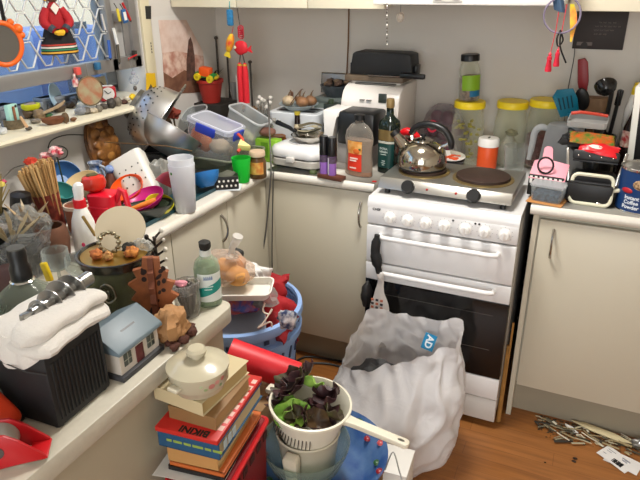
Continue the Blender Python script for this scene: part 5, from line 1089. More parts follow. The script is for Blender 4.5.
# cream jug, terracotta cup
bowl('scoop', 'large cream plastic scoop standing on edge behind the tomato', 82, 180, 2.0, .055, .07, '#dcc79c', VU*.55-FW*.5+VL*.1, 'scoop')
t = thing('terracotta_cup', 'terracotta cup with a white inside next to the skewers', 'cup', (-.225, -.795, .9)); part('cup', G().lathe([(0, 0), (.03, 0), (.034, .01), (.038, .085), (.035, .086), (.031, .012), (0, .01)], n=30), mat('#a4634a', .7), t); part('rim_glaze', G().lathe([(.0345, .078), (.0392, .08), (.039, .091), (.0345, .091)], n=30, cap=False), mat('#e2cdb8', .5), t, 'pale rim')
bowl('bowl', 'teal green bowl wedged between the skewers and the cup', 62, 190, 1.93, .04, .04, '#3d8a86', VU*.6-FW*.5+VR*.4)
# skewers in a red sleeve
t = thing('skewer_bundle', 'thick bundle of bamboo skewers in a red sleeve', 'skewers', (-.325, -.80, .9), (4, -6, 0))
rs = random.Random(9); n_ = 0
for i in range(90):
    a = i*2.39996; q = math.sqrt((i+.5)/90); r0, r1 = .03*q, .062*q
    z1 = .205+rs.uniform(-.012, .012)+(.01*math.cos(a))
    part('skewer', G().cyl((math.cos(a)*r0, math.sin(a)*r0*.8, .005), (math.cos(a)*r1, math.sin(a)*r1*.8, z1), .0035, .0038, n=6), mat(rs.choice(['#c39a62', '#b38a54', '#cfa970', '#a67c48']), .7), t)
part('sleeve', G().lathe([(.036, .004), (.041, .06), (.047, .115), (.0475, .117), (.0445, .117), (.038, .06), (.034, .004)], n=24, sy=.82, cap=False, wob=.04), mat('#8e3626', .6, var=.4, vs=50, h2='#5c2015'), t, 'dark red sleeve')
# figurines behind
for i, (px, py, cl, lb) in enumerate([(32, 162, '#d8452f', 'orange-red cloth flower behind the skewers'), (46, 158, '#c8283c', 'red and white cloth flower behind the skewers'), (56, 152, '#d0304a', 'topmost pink-red cloth flower behind the skewers')]):
    q = at(px, py, d=2.0); t = thing('artificial_flower', lb, 'flower', q); part('blossom', G().sph((0, 0, 0), .02, (1.2, 1, .8), n=14, m=9, rough=.5, seed=i), mat(cl, .7, vs=60, h2='#e8ddda' if i else cl, var=.1), t); part('stem', G().tube([(0, 0, -.012), (0, .006, -.09), (0, .008, .905-q.z)], .0028, n=6), mat('#3b4a30', .6), t)
q = at(52, 160, d=2.02); t = thing('bird_figurine', 'small grey and white bird figurine among the cloth flowers', 'figurine', q); part('bird_body', G().sph((0, 0, 0), .016, (.8, .8, 1.4), n=14, m=9, rot=(0, 20, 0)), mat('#b9b8b8', .5), t); part('bird_head', G().sph((.004, 0, .024), .01, n=12, m=8), mat('#e4e2df', .5), t); part('wing', G().sph((.01, -.008, -.004), .011, (.5, .5, 1.5), n=10, m=7), mat('#55565a', .5), t); part('wire', G().tube([(0, 0, -.02), (0, 0, .905-q.z)], .002, n=6), DGREY, t)
# black mill in a clear beaker
t = thing('plastic_beaker', 'clear plastic beaker holding a black mill below the skewers', 'beaker', (-.34, -.905, .9)); part('beaker_wall', G().lathe([(0, 0), (.032, 0), (.035, .004), (.039, .085), (.041, .086), (.041, .092), (.0375, .092), (.0335, .006), (0, .005)], n=32), clear('#dfe3e4', .22, .12), t)
t = thing('salt_mill', 'black salt mill with a steel knob standing in the clear beaker', 'mill', (-.345, -.905, .907), (0, 10, 0)); part('mill_body', G().lathe([(0, 0), (.022, 0), (.022, .06), (.028, .085), (.031, .11), (.028, .14), (0, .147)], n=26), BLACK, t); part('knob', G().cyl((.028, 0, .115), (.046, 0, .118), .008, n=14), STEEL, t)
# dry stalks in a pot at the far end
t = thing('dry_bouquet', 'pot of dry straw coloured stalks and yellow petals at the near end of the worktop', 'bouquet', (-.46, -.905, .9)); part('pot', G().lathe([(0, 0), (.035, 0), (.042, .07), (.038, .07), (.032, .006), (0, .006)], n=24), mat('#46463c', .7), t)
rs = random.Random(31)
for i in range(22):
    a = rs.random()*6.28; e = V((math.cos(a)*rs.uniform(.02, .075), math.sin(a)*rs.uniform(.02, .07), rs.uniform(.11, .19)))
    part('stalk', G().tube([(math.cos(a)*.015, math.sin(a)*.015, .02), (math.cos(a)*.025, math.sin(a)*.025, .08), e], [.003, .003, .0015], n=6), mat(rs.choice(['#a8945c', '#8c7a48', '#6f6a3c', '#bfae74']), .8), t)
    if i % 3 == 0: part('petal', G().sph(e, .010, (1.3, 1, .8), n=8, m=6, rough=.4, seed=i), mat(rs.choice(['#d8c45a', '#cfae4a', '#c8506a']), .7), t)
# thin wires against the wall
single('wire', G().tube([at(2, 180, x=-.55), at(14, 168, x=-.56), at(30, 164, x=-.57)], .0018, n=6, smooth=4), mat('#6b665e', .5), 'thin grey wire rising behind the dry stalks', 'wire')

# more clutter packed among the bigger pieces
c = at(96, 170, d=2.16); t = thing('china_jug', 'small blue and white china jug in front of the turtle shell', 'jug', (c.x, c.y, .916)); hgt = max(.05, c.z-.916+.03)
part('jug_body', G().lathe([(0, 0), (.022, 0), (.032, .03), (.03, hgt*.6), (.02, hgt*.85), (.026, hgt), (.0235, hgt), (.0175, hgt*.85), (.027, hgt*.6), (.029, .03), (0, .006)], n=26), mat('#c3ccd8', .25, vs=45, h2='#2f5590', var=.1), t); part('handle', G().tube([(.022, 0, hgt*.9), (.05, 0, hgt*.8), (.046, 0, hgt*.5), (.029, 0, hgt*.4)], .005, n=7, smooth=4), mat('#c3ccd8', .25), t)
c = at(111, 178, d=2.12); t = thing('bottle', 'brown stoneware bottle with a blue glass stopper behind the tomato', 'bottle', (c.x, c.y, .916)); hb = c.z-.916+.02
part('bottle_body', G().lathe([(0, 0), (.03, 0), (.034, .02), (.032, hb*.6), (.012, hb), (0, hb)], n=24), mat('#6a3320', .35, var=.3, vs=25), t); part('stopper', G().sph((0, 0, hb+.012), .017, (1.1, 1, .9), n=14, m=9), mat('#9fb6dc', .15, vs=50, h2='#3f5fa8', var=.1), t)
t = thing('frying_pan', 'black frying pan tucked behind the cutlery caddy', 'pan', (-.36, -.30, .92), (18, 10, 30)); part('pan_body', G().lathe([(0, 0), (.085, 0), (.105, .035), (.103, .036), (.083, .004), (0, .004)], n=34), mat('#19191a', .35), t); part('handle', G().tube([(.104, 0, .03), (.16, 0, .045), (.24, 0, .06)], [.008, .010, .012], n=9), BLACK, t)
t = thing('saucepan', 'small dark enamel pot beside the steel mixing bowl', 'pot', (-.46, -.12, .9)); part('pot_body', G().lathe([(0, 0), (.06, 0), (.066, .006), (.068, .075), (.071, .078), (.065, .078), (.062, .008), (0, .006)], n=30), mat('#2a2c2e', .3), t); part('handle', G().tube([(.068, 0, .07), (.1, -.02, .08), (.15, -.05, .085)], .008, n=8), BLACK, t)
c = at(173, 113, d=2.62); t = thing('dried_flower', 'fuzzy dull red dried flower head behind the steel bowl', 'flower', c); part('blossom', G().sph((0, 0, 0), .027, (1.1, 1, .9), n=20, m=13, rough=.5, seed=31), mat('#a1483a', .9, bump=.7, bs=90), t); part('stem', G().tube([(0, 0, -.02), (.004, .004, -.1), (.002, .006, .902-c.z)], .004, n=6), mat('#5a4a2e', .8), t)
c = at(164, 103, d=2.66); t = thing('wood_carving', 'knobbly brown wood carving between the colander and the poster', 'carving', (max(c.x, -.56), c.y, .9)); hc_ = c.z-.9
part('carving_body', G().tube([(0, 0, 0), (.012, 0, hc_*.4), (-.012, .004, hc_*.7), (.014, 0, hc_*.9), (0, 0, hc_+.02)], [.028, .022, .026, .018, .014], n=12, smooth=4), mat('#6b543c', .7, bump=.6, bs=40), t)
for i, (x, y, cl, h_, r_, lb) in enumerate([(-.42, -.965, '#1d1f22', .07, .03, 'short black jar among the stalks at the near end'), (-.25, -.895, '#5b2f22', .06, .028, 'little red-brown pot beside the clear beaker'), (-.20, -.955, '#33362e', .055, .03, 'low dark olive tin behind the terracotta pot'), (-.285, -.975, '#8b8a84', .05, .026, 'small grey metal tin in front of the clear beaker')]):
    t = thing('storage_tin' if i else 'storage_jar', lb, 'container', (x, y, .9)); part('container_body', G().lathe([(0, 0), (r_*.94, 0), (r_, .004), (r_, h_*.8), (0, h_*.8)], n=24), mat(cl, .4), t); part('lid', G().lathe([(0, h_*.8), (r_*1.04, h_*.8), (r_*1.04, h_), (0, h_+.002)], n=24), mat('#2b2b2b' if i % 2 else cl, .35), t)
single('strap', G().tube([(-.52, -.93, .906), (-.44, -.985, .93), (-.36, -.96, .905), (-.30, -.925, .94), (-.24, -.99, .91)], .008, n=8, smooth=6), mat('#18181a', .6), 'black strap snaking between the beaker and the small tins', 'strap')
# ================================================================ the breakfast bar
Zp = .9
# black speaker box with towel and auger
t = thing('speaker_box', 'black ribbed box at the bar edge with a folded white towel on it', 'speaker', (.352, -1.437, Zp), (0, 0, 2))
part('cabinet_body', G().box((-.078, -.068, .003), (.068, .066, .148), .006), mat('#121214', .6), t)
for i in range(14): part('grille_rib', G().box((.066, -.058+i*.0086, .018), (.0705, -.0545+i*.0086, .132), .001), mat('#131315', .6), t)
for s in (-.06, .055):
    for q in (-.055, .055): part('foot', G().cyl((s, q, 0), (s, q, .004), .008), BLACK, t)
part('top_wire', G().tube([(.07, -.07, .12), (.03, -.075, .118), (-.03, -.074, .124), (-.08, -.07, .14)], .0012, n=5), DGREY, t)
t = thing('towel', 'folded white towel draped over the black ribbed box', 'towel', (.352, -1.42, Zp+.148), (0, 0, 92))
TW = mat('#d2cdc5', .9, bump=.2, bs=200, sheen=.3)
def fold(L_, w_, h_, seed):
    rings = []
    for i in range(17):
        u = i/16; e = min(1, 8*min(u, 1-u)+.35)
        ring = []
        for j in range(22):
            a = 2*PI*j/22
            ca, sa = math.cos(a), math.sin(a)
            y = math.copysign(abs(ca)**.7, ca)*w_/2*e; z = h_/2+math.copysign(abs(sa)**.8, sa)*h_/2*e
            n_ = .006*noise.noise(V((u*5+seed, y*20, z*20)))
            ring.append(((u-.5)*L_+.01*math.sin(y*30+seed), y+n_, z+n_*.7-.010*(2*abs(u-.5))**3))
        rings.append(ring)
    return rings
part('lower_fold', G().loft(fold(.19, .165, .034, 1)), TW, t)
part('upper_fold', G().loft(fold(.19, .06, .028, 5), M=TR((.004, -.040, .026), (0, 0, -4))), TW, t)
part('front_flap', G().sheet(lambda u, v: (-.078-.012*math.sin(v*2.2)+.003*math.sin(u*17), -.06+u*.12, .02-v*(.022+.034*math.sin(u*PI*.9))), 16, 8, th=.005), TW, t)
t = thing('grinder_auger', 'steel meat grinder auger lying on the white towel', 'auger', (.358, -1.408, Zp+.196), (0, 3, 93)); t.scale = (.76, 1, 1)
AUG = mat('#a9a9a7', .28, 1)
part('shaft', G().cyl((-.07, 0, 0), (.085, 0, .006), .0095, .012, n=18), AUG, t)
g = G(); N_ = 90
def flight(r_):
    return [V((-.06+.125*i/N_, math.cos(i/N_*2*PI*3.6)*r_, math.sin(i/N_*2*PI*3.6)*r_+.003)) for i in range(N_+1)]
a_, b_ = flight(.009), [V((p_.x, 0, .003))+(p_-V((p_.x, 0, .003)))*1 for p_ in flight(.030)]
for i in range(N_+1):
    k = min(1, .45+.9*i/N_); b_[i] = V((b_[i].x, b_[i].y*k, .003+(b_[i].z-.003)*k))
vs = []; fs = []
for i in range(N_+1): vs += [a_[i], b_[i], a_[i]+V((.004, 0, 0)), b_[i]+V((.0025, 0, 0))]
for i in range(N_):
    q = i*4; fs += [[q, q+4, q+5, q+1], [q+2, q+3, q+7, q+6], [q+1, q+5, q+7, q+3]]
fs += [[0, 1, 3, 2], [N_*4, N_*4+2, N_*4+3, N_*4+1]]
part('screw_flight', g.raw(vs, fs), AUG, t)
part('square_end', G().box((-.096, -.006, -.006), (-.068, .006, .006), .002), AUG, t); part('drive_cylinder', G().cyl((.085, 0, .006), (.118, 0, .008), .0135, n=22), AUG, t)
# gin bottle
t = thing('glass_bottle', 'big clear embossed bottle with black stopper beside the white towel', 'bottle', (.192, -1.338, Zp), (0, 0, 20)); t.scale = (.98, .98, .88)
BT = clear('#c3c9bd', .14, .06)
part('bottle_glass', G().lathe([(0, 0), (.066, 0), (.07, .006), (.07, .12), (.066, .14), (.05, .165), (.03, .183), (.022, .19), (.021, .2), (.018, .2), (.019, .19), (.047, .163), (.063, .138), (.067, .118), (.067, .012), (0, .016)], n=48), BT, t)
part('neck_ring', G().lathe([(.021, .192), (.0245, .194), (.021, .197)], n=28, cap=False), CHROME, t); cap = part('stopper', G().lathe([(0, .197), (.0205, .197), (.0205, .225), (.017, .236), (.0185, .262), (.017, .272), (0, .272)], n=30), BLACK, t); part('stopper_top', G().lathe([(0, .272), (.0172, .2715), (.0172, .275), (0, .276)], n=24), mat('#4b4a44', .6), cap)
part('embossing', G().lathe([(.0702, .05), (.0712, .052), (.0702, .054)], n=40, cap=False).lathe([(.0702, .108), (.0712, .110), (.0702, .112)], n=40, cap=False), BT, t)
g = G()
for i in range(9):
    a = R(-120+i*15); r_ = .0585
    g.tube([(math.cos(a)*(.0615), math.sin(a)*.0615, .147), (math.cos(a+.05)*.0535, math.sin(a+.05)*.0535, .158+.002*(i % 2)), (math.cos(a+.12)*.0615, math.sin(a+.12)*.0615, .147)], .0018, n=5)
part('raised_lettering', g, BT, t)
# glass canister with gold lid
cx_, cy_ = .226, -1.118
t = thing('glass_canister', 'large glass canister of green potpourri with a dark metal rim', 'canister', (cx_, cy_, Zp)); t.scale = (.87, .87, 1.1)
part('canister_glass', G().lathe([(0, 0), (.078, 0), (.084, .006), (.086, .07), (.084, .118), (.081, .118), (.083, .07), (.081, .008), (0, .006)], n=44), clear('#c9cdb4', .14, .06), t)
part('potpourri', G().lathe([(0, .008), (.075, .008), (.078, .07), (.06, .098), (0, .10)], n=34, wob=.12), mat('#4e4d2c', .8, vs=35, h2='#7c7440', var=.1), t)
part('metal_rim', G().lathe([(.083, .112), (.092, .114), (.093, .124), (.098, .13), (.0985, .134), (.092, .134), (.086, .128), (.083, .128)], n=48), mat('#5f5c55', .25, .9), t, 'dark metal rim')
part('gold_lid', G().lathe([(0, .122), (.086, .122), (.0875, .126), (.0865, .131), (.08, .132), (0, .131)], n=44), mat('#b18a3c', .28, .85), t, 'gold lid')
part('emblem', G().tube([(.089*math.cos(a), .089*math.sin(a), .062+dz) for a, dz in [(-1.35, .02), (-1.15, .03), (-.98, .02), (-.95, 0), (-1.15, -.012), (-1.33, 0)]], .003, n=7, closed=True, smooth=4), mat('#8f8b7c', .25, .9), t, 'metal wreath emblem'); part('emblem', G().sph((.089*math.cos(-1.15), .089*math.sin(-1.15), .07), .009, (1, .6, 1.1), n=10, m=7, rough=.3), mat('#8f8b7c', .25, .9), t)
lz = Zp+.1325*1.1
q = at(122, 243, y=-1.10)
t = thing('cardboard_disc', 'round beige card disc propped upright on the gold canister lid', 'disc', (cx_-.012, cy_+.038, lz), (0, 0, 32))
part('disc', G().lathe([(0, -.002), (.058, -.002), (.058, .002), (0, .002)], n=48, M=TR((0, .012, .037), (46, 0, 0))), mat('#b3a68c', .65), t)
t = thing('silver_wreath', 'small silver wreath ring leaning on the beige disc', 'wreath', (cx_-.008, cy_-.003, lz), (0, 0, 32))
part('ring', G().tube([(math.cos(2*PI*k/28)*.021, .008*math.sin(2*PI*k/28), .0245+math.sin(2*PI*k/28)*.021) for k in range(28)], .003, n=7, closed=True), mat('#a39b84', .25, .9), t)
for i in range(12): a = i*2*PI/12; part('leaf', G().sph((math.cos(a)*.022, .008*math.sin(a)-.003, .0245+math.sin(a)*.022), .0055, (1.2, .5, .8), n=8, m=6, rough=.4, seed=i), mat('#8e866c', .3, .8), t)
for i, (dx, dy, r_, cl, lb) in enumerate([(-.012, -.042, .013, '#c9783c', 'orange dried rose at the front of the gold lid'), (.016, -.036, .011, '#d2a463', 'cream dried rose at the front of the gold lid'), (.052, -.002, .014, '#d58a3f', 'amber dried rose by the dark rosebud on the gold lid'), (.036, .012, .015, '#3f3a30', 'dark green dried rosebud on the gold lid')]):
    t = thing('dried_rose', lb, 'flower', (cx_+dx, cy_+dy, lz+r_*.8)); part('blossom', G().sph((0, 0, 0), r_, (1.1, 1, .85), n=16, m=11, rough=.5, seed=i+20), mat(cl, .8, vs=90, h2='#8a4a26' if i < 3 else '#23211b', var=.1), t); part('stem', G().tube([(0, 0, -r_*.5), (-.012, .012, -r_*.6), (-.022, .02, -r_*.55)], .0015, n=5), mat('#6b5a30', .7), t)
single('bubble_wrap_scrap', G().sph((0, 0, .014), .018, (1.4, .8, .7), n=14, m=9, rough=.5, seed=2), clear('#e0e0da', .25, .08), 'clear crinkled plastic scrap at the back of the gold lid', 'plastic', (cx_+.056, cy_+.034, lz))
single('brass_rod', G().tube([at(83, 217, d=1.62), at(95, 235, d=1.56)], .0045, n=8), mat('#9a7a35', .35, .8), 'short brass rod sticking up behind the beige disc', 'rod')
# house money box
t = thing('toy_house', 'wooden toy house money box with slate blue roof and dark red door', 'money box', (.372, -1.288, Zp), (0, 0, 1))
HW, HD = .055, .058
part('plinth', G().box((-HW-.004, -HD-.006, 0), (HW+.005, HD+.006, .012), .002), mat('#3b3b3e', .5), t)
part('house_wall', G().prism([(-HW+.004, .012), (HW-.004, .012), (HW-.004, .062), (0, .092), (-HW+.004, .062)], -HD, HD, M=MX(((1, 0, 0, 0), (0, 0, 1, 0), (0, 1, 0, 0), (0, 0, 0, 1)))), mat('#c9c0b4', .5), t)
rf = part('roof', G().prism([(-HW-.004, .060), (HW+.006, .060), (HW+.004, .068), (0, .101), (-HW-.004, .068)], -HD-.008, HD+.008, M=MX(((1, 0, 0, 0), (0, 0, 1, 0), (0, 1, 0, 0), (0, 0, 0, 1))), bev=.002), mat('#66757d', .45), t)
part('coin_slot', G().box((-.002, -.02, -.0012), (.002, .02, .0012), M=TR((.028, 0, .0843), (0, 31, 0))), BLACK, rf)
part('door', G().box((HW-.005, -.012, .013), (HW-.002, .010, .050), .001), mat('#5a1a1d', .5), t)
for y in (-.036, .034):
    w_ = part('window', G().box((HW-.005, y-.011, .025), (HW-.0025, y+.011, .052), .001), mat('#454b45', .4), t); part('glazing_bar', G().box((HW-.003, y-.0008, .025), (HW-.002, y+.0008, .052)).box((HW-.003, y-.011, .0375), (HW-.002, y+.011, .039)), mat('#9a9a8c', .5), w_)
# small things behind
single('maroon_box', G().box((-.014, -.014, 0), (.014, .014, .05), .002), mat('#5f1526', .45), 'small maroon box standing between the canister and the toy house', 'box', (.318, -1.212-.0, Zp), (0, 0, 15))
b_ = at(163, 327, z=Zp)
t = thing('wooden_tree', 'rust brown fretwork wooden tree standing beside the canister', 'ornament', (b_.x-.015, b_.y+.005, Zp), (0, 0, 30)); t.scale = (1.2, 1.2, 1.2)
poly = [(-.022, 0), (.022, 0), (.018, .02), (.034, .03), (.026, .046), (.044, .062), (.028, .07), (.04, .09), (.024, .094), (.03, .112), (.014, .118), (.016, .14), (-.014, .142), (-.016, .12), (-.034, .118), (-.026, .10), (-.046, .09), (-.03, .074), (-.044, .058), (-.026, .05), (-.034, .03), (-.018, .022)]
XZ = MX(((1, 0, 0, 0), (0, 0, 1, 0), (0, 1, 0, 0), (0, 0, 0, 1)))
part('cutout', G().prism(poly, -.005, .005, M=XZ, bev=.001), mat('#96552b', .7, var=.35, vs=40), t); part('cross_cutout', G().prism([(x*.6, z) for x, z in poly], -.005, .005, M=TR(rot=(0, 0, 90)) @ XZ, bev=.001), mat('#6b361b', .7), t)
rs = random.Random(2)
for i in range(16):
    x, z = rs.uniform(-.022, .022), rs.uniform(.02, .125); part('fret_hole', G().sph((x, -.0051, z), 1, (rs.uniform(.002, .006), .0006, rs.uniform(.003, .008)), n=8, m=5, rot=(0, rs.uniform(-50, 50), 0)), mat('#24120a', .8), t)
b_ = at(191, 318, z=Zp); t = thing('lavender_bundle', 'dried grey lavender wrapped in clear film with a pink tie', 'flowers', (b_.x-.01, b_.y+.01, Zp), (0, -4, 0))
part('film', G().lathe([(0, 0), (.022, 0), (.028, .03), (.03, .06), (.033, .085), (.03, .086), (.026, .06), (0, .06)], n=22, wob=.15), clear('#d5d3cf', .14, .1), t)
for i in range(44):
    a, q = i*2.4, math.sqrt(i/44); part('flower_spike', G().tube([(math.cos(a)*.008*q, math.sin(a)*.008*q, .004), (math.cos(a)*.02*q, math.sin(a)*.02*q, .045), (math.cos(a)*.024*q, math.sin(a)*.024*q, .074+.01*math.sin(i*1.7))], [.0012, .0022, .0028], n=5), mat(['#6b665f', '#57544e', '#7d7872'][i % 3], .9), t)
part('pink_tie', G().sph((0, -.012, .088), .012, (1.6, .8, .6), n=12, m=8, rough=.4), mat('#d98f9a', .6), t)
b_ = at(176, 343, z=Zp); t = thing('paper_bag', 'crumpled brown paper bundle of pine bark beside the toy house', 'bundle', (b_.x-.018, b_.y+.012, Zp)); part('paper', G().sph((0, 0, .033), .036, (.95, 1.15, 1.0), n=26, m=16, rough=.45, seed=6), mat('#a87c50', .8, bump=.5, bs=60), t)
for i in range(9): part('bark_piece', G().sph((.022+.012*math.cos(i*2.1), -.035+i*.010, .009), .011, (1, 1.2, .7), n=9, m=6, rough=.5, seed=i), mat('#4a2619', .8), t)
# soap bottle
b_ = at(206, 307, z=Zp); t = thing('soap_bottle', 'clear soap bottle of green liquid with dark cap and teal label at the bar corner', 'bottle', (b_.x-.004, b_.y+.022, Zp), (0, 0, 8))
part('bottle_wall', G().lathe([(0, 0), (.027, 0), (.0305, .004), (.031, .095), (.027, .112), (.016, .124), (.0135, .128), (0, .128)], n=38), clear('#cfdccb', .22, .08), t); part('liquid', G().lathe([(0, .004), (.027, .005), (.0285, .09), (.024, .105), (0, .107)], n=30), clear('#b9c9a8', .4, .2), t)
part('label_sticker', G().lathe([(.0313, .018), (.0314, .09)], n=18, a0=R(-110), a1=R(10), cap=False), mat('#d8ded9', .45), t, 'white label'); part('label_band', G().loft([[(math.cos(R(-110+i*7))*.0317, math.sin(R(-110+i*7))*.0317, z+i*.0012) for i in range(18)] for z in (.028, .052)], close=False, cap0=False, cap1=False), mat('#15897f', .45), t, 'teal label band')
for j, (z, n_, cl, h_) in enumerate([(.076, 5, '#2b5fa0', .009), (.051, 7, '#d9ece8', .003), (.044, 6, '#d9ece8', .003)]):
    g = G()
    for i in range(n_):
        a = R(-78+i*(8 if j == 0 else 5.5)); g.tube([(math.cos(a+da)*.0322, math.sin(a+da)*.0322, z+dz+(.006 if j else 0)) for da, dz in ((0, 0), (.03, h_), (.06, h_*.5), (.05, 0))], .0007, n=4)
    part('script_mark', g, mat(cl, .5), t)
part('neck', G().cyl((0, 0, .126), (0, 0, .142), .0135, n=22), mat('#cfd3cc', .4), t); part('cap', G().lathe([(0, .141), (.011, .141), (.014, .15), (.0145, .16), (.008, .164), (0, .164)], n=18, wob=.25), mat('#1d1c18', .8, bump=.4), t, 'rough dark cap')
# twig figure
b_ = V((.16, -.955, .9)); t = thing('twig_ornament', 'small dark twig ornament dotted with white beads behind the wooden tree', 'ornament', (.255, -1.012, Zp)); t.scale = (1, 1, 1.25); part('trunk', G().tube([(0, 0, 0), (.002, 0, .06), (-.002, 0, .118)], [.005, .004, .003], n=7), mat('#2a211b', .8), t)
rs = random.Random(6)
for i in range(13):
    a = i*2.2; z = .04+i*.0062; e = V((math.cos(a)*.024, math.sin(a)*.02, z+.012)); part('twig', G().tube([(0, 0, z), e], [.003, .0022], n=5), mat('#2d241d', .8), t); part('bead', G().sph(e, .0045 if i % 2 else .006, n=8, m=6), mat('#d9d4c9' if i % 3 == 0 else '#2a211b', .5), t)
# wrapped pot, terracotta pot, goblets, yellow clip
t = thing('wrapped_pot', 'black pot in crinkled clear wrapping near the end of the bar', 'pot', (-.14, -1.10, Zp)); part('pot', G().lathe([(0, 0), (.05, 0), (.062, .09), (.066, .09), (.066, .105), (.058, .105), (.046, .006), (0, .006)], n=28), BLACK, t)
def wrapf(u, v):
    a = u*2*PI; z = .01+v*.135; r_ = .07+.035*v*v+.018*noise.noise(V((math.cos(a)*3, math.sin(a)*3, v*4)))
    return (math.cos(a)*r_, math.sin(a)*r_, z+.03*v*noise.noise(V((math.cos(a)*2+5, math.sin(a)*2, 3))))
part('wrapping', G().sheet(wrapf, 40, 12), clear('#d9dad6', .16, .05, bump=.8, bs=40), t, ang=15)
for i in range(8): a = i*.8; part('dry_leaf', G().sheet(lambda u, v: (math.cos(a)*(.01+.08*u), math.sin(a)*(.01+.06*u), .10+.10*u-.04*u*u+0*v) if v < .5 else (math.cos(a)*(.01+.08*u)+.018*math.sin(PI*u), math.sin(a)*(.01+.06*u), .105+.10*u-.04*u*u), 6, 2, th=.001), mat('#a3906c', .8), t)
t = thing('terracotta_pot', 'brown terracotta pot behind the glass goblets', 'pot', (-.10, -1.01, Zp)); t.scale = (.8, .8, .86); part('pot', G().lathe([(0, 0), (.04, 0), (.052, .045), (.058, .09), (.052, .13), (.044, .14), (.04, .138), (.046, .12), (.05, .09), (.044, .045), (0, .01)], n=30), mat('#6f4630', .8, var=.35, vs=14), t)
t = thing('plastic_wrap', 'crinkled ball of clear cellophane beside the wrapped black pot', 'plastic', (-.165, -1.02, Zp+.05)); part('film', G().sph((0, 0, .04), .07, (1.3, .9, .95), n=30, m=18, rough=.55, seed=15), clear('#dcdbd4', .2, .05, bump=.9, bs=35), t, ang=12)
for i in range(5): a = i*1.3; part('paper_shard', G().prism([(0, -.014), (.085, 0), (0, .014)], -.001, .001, M=TR((0, 0, .06), (20*math.sin(i*2), -32-8*i, math.degrees(a)))), mat(['#b79c78', '#8a7456', '#cdbb9c'][i % 3], .8), t)
for i, (x, y, h_, lb) in enumerate([(.092, -1.105, .105, 'clear stemmed goblet standing nearest the canister'), (.028, -1.115, .115, 'clear stemmed goblet in front of the terracotta pot')]):
    t = thing('goblet', lb, 'glass', (x, y, Zp), group='clear goblets on the bar'); part('bowl', G().lathe([(.004, h_*.5), (.022, h_*.56), (.033, h_*.72), (.031, h_), (.0295, h_), (.031, h_*.72), (.02, h_*.58), (.003, h_*.53)], n=28), clear('#e2e6e2', .08, .04), t); part('stem', G().lathe([(0, 0), (.028, 0), (.026, .003), (.005, .01), (.004, h_*.5), (0, h_*.5)], n=24), clear('#e2e6e2', .12, .04), t)
t = thing('clothes_peg', 'yellow plastic clip with a pink base beside the big bottle stopper', 'clip', (.155, -1.225, Zp+.0)); part('post', G().cyl((0, 0, 0), (0, 0, .105), .012, n=14), mat('#c98f9c', .5), t); part('clip', G().box((-.009, -.005, .105), (.009, .005, .15), .003, M=TR(rot=(0, -14, 0))), mat('#e2c21e', .4), t, 'yellow clip')
single('paper_sheet', G().sheet(lambda u, v: ((u-.5)*.20, (v-.5)*.14, .012*math.sin(u*3)+.012), 8, 6, th=.001), mat('#e0deda', .7, vs=26, h2='#c9a9a9', var=.1), 'white dotted sheet of paper at the near end of the bar', 'paper', (-.33, -1.10, Zp+.082), (0, 0, 12))
single('magazine_box', G().box((-.11, -.08, 0), (.11, .08, .08), .004), mat('#23272a', .6), 'dark flat box under the white dotted paper', 'box', (-.33, -1.10, Zp), (0, 0, 12))
t = thing('brown_bag', 'dark brown bag behind the big clear bottle', 'bag', (-.02, -1.22, Zp)); part('bag_body', G().sph((0, 0, .05), .062, (1.3, .9, .85), n=20, m=12, rough=.25, seed=11), mat('#3a1f18', .7), t)
# tape dispenser, toy car, clear bag
t = thing('tape_dispenser', 'red packing tape dispenser holding a roll of clear tape at the near bar edge', 'tape dispenser', (.392, -1.590, Zp+.0355), (0, 0, 38)); t.scale = (.8, .8, .8)
for s in (.0, .052): part('side_plate', G().prism([(-.036, -.036), (.0, -.042), (.036, -.036), (.086, -.034), (.088, -.026), (.045, .02), (.02, .038), (-.02, .038), (-.04, .01)], -.0035, .0035, M=TR((0, -.028+s, 0)) @ XZ, bev=.002), mat('#b3141c', .35), t)
part('hub_hole', G().lathe([(0, 0), (.015, 0), (.015, .001), (0, .001)], n=24, M=TR((0, -.0318, .0), (90, 0, 0))), mat('#4a3f3c', .6), t)
part('tape_roll', G().lathe([(.022, -.022), (.034, -.022), (.034, .022), (.022, .022), (.022, -.022)], n=34, cap=False, M=TR((0, -.002, 0), (90, 0, 0))), mat('#9a958c', .35), t, 'grey tape roll'); part('hub', G().lathe([(.014, -.0325), (.022, -.0325), (.022, .024), (.014, .024), (.014, -.0325)], n=26, cap=False, M=TR((0, -.002, 0), (90, 0, 0))), mat('#8a1218', .4), t)
part('blade_guard', G().box((.052, -.03, -.034), (.09, .026, -.028), .002), mat('#c9181f', .35), t); part('tape_tail', G().sheet(lambda u, v: (-.03+u*.12, -.024+v*.048, -.034-.006*math.sin(u*3)), 8, 2, th=.001), mat('#c8c2b2', .4), t)
part('grip', G().tube([(-.034, -.002, .01), (-.07, -.002, .03), (-.12, -.004, .034)], [.014, .016, .015], n=12), mat('#b3141c', .35), t)
t = thing('toy_car', 'orange-red toy car with grey windows standing behind the tape dispenser', 'toy car', (.296, -1.556, Zp), (0, 0, 8))
OR_ = mat('#d8401c', .35, coat=.3)
part('car_body', sub(G().loft([[(x, y*k, z) for y, z in ((-.03, z0), (-.034, z0+.012), (-.03, z1), (0, z1+.004), (.03, z1), (.034, z0+.012), (.03, z0))] for x, k, z0, z1 in ((-.07, .8, .018, .04), (-.06, 1, .012, .05), (-.035, 1, .012, .088), (.0, 1, .012, .1), (.03, 1, .012, .088), (.055, 1, .012, .052), (.075, .8, .018, .036))]), 2), OR_, t)
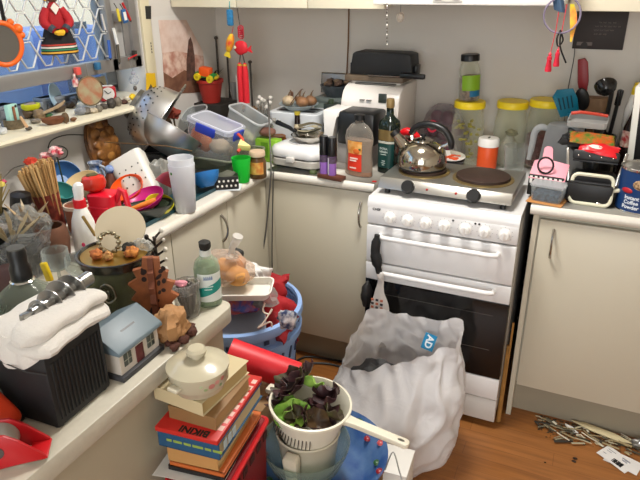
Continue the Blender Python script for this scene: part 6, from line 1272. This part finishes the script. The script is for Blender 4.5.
for s in (-1, 1):
    part('side_window', G().prism([(-.03, .05), (-.004, .05), (-.004, .084), (-.018, .082)], -.002, .002, M=TR((0, s*.0315, 0)) @ XZ), mat('#8a8f90', .2), t); part('side_window', G().prism([(.002, .05), (.034, .05), (.024, .076), (.002, .084)], -.002, .002, M=TR((0, s*.0315, 0)) @ XZ), mat('#8a8f90', .2), t)
    for x in (-.042, .045): w_ = part('wheel', G().cyl((x, s*.026, .017), (x, s*.037, .017), .017, n=22), BLACK, t); part('hub', G().cyl((x, s*.0365, .017), (x, s*.0385, .017), .009, n=16), mat('#9a9a98', .3, .8), w_)
t = thing('clear_vase', 'clear square glass vase at the near end of the bar behind the toy car', 'vase', (.20, -1.475, Zp), (0, 0, 20)); part('vase_glass', G().rbox(.10, .07, .19, .012, t=.003), clear('#d3d8d2', .10, .05), t); part('yellow_item', G().sph((-.015, -.008, .09), .02, (1, .8, 1.3), n=12, m=8, rough=.3), mat('#c9a52a', .5), t)
# ================================================================ the floor between the units
BL = mat('#7f9fd2', .4)
t = thing('laundry_basket', 'pale blue slotted laundry basket heaped with bags and red cloth', 'basket', (.203, -.60, 0)); t.scale = (1, 1, 1.145)
prof = lambda z: .155+.05*(z/.56)
part('basket_wall', G().lathe([(0, .004), (.15, .004), (.152, .0), (.156, .004), (prof(.3), .3), (prof(.5), .5), (.206, .545), (.203, .545), (prof(.5)-.004, .5), (.15, .012), (0, .012)], n=56), BL, t)
part('rim', G().lathe([(.2, .535), (.216, .535), (.219, .545), (.216, .562), (.203, .565), (.2, .555)], n=56), mat('#8fb0e2', .35), t); part('lower_rim', G().lathe([(.2, .478), (.212, .478), (.214, .5), (.2, .505)], n=56, cap=False), mat('#84a5d8', .4), t)
for k, z in enumerate((.44, .38, .32)):
    for i in range(26):
        a = 2*PI*i/26+k*.12; r_ = prof(z)+.0006; part('slot', G().box((-.006, -.0016, -.018), (.006, .0016, .018), .001, M=TR((math.cos(a)*r_, math.sin(a)*r_, z), (0, 14, 0)) @ TR(rot=(0, -14, 0)) if False else MX.Translation((math.cos(a)*r_, math.sin(a)*r_, z)) @ MX.Rotation(a+PI/2, 4, 'Z') @ MX.Rotation(R(20), 4, 'Y')), mat('#27375c', .6), t)
for i in range(22): a = 2*PI*i/22; part('slot', G().box((-.009, -.0016, -.006), (.009, .0016, .006), .001, M=MX.Translation((math.cos(a)*.2068, math.sin(a)*.2068, .521)) @ MX.Rotation(a+PI/2, 4, 'Z')), mat('#27375c', .6), t)
def cloth(name, label, cat, c, sz, col, seed, rot=(0, 0, 0), rough=.8, m=None):
    def f(u, v):
        n_ = noise.noise(V((u*2.2+seed, v*2.2, seed))); n2 = .6*noise.noise(V((u*5, v*5+seed, seed)))
        e = 4*u*(1-u)*4*v*(1-v)
        return ((u-.5)*sz[0]+.02*n2, (v-.5)*sz[1]+.02*n_, sz[2]*(e**.4-.6)+.03*n_+.012*n2)
    g = G().sheet(f, 22, 18, th=.008)
    return single(name, g, m or mat(col, rough), label, cat, c, rot)
fill = single('laundry_heap', G().sph((0, 0, 0), .17, (1, 1, .55), n=26, m=14, rough=.3, seed=4), mat('#8e1722', .9), 'dark red cloth filling the blue basket', 'cloth', (.197, -.60, .46))
p = at(266, 289, y=-.55); cloth('cloth', 'bright red folded cloth behind the white tray in the basket', 'cloth', p, (.13, .13, .05), '#9a0f18', 3, (50, 10, 20))
p = at(268, 308, y=-.60); cloth('cloth', 'bright red cloth hanging over the basket rim towards the stove', 'cloth', p, (.14, .13, .06), '#a3111b', 8, (38, 8, -15))
p = at(273, 322, y=-.64); cloth('cloth', 'dark red cloth with the white drawstrings at the basket front', 'cloth', p, (.12, .10, .04), '#8a101a', 12, (30, -6, -8))
# plastic container with blue lid
t = thing('lunch_box', 'clear shallow container with a dark blue seal lying in the blue basket', 'container', (0, 0, 0)); c = at(240, 324, y=-.70); t.matrix_world = mframe(c, VR+VU*.12, VU*.75-FW*.5)
part('box_wall', G().rbox(.15, .125, .055, .02, t=.002, taper=.08, M=TR((0, 0, -.05))), clear('#b9c2d6', .3, .15), t); part('lid', G().rbox(.155, .13, .01, .022, M=TR((0, 0, .006))), clear('#c3ccdc', .5, .2), t); part('seal', G().tube([(p_[0], p_[2]-.0625, .005) for p_ in rr_pts(.156, .125, .022)], .0035, n=6, closed=True), clear('#e4e8f0', .7, .2), t); part('clip', G().box((-.05, -.073, -.012), (.04, -.065, .012), .002), mat('#2a3a9a', .4), t, 'blue clip')
g = G(); single('drawstring', g.tube([at(265, 303, y=-.72), at(263, 311, y=-.73), at(269, 314, y=-.73), at(272, 309, y=-.72), at(264, 322, y=-.75), at(258, 328, y=-.76), at(270, 322, y=-.755), at(272, 327, y=-.75)], .0025, n=6, smooth=5), mat('#d9c9b8', .7), 'pale drawstring curling over the dark red cloth', 'string')
single('printed_scarf', G().sph((0, 0, 0), .028, (1, .8, 1.1), n=16, m=10, rough=.4, seed=3), mat('#d8d6d6', .8, vs=50, h2='#2e3a5e', var=.1), 'crumpled black and white patterned scrap at the basket rim', 'cloth', at(287, 319, y=-.70))
# packaging, tray, bread bag
p = at(236, 304, y=-.70); t = thing('snack_wrapper', 'crumpled blue and purple snack wrapper under the white tray', 'wrapper', p, (20, 0, 10)); part('wrapper', G().sph((0, 0, 0), .05, (1.4, .7, .5), n=20, m=12, rough=.4, seed=9), mat('#33489c', .3, vs=40, h2='#b7552f', var=.1), t)
p = at(262, 296, y=-.64); single('clear_wrap', G().sph((0, 0, 0), .036, (1.5, .8, 1), n=20, m=12, rough=.4, seed=13), clear('#d8d8d4', .3, .1), 'crumpled clear plastic at the end of the white tray', 'plastic', p, (0, 0, 0))
single('grey_pouch', G().box((-.07, -.04, -.008), (.07, .04, .012), .006), mat('#77797c', .35, .4), 'flat silver grey pouch under the white tray', 'pouch', at(245, 299, y=-.655), (16, -14, 4))
a, b_ = at(186, 302, y=-.76), at(269, 282, y=-.70)
t = thing('foam_tray', 'long white foam tray lying across the basket heap', 'tray', (0, 0, 0)); t.matrix_world = mframe((a+b_)/2, b_-a, V((0, -.25, 1)))
part('tray', G().rbox((b_-a).length, .085, .026, .02, t=.004, taper=.08, M=TR((0, .012, -.013))), mat('#e3e0d6', .5), t)
p = at(224, 270, y=-.70)
t = thing('bread_bag', 'clear bag of orange-brown bread rolls with twisted top on the foam tray', 'bread bag', p)
for i, (x, y, z, r_, cl) in enumerate([(-.04, 0, -.005, .036, '#d79a55'), (.0, .01, .0, .04, '#dda564'), (.045, 0, -.012, .036, '#e0a55a'), (.01, .045, .005, .034, '#c98a4a')]): part('bread_roll', G().sph((x, y, z), r_, (1.1, .9, .85), n=16, m=10, rough=.1, seed=i), mat(cl, .7, var=.2, vs=25), t)
part('bag_film', G().sph((0, .012, .0), .072, (1.25, .85, .72), n=30, m=18, rough=.22, seed=7), clear('#efe3d6', .2, .07), t, ang=14)
tw = [at(232, 258, y=-.69)-p, at(232, 248, y=-.685)-p, at(236, 242, y=-.68)-p, at(238, 236, y=-.68)-p]
part('twisted_neck', G().tube(tw, [.02, .01, .012, .016], n=10, smooth=4), clear('#f1efea', .6, .2), t)
p = at(252, 274, y=-.60); cloth('paper_bag', 'scrunched white paper bag behind the bread bag', 'bag', p, (.10, .09, .07), '#e5e3df', 17, (42, 14, 10), .7)
single('dark_lump', G().sph((0, 0, 0), .026, (1.2, .7, .9), n=14, m=9, rough=.25, seed=5), mat('#2a2a28', .7), 'small dark cap poking up behind the bread bag', 'cap', at(235, 254, y=-.58))
# red roll on a carton
a, b_ = at(229, 353, d=1.66), at(297, 377, d=1.66); dd = b_-a
t = thing('red_roll', 'thick bright red plastic roll lying in front of the blue basket', 'roll', a)
RR = mat('#d8202c', .45); part('roll', G().cyl((0, 0, 0), dd, .043, .041, n=30), RR, t); part('core', G().cyl(-dd*.004, dd*.01, .026, n=24), mat('#d8cdb8', .6), t)
lo = min(a.z, b_.z)-.043
t = thing('cardboard_carton', 'plain brown cardboard carton under the red roll', 'carton', (.42, -.885, 0)); part('carton_body', G().box((-.09, -.08, 0), (.08, .05, lo-.003), .003), mat('#9a7a54', .8), t); part('tape_strip', G().box((-.091, -.02, lo-.004), (.081, .02, lo-.002)), mat('#b79a6a', .4), t)
# pile of books with the casserole
ANG = 6
bx, by = .467, -1.324; zt = .787
t = thing('stool', 'plain wooden stool under the red crate of books', 'stool', (.57, -1.2, 0)); part('seat', G().box((-.1, -.13, .41), (.1, .13, .44), .004), mat('#7a5634', .6), t)
for s in (-.08, .08):
    for q in (-.11, .11): part('leg', G().box((s-.015, q-.015, 0), (s+.015, q+.015, .412), .002), mat('#6f4d2e', .6), t)
def book(name, label, z, h, w, d, cover, page='#cdb98f', dx=0, dy=0, da=0, cat='book', hard=True, spine=None):
    o = thing(name, label, cat, (bx+dx, by+dy, z), (0, 0, ANG+da))
    c_ = .003 if hard else .0012
    part('cover', G().box((0, 0, 0), (w, d, c_), .0005).box((0, 0, h-c_), (w, d, h), .0005).box((0, 0, 0), (w, c_, h), .0005), mat(cover, .5), o)
    part('page_block', G().box((.004, c_+.0005, c_), (w-.004, d-.004, h-c_)), mat(page, .85), o)
    return o
z = zt
# from the top of the pile down
o = book('book', 'cream paperback with worn pages directly under the casserole', z+.032, .032, .126, .165, '#c9b992', '#b89f6c', -.026, .040, -9, hard=False)
o = book('book', 'tan brown paperback below the cream one', z, .0315, .112, .15, '#8c6a43', '#a98a5c', .012, .034, -3, hard=False)
mg = thing('magazine', 'red magazine with black block capitals in the book pile', 'magazine', (bx, by, z-.012), (0, 0, ANG)); part('cover', G().box((0, 0, 0), (.142, .222, .0115), .002), mat('#c2261f', .45), mg)
lettering(mg, 'BIKINI', .024, mat('#1a1213', .5), TR((.085, .0125, .0116), (0, 0, 180)) @ MX.Rotation(-PI/2, 4, 'X'), bold=.001)
for i in range(8): part('pale_mark', G().box((.127, .03+i*.023, .0114), (.138, .044+i*.023, .0119)), mat('#e0b8ac', .5), mg)
o = book('book', 'thick blue paperback with pale spine lettering under the red magazine', z-.052, .0395, .140, .212, '#1d4f74', '#c9b890', .002, .004, 0)
for i, (x, w_) in enumerate([(.02, .012), (.036, .02), (.06, .016), (.08, .024), (.108, .014), (.126, .02)]): part('spine_mark', G().box((x, -.0006, .018), (x+w_, .0004, .024)), mat('#8fa648', .5), o)
for i in range(3): part('side_mark', G().box((.1396, .02+i*.02, .01), (.1406, .034+i*.02, .03)), mat('#b9c8cc', .5), o)
o = book('book', 'fat yellowed paperback under the blue book', z-.094, .0415, .115, .19, '#b98a52', '#cfb27c', .014, .012, 2, hard=False)
o = book('book', 'thin orange book under the yellowed paperback', z-.106, .0115, .125, .2, '#c4642a', '#b9a27a', .016, .012, 1)
o = book('book', 'thin black book low in the pile', z-.118, .0115, .128, .205, '#1a191b', '#8c8478', .012, .01, 2)
single('paper_sheet', G().sheet(lambda u, v: ((u)*.155-.01, v*.235-.008, .002*math.sin(u*7)+.0015), 10, 8, th=.001), mat('#dcdad4', .7), 'white paper sheet jutting out under the black book', 'paper', (bx-.004, by-.004, z-.124), (0, 0, ANG+3))
t = thing('storage_crate', 'red plastic crate holding up the book pile', 'crate', (bx+.068, by+.12, z-.127), (0, 0, ANG+2)); hc = z-.127-.44
part('crate_wall', G().rbox(.132, .24, hc, .012, taper=.06, M=TR((0, 0, -hc))), mat('#7d0f15', .5), t); part('rim', G().tube([(p_[0], p_[2]-.123, -.006) for p_ in rr_pts(.136, .246, .014)], .006, n=7, closed=True), mat('#c01a20', .4), t)
for i in range(6): part('slot', G().box((.0645, -.11+i*.04, -.05), (.0675, -.085+i*.04, -.03), .001), mat('#3d0a0c', .6), t)
# casserole
t = thing('casserole_dish', 'small cream lidded casserole with flower print on top of the books', 'casserole', (.531, -1.246, z+.0645), (0, 0, 20))
CER = mat('#b9b199', .25, coat=.5)
part('pot', G().lathe([(0, 0), (.042, 0), (.05, .004), (.056, .018), (.06, .024), (.061, .05), (.058, .052), (0, .052)], n=48), CER, t)
ld = part('lid', G().lathe([(.0595, .05), (.0635, .052), (.0635, .056), (.056, .06), (.038, .068), (.016, .072), (0, .0725)], n=48), mat('#bcb49b', .22, coat=.5), t)
part('lid_knob', G().lathe([(0, .071), (.012, .072), (.013, .078), (.02, .082), (.021, .089), (.016, .094), (0, .095)], n=30), mat('#bcb49b', .22, coat=.5), ld)
for a in (-118, 62): part('side_handle', G().box((-.013, -.012, -.004), (.013, .006, .004), .003, M=TR((math.cos(R(a))*.064, math.sin(R(a))*.064, .036), (0, 0, a+90))), mat('#d4cdb6', .25, coat=.4), t)
for i, (a, z_, r_, cl) in enumerate([(-50, .036, .007, '#b5736a'), (-38, .04, .006, '#c28a80'), (-62, .032, .004, '#8a9a6a'), (-30, .03, .004, '#7f9064'), (-24, .042, .006, '#b06a5e'), (-70, .04, .004, '#a8b08c')]): part('flower_print', G().sph((0, 0, 0), 1, (.0007, r_, r_*.8), n=12, m=6, M=TR((math.cos(R(a))*.0608, math.sin(R(a))*.0608, z_), (0, 0, a))), mat(cl, .4), t)
# ---- colander of lettuce in a jug in a bowl in a basin
CX_, CY_ = .641, -.973; RZ = .648
t = thing('stool', 'low stool under the blue patterned basin', 'stool', (.68, -.93, 0)); part('seat', G().lathe([(0, .38), (.14, .38), (.145, .385), (.145, .40), (.14, .405), (0, .405)], n=36), mat('#7a5634', .6), t)
for i in range(4): a = R(45+90*i); part('leg', G().cyl((math.cos(a)*.11, math.sin(a)*.11, .385), (math.cos(a)*.13, math.sin(a)*.13, 0), .014, n=10), mat('#6f4d2e', .6), t)
t = thing('wash_basin', 'blue flower patterned enamel basin under the glass bowl', 'basin', (.662, -.945, .4055))
part('basin', G().lathe([(0, 0), (.115, 0), (.135, .012), (.165, .06), (.178, .075), (.178, .079), (.163, .064), (.132, .016), (.113, .004), (0, .004)], n=52), mat('#31538c', .25, vs=14, h2='#56759f', var=.1), t)
rs = random.Random(12)
for i in range(20): a = i*.314; r_, zz = (.150, .046) if i % 2 else (.166, .067); part('flower_print', G().sph((math.cos(a)*r_, math.sin(a)*r_, zz-.0005), .011, (1, 1, .55), n=9, m=6), mat(['#8c1f2a', '#2f5a34', '#b5494a'][i % 3], .3), t)
t = thing('glass_bowl', 'greenish glass bowl nested in the blue basin', 'bowl', (CX_-.008, CY_+.0, .4165)); part('bowl', G().lathe([(0, 0), (.05, 0), (.055, .005), (.092, .04), (.112, .09), (.116, .108), (.113, .108), (.108, .09), (.088, .043), (.053, .01), (0, .008)], n=48), clear('#cad6cc', .1, .05), t)
t = thing('plastic_jug', 'cream plastic jug with a broad spout standing in the glass bowl', 'jug', (CX_, CY_, .4285)); JUG = mat('#c4bca6', .35)
part('jug_wall', G().lathe([(0, 0), (.062, 0), (.066, .005), (.08, .13), (.083, .134), (.08, .137), (.076, .13), (.062, .008), (0, .006)], n=44), JUG, t); part('spout', G().prism([(-.012, .0), (.012, 0), (.02, .118), (.016, .128), (-.016, .128), (-.02, .118)], -.012, .014, M=TR((-.0, -.082, .0), (7, 0, 0)) @ XZ, bev=.004), mat('#ccc4ae', .35), t)
t = thing('plastic_colander', 'cream plastic long handled colander full of lettuce standing in the jug', 'colander', (CX_, CY_, RZ-.125)); t.rotation_euler = (0, R(4), R(-4)); CO = mat('#e0dac6', .35)
part('bowl', G().lathe([(0, 0), (.052, 0), (.06, .004), (.073, .04), (.088, .09), (.097, .12), (.104, .123), (.104, .129), (.099, .13), (.094, .122), (.084, .09), (.069, .042), (.057, .008), (0, .005)], n=52), CO, t)
for i in range(22):
    a = R(-190+i*6.2)
    g = G().box((-.0012, -.0012, -.020), (.0012, .0012, .020), .0006, M=MX.Translation((math.cos(a)*.0852, math.sin(a)*.0852, .079)) @ MX.Rotation(a+PI/2, 4, 'Z') @ MX.Rotation(R(-17), 4, 'X')); part('drain_slot', g, mat('#3a372e', .6), t)
hd2 = part('handle', G().prism([(.098, -.016), (.13, -.011), (.255, -.0125), (.262, -.006), (.262, .006), (.255, .0125), (.13, .011), (.098, .016)], .114, .127, bev=.003), CO, t)
part('hanging_hole', G().sph((.242, 0, .1272), 1, (.009, .004, .0006), n=14, m=6), mat('#4a463a', .6), hd2); part('rest_lug', G().box((-.126, -.014, .112), (-.098, .014, .127), .004), CO, t)
part('rim_inside', G().lathe([(.0945, .1225), (.0985, .1305), (.104, .1295)], n=52, cap=False), CO, t)
def leaf(cx, cy, cz, s, col, seed, rot, col2):
    def f(u, v):
        x, y = (u-.5)*2, (v-.5)*2; r_ = max(abs(x), abs(y)); a = math.atan2(y, x)
        rr = r_*(1+.12*noise.noise(V((math.cos(a)*2, math.sin(a)*2, seed))))
        fr = .15*r_*r_*math.sin(a*6+seed)+.15*r_*r_*noise.noise(V((math.cos(a)*4, math.sin(a)*4, seed*3)))
        return (math.cos(a)*rr*s, math.sin(a)*rr*s*.75, s*(.55*r_*r_+fr))
    return G().sheet(f, 18, 18, th=.0012, M=TR((cx, cy, cz), rot))
DK, GR = '#2c1a1c', '#5f8c2a'
leaves = [('lettuce_leaf', -0.066, 0.02, 0.165, 0.05, 'd', (10, -40, 20)), ('lettuce_leaf', -0.05, 0.05, 0.175, 0.046, 'd', (-50, -20, 60)), ('lettuce_leaf', -0.076, -0.02, 0.145, 0.042, 'd', (20, -55, 0)), ('lettuce_leaf', -0.04, 0.045, 0.16, 0.04, 'g', (-40, 20, 10)), ('lettuce_leaf', -0.03, -0.045, 0.125, 0.046, 'g', (35, -10, 40)), ('lettuce_leaf', -0.05, -0.03, 0.13, 0.038, 'g', (30, -40, 0)), ('lettuce_leaf', -0.01, -0.02, 0.115, 0.044, 'd', (0, 10, 80)), ('lettuce_leaf', 0.03, -0.025, 0.115, 0.046, 'd', (15, 20, 30)), ('lettuce_leaf', 0.045, 0.03, 0.15, 0.048, 'd', (-30, 20, 120)), ('lettuce_leaf', 0.066, 0.0, 0.13, 0.042, 'd', (0, 40, 60)), ('lettuce_leaf', 0.036, -0.03, 0.125, 0.036, 'b', (25, 35, 0)), ('lettuce_leaf', 0.02, 0.045, 0.145, 0.036, 'd', (-50, 0, 20)), ('lettuce_leaf', -0.012, -0.043, 0.125, 0.034, 'd', (40, 0, 0)), ('lettuce_leaf', -0.055, 0.005, 0.16, 0.045, 'd', (-10, -30, 50)), ('lettuce_leaf', 0.03, 0.0, 0.13, 0.04, 'd', (-30, 10, 10))]
tr = t.matrix_basis
names = {'d': 'dark red lettuce leaf', 'g': 'fresh green lettuce leaf', 'b': 'brownish lettuce leaf'}
where = ['against the far rim of the colander beside the books', 'standing tallest out of the colander', 'hanging over the colander rim near the lug', 'behind the tall dark leaf', 'at the front of the colander heap', 'tucked under the front green leaf', 'in the middle of the colander', 'at the middle front of the colander', 'standing at the handle side of the colander', 'against the handle end of the colander', 'lying low next to the colander handle', 'at the back edge of the colander', 'low against the front wall of the colander', 'between the tall leaf and the middle leaf', 'upright in the middle of the colander']
ti = MX.Translation(V((CX_, CY_, RZ-.125))) @ Euler((0, R(4), R(-4))).to_matrix().to_4x4()
for i, (n_, x, y, z_, s, k, ro) in enumerate(leaves):
    c = {'d': mat('#3a2224', .5, vs=30, h2='#4d4a28', var=.1) if i % 3 == 0 else mat('#2e1a1d', .5, vs=40, h2='#4a2a2c', var=.1), 'g': mat('#93b850', .5, vs=25, h2='#5f8f30', var=.1), 'b': mat('#5a4426', .5, vs=25, h2='#3b2a1e', var=.1)}[k]
    o = single(n_, leaf(0, 0, 0, s, 0, i*1.7, (0, 0, 0), 0), c, names[k]+' '+where[i], 'lettuce'); o.matrix_world = ti @ TR((x*.92, y*.92, z_-.022), ro); o['group'] = 'lettuce leaves in the colander'
b_ = at(394, 460, d=1.74); t = thing('white_box', 'plain white box standing behind the blue basin', 'box', (b_.x+.01, b_.y, 0), (0, 0, 4)); part('box_body', G().box((-.045, -.05, 0), (.038, .06, b_.z-.005), .003), mat('#dcd9d2', .5), t); part('lid_flap', G().box((-.046, -.051, b_.z-.0055), (.039, .061, b_.z-.001), .001), mat('#e2dfd8', .5), t)
single('wire_rack', G().tube([at(385, 470, d=1.66), at(393, 452, d=1.68), at(399, 470, d=1.66), at(402, 480, d=1.65)], .002, n=6, smooth=5), mat('#a6a6a2', .3, .8), 'bent silver wire in front of the white box', 'wire')
# ---- rubbish bag
t = thing('rubbish_bag', 'bulging white plastic shopping bag of rubbish in front of the oven', 'rubbish bag', (.67, -.35, 0))
def ctab(tab, a):
    a = math.degrees(a) % 360
    for (a0, v0), (a1, v1) in zip(tab, tab[1:]+[(tab[0][0]+360, tab[0][1])]):
        if a0 <= a <= a1: q = (a-a0)/(a1-a0); q = q*q*(3-2*q); return v0+(v1-v0)*q
    return tab[0][1]
RIM = [(0, .545), (22, .58), (60, .53), (95, .525), (125, .53), (150, .44), (180, .32), (215, .325), (245, .35), (275, .41), (305, .47), (335, .50)]
def bag(u, v):
    a = u*2*PI; z = v
    ca, sa = math.cos(a), math.sin(a)
    zz = z*ctab(RIM, a)
    rx = .20+.035*math.sin(PI*min(1, z*1.15))+.012*max(0, ca)*z; ry = .165+.03*math.sin(PI*min(1, z*1.1))
    if z < .07: k = .80+.2*(z/.07)**.5; rx *= k; ry *= k
    q = max(0, (z-.5)/.5); ry *= 1-.62*q*q*(3-2*q); 
    if ca < 0: rx *= 1-.12*q
    P = V((ca*2, sa*2, zz*6))
    rid = 1-abs(noise.noise(P*1.5+V((3, 1, 2))))*2.2
    rid2 = 1-abs(noise.noise(V((ca*3+zz*3, sa*3-zz*4, zz*9))+V((7, 2, 5))))*2.2
    rid3 = 1-abs(noise.noise(V((ca*7-zz*6, sa*7+zz*5, zz*18))+V((1, 9, 5))))*2.2
    dr = .016*rid+.010*rid2*(.35+.65*z)+.002*rid3
    return (ca*(rx+dr), sa*(ry+dr)+.02*q, zz)
BAGM = clear('#f4f2f2', .93, .3, bump=.22, bs=14)
part('bag_skin', G().sheet(bag, 150, 60), BAGM, t, ang=60)
part('contents', G().sph((-.045, .02, .2), .145, (.92, .66, 1.0), n=26, m=16, rough=.25, seed=8), mat('#1a191a', .6), t, 'black rubbish inside')
pl = at(429, 342, y=-.295)-V((.67, -.35, 0))
lb_ = part('logo_patch', G().box((-.021, -.0015, -.03), (.021, .0015, .03), M=TR(pl, (-12, 12, 0))), mat('#1687b8', .45), t, 'blue printed logo patch')
g = words_mesh('AD', .034, .0012); bmesh.ops.transform(g.b, matrix=TR(pl+V((0, -.0022, .002)), (-12, 12, 0)) @ MX.Rotation(R(90), 4, 'Y'), verts=g.b.verts[:]); part('logo_letters', g, mat('#e8f2f6', .5), t)
# ---- things hanging on the oven handles
a = V((.527, -.139, .756))
single('cloth_strap', G().tube([a+V((0, -.002, .005)), V((.523, -.146, .70)), V((.530, -.147, .66)), V((.542, -.148, .612))], [.010, .017, .02, .012], n=10, smooth=4), mat('#151515', .8), 'black cloth strip knotted on the grill door handle', 'cloth')
t = thing('bag_tube', 'long white printed plastic bag hanging from the oven door handle', 'bag', (.55, -.152, .606))
def tubef(u, v):
    a = u*2*PI; r_ = .010+.05*min(1, max(0, (v-.12))*1.5)+.006*noise.noise(V((math.cos(a)*2, math.sin(a)*2, v*6))); return (math.cos(a)*r_-.005*v, math.sin(a)*r_*.35, -.30*v)
part('bag_film', G().sheet(tubef, 26, 20), clear('#efeae4', .8, .3), t); part('knot', G().sph((0, 0, -.005), .014, (1, .8, 1.3), n=12, m=8, rough=.3), clear('#efeae4', .85, .3), t)
for i in range(5):
    for k in range(3): part('print_mark', G().box((-.028+k*.018, -.0232, -.10-i*.016), (-.018+k*.018, -.0195, -.092-i*.016), M=TR(rot=(0, 0, 0))), mat('#2b2b33' if (i+k) % 2 else '#b9694a', .5), t)
single('black_pouch', G().sph((0, 0, 0), .032, (.65, .8, 1.7), n=16, m=12, rough=.2, seed=4), mat('#141415', .6), 'black cloth pouch hanging beside the oven glass', 'pouch', (.487, -.131, .50))
# ---- cables, debris, receipts, sticks
single('floor_cable', G().tube([at(292, 364, z=.006), at(305, 357, z=.006), at(322, 358, z=.006), at(345, 362, z=.006), at(365, 366, z=.006)], .005, n=7, smooth=6), mat('#191919', .5), 'black cable lying along the floor under the back cupboard', 'cable')
single('floor_cable', G().tube([at(300, 372, z=.006), at(308, 364, z=.006), at(330, 364, z=.006), at(350, 371, z=.006), at(360, 380, z=.006)], .005, n=7, smooth=6), mat('#2b2a28', .5), 'second dark cable looping out towards the rubbish bag', 'cable')
single('floor_crumb', G().box((-.012, -.008, 0), (.012, .008, .01), .003), mat('#c9992a', .6), 'small yellow scrap beside the floor cables', 'scrap', at(294, 355, z=.002))
for i, (px0, py0, px1, py1, lb) in enumerate([(505, 408, 512, 350, 'tall tan wooden slat leaning in the gap by the stove'), (509, 407, 516, 332, 'thin tan dowel leaning in the gap by the stove')]):
    a = at(px0, py0, z=.0); a.y = -.045; a.x = 1.0215 if i == 0 else 1.027; b_ = V((1.0215 if i == 0 else 1.027, a.y+.03, .34+.1*i))
    t = thing('timber_offcut', lb, 'timber', a); part('slat', G().tube([(0, 0, .004), (b_-a)], .0078 if i == 0 else .004, n=8), mat('#a87838', .7, var=.25, vs=20), t)
rs = random.Random(44)
deb = []
for i in range(84):
    px = 540+i*1.2+rs.uniform(-5, 5); py = 420+(px-540)*.245+rs.gauss(4, 6.5)
    q = at(px, max(py, 416+(px-540)*.235), z=.0); q.y = min(q.y, .045); L_ = rs.uniform(.015, .075); col = rs.choice(['#6b6350', '#8e856c', '#4c463a', '#b5ab8e', '#d9d2bc', '#57523f', '#3a352c', '#a08f6a'])
    a = R(rs.gauss(-4, 28)); h_ = rs.uniform(.002, .012)
    w_ = rs.uniform(.0012, .0055)
    g = G().box((-L_/2, -w_, 0), (L_/2, w_, rs.uniform(.0015, .004)), .0005) if i % 3 else G().tube([(-L_/2, 0, .003), (0, rs.uniform(-.01, .01), .005), (L_/2, 0, .003)], .0022, n=5)
    deb.append((g, col, q, h_, a))
for i, (g, col, q, h_, a) in enumerate(deb):
    o = single('debris_splinter', g, mat(col, .8), 'splinters and peelings swept along the foot of the cupboard', 'debris', (q.x, q.y-.004, .001+h_), (rs.uniform(-7, 7), rs.uniform(-5, 5), math.degrees(a)), 'splinters along the cupboard foot')
g = G()
for i in range(420):
    px = rs.uniform(538, 640); py = 419+(px-540)*.24+rs.gauss(4, 6); q = at(px, py, z=0); y_ = min(q.y, .06); a = rs.uniform(0, 3.1); l_ = rs.uniform(.002, .007)
    c_, s_ = math.cos(a)*l_, math.sin(a)*l_; g.raw([(q.x-c_, y_-s_, .001), (q.x+s_*.4, y_-c_*.4, .0025), (q.x+c_, y_+s_, .001), (q.x-s_*.4, y_+c_*.4, .004)], [[0, 1, 2], [0, 2, 3], [0, 1, 3], [1, 2, 3]])
o = single('dust', g, mat('#4f4839', .9, var=.5, vs=200), 'fine grey-brown grit among the splinters along the cupboard foot', 'dust'); o['kind'] = 'stuff'
q = at(600, 437, z=.004); single('wood_chip', G().prism([(-.11, .016), (-.05, .028), (.05, .02), (.11, -.004), (.06, -.016), (-.03, -.008)], 0, .006, bev=.002), mat('#d8cba2', .7), 'long cream wood chip, biggest piece in the sweepings', 'chip', (q.x, q.y+.012, .013), (0, 0, -7))
q = at(571, 428, z=.004); single('paper_scrap', G().prism([(-.03, .008), (.0, .012), (.032, -.004), (.02, -.012), (-.02, -.002)], 0, .003), mat('#dcdcd6', .7), 'small white paper scrap at the near side of the sweepings', 'scrap', (q.x, q.y-.012, .010), (0, 0, -25))
q = at(637, 446, z=.0); single('foil_scrap', G().sph((0, 0, .014), .026, (1, .8, .6), n=14, m=9, rough=.5, seed=31), mat('#8d8c88', .3, .6), 'crumpled grey foil at the end of the sweepings', 'foil', (q.x+.005, q.y, 0))
for i, (dx, dy, da, lb) in enumerate([(.022, -.004, 16, 'blank white receipt slip under the barcode receipt'), (0, 0, 0, 'white receipt with barcode lying on the floorboards')]):
    q = at(616, 460, z=0); t = thing('receipt', lb, 'receipt', (q.x+dx, q.y+dy, .002+.003*i), (0, 0, -34+da)); part('paper', G().sheet(lambda u, v: ((u-.5)*.115, (v-.5)*.072, .003*math.sin(u*3+i)), 10, 4, th=.0006), mat('#e9e7e4', .6), t)
    if i:
        g = G()
        for k in range(9): g.box((-.004+k*.0042, -.026, .0), (-.0025+k*.0042+.0012*(k % 3), -.006, .0038))
        part('barcode', g, mat('#1a1a1c', .6), t)
        for k, (x, y, w_) in enumerate([(-.045, .018, .03), (-.045, .008, .02), (.01, .02, .03), (.015, .01, .02), (-.046, -.012, .012)]): part('print_line', G().box((x, y, 0), (x+w_, y+.003, .0036)), mat('#9a9aa0', .6), t)
for i, (px, py) in enumerate([(574, 462), (575, 459), (545, 463), (556, 441)]):
    q = at(px, py, z=0); single('crumb', G().sph((0, 0, .003), .006 if i < 2 else .003, (1.4, .8, .6), n=8, m=6, rough=.3, seed=i), mat('#2a1c14', .8), 'dark crumb on the open floorboards', 'crumb', q, group='crumbs on the floor')
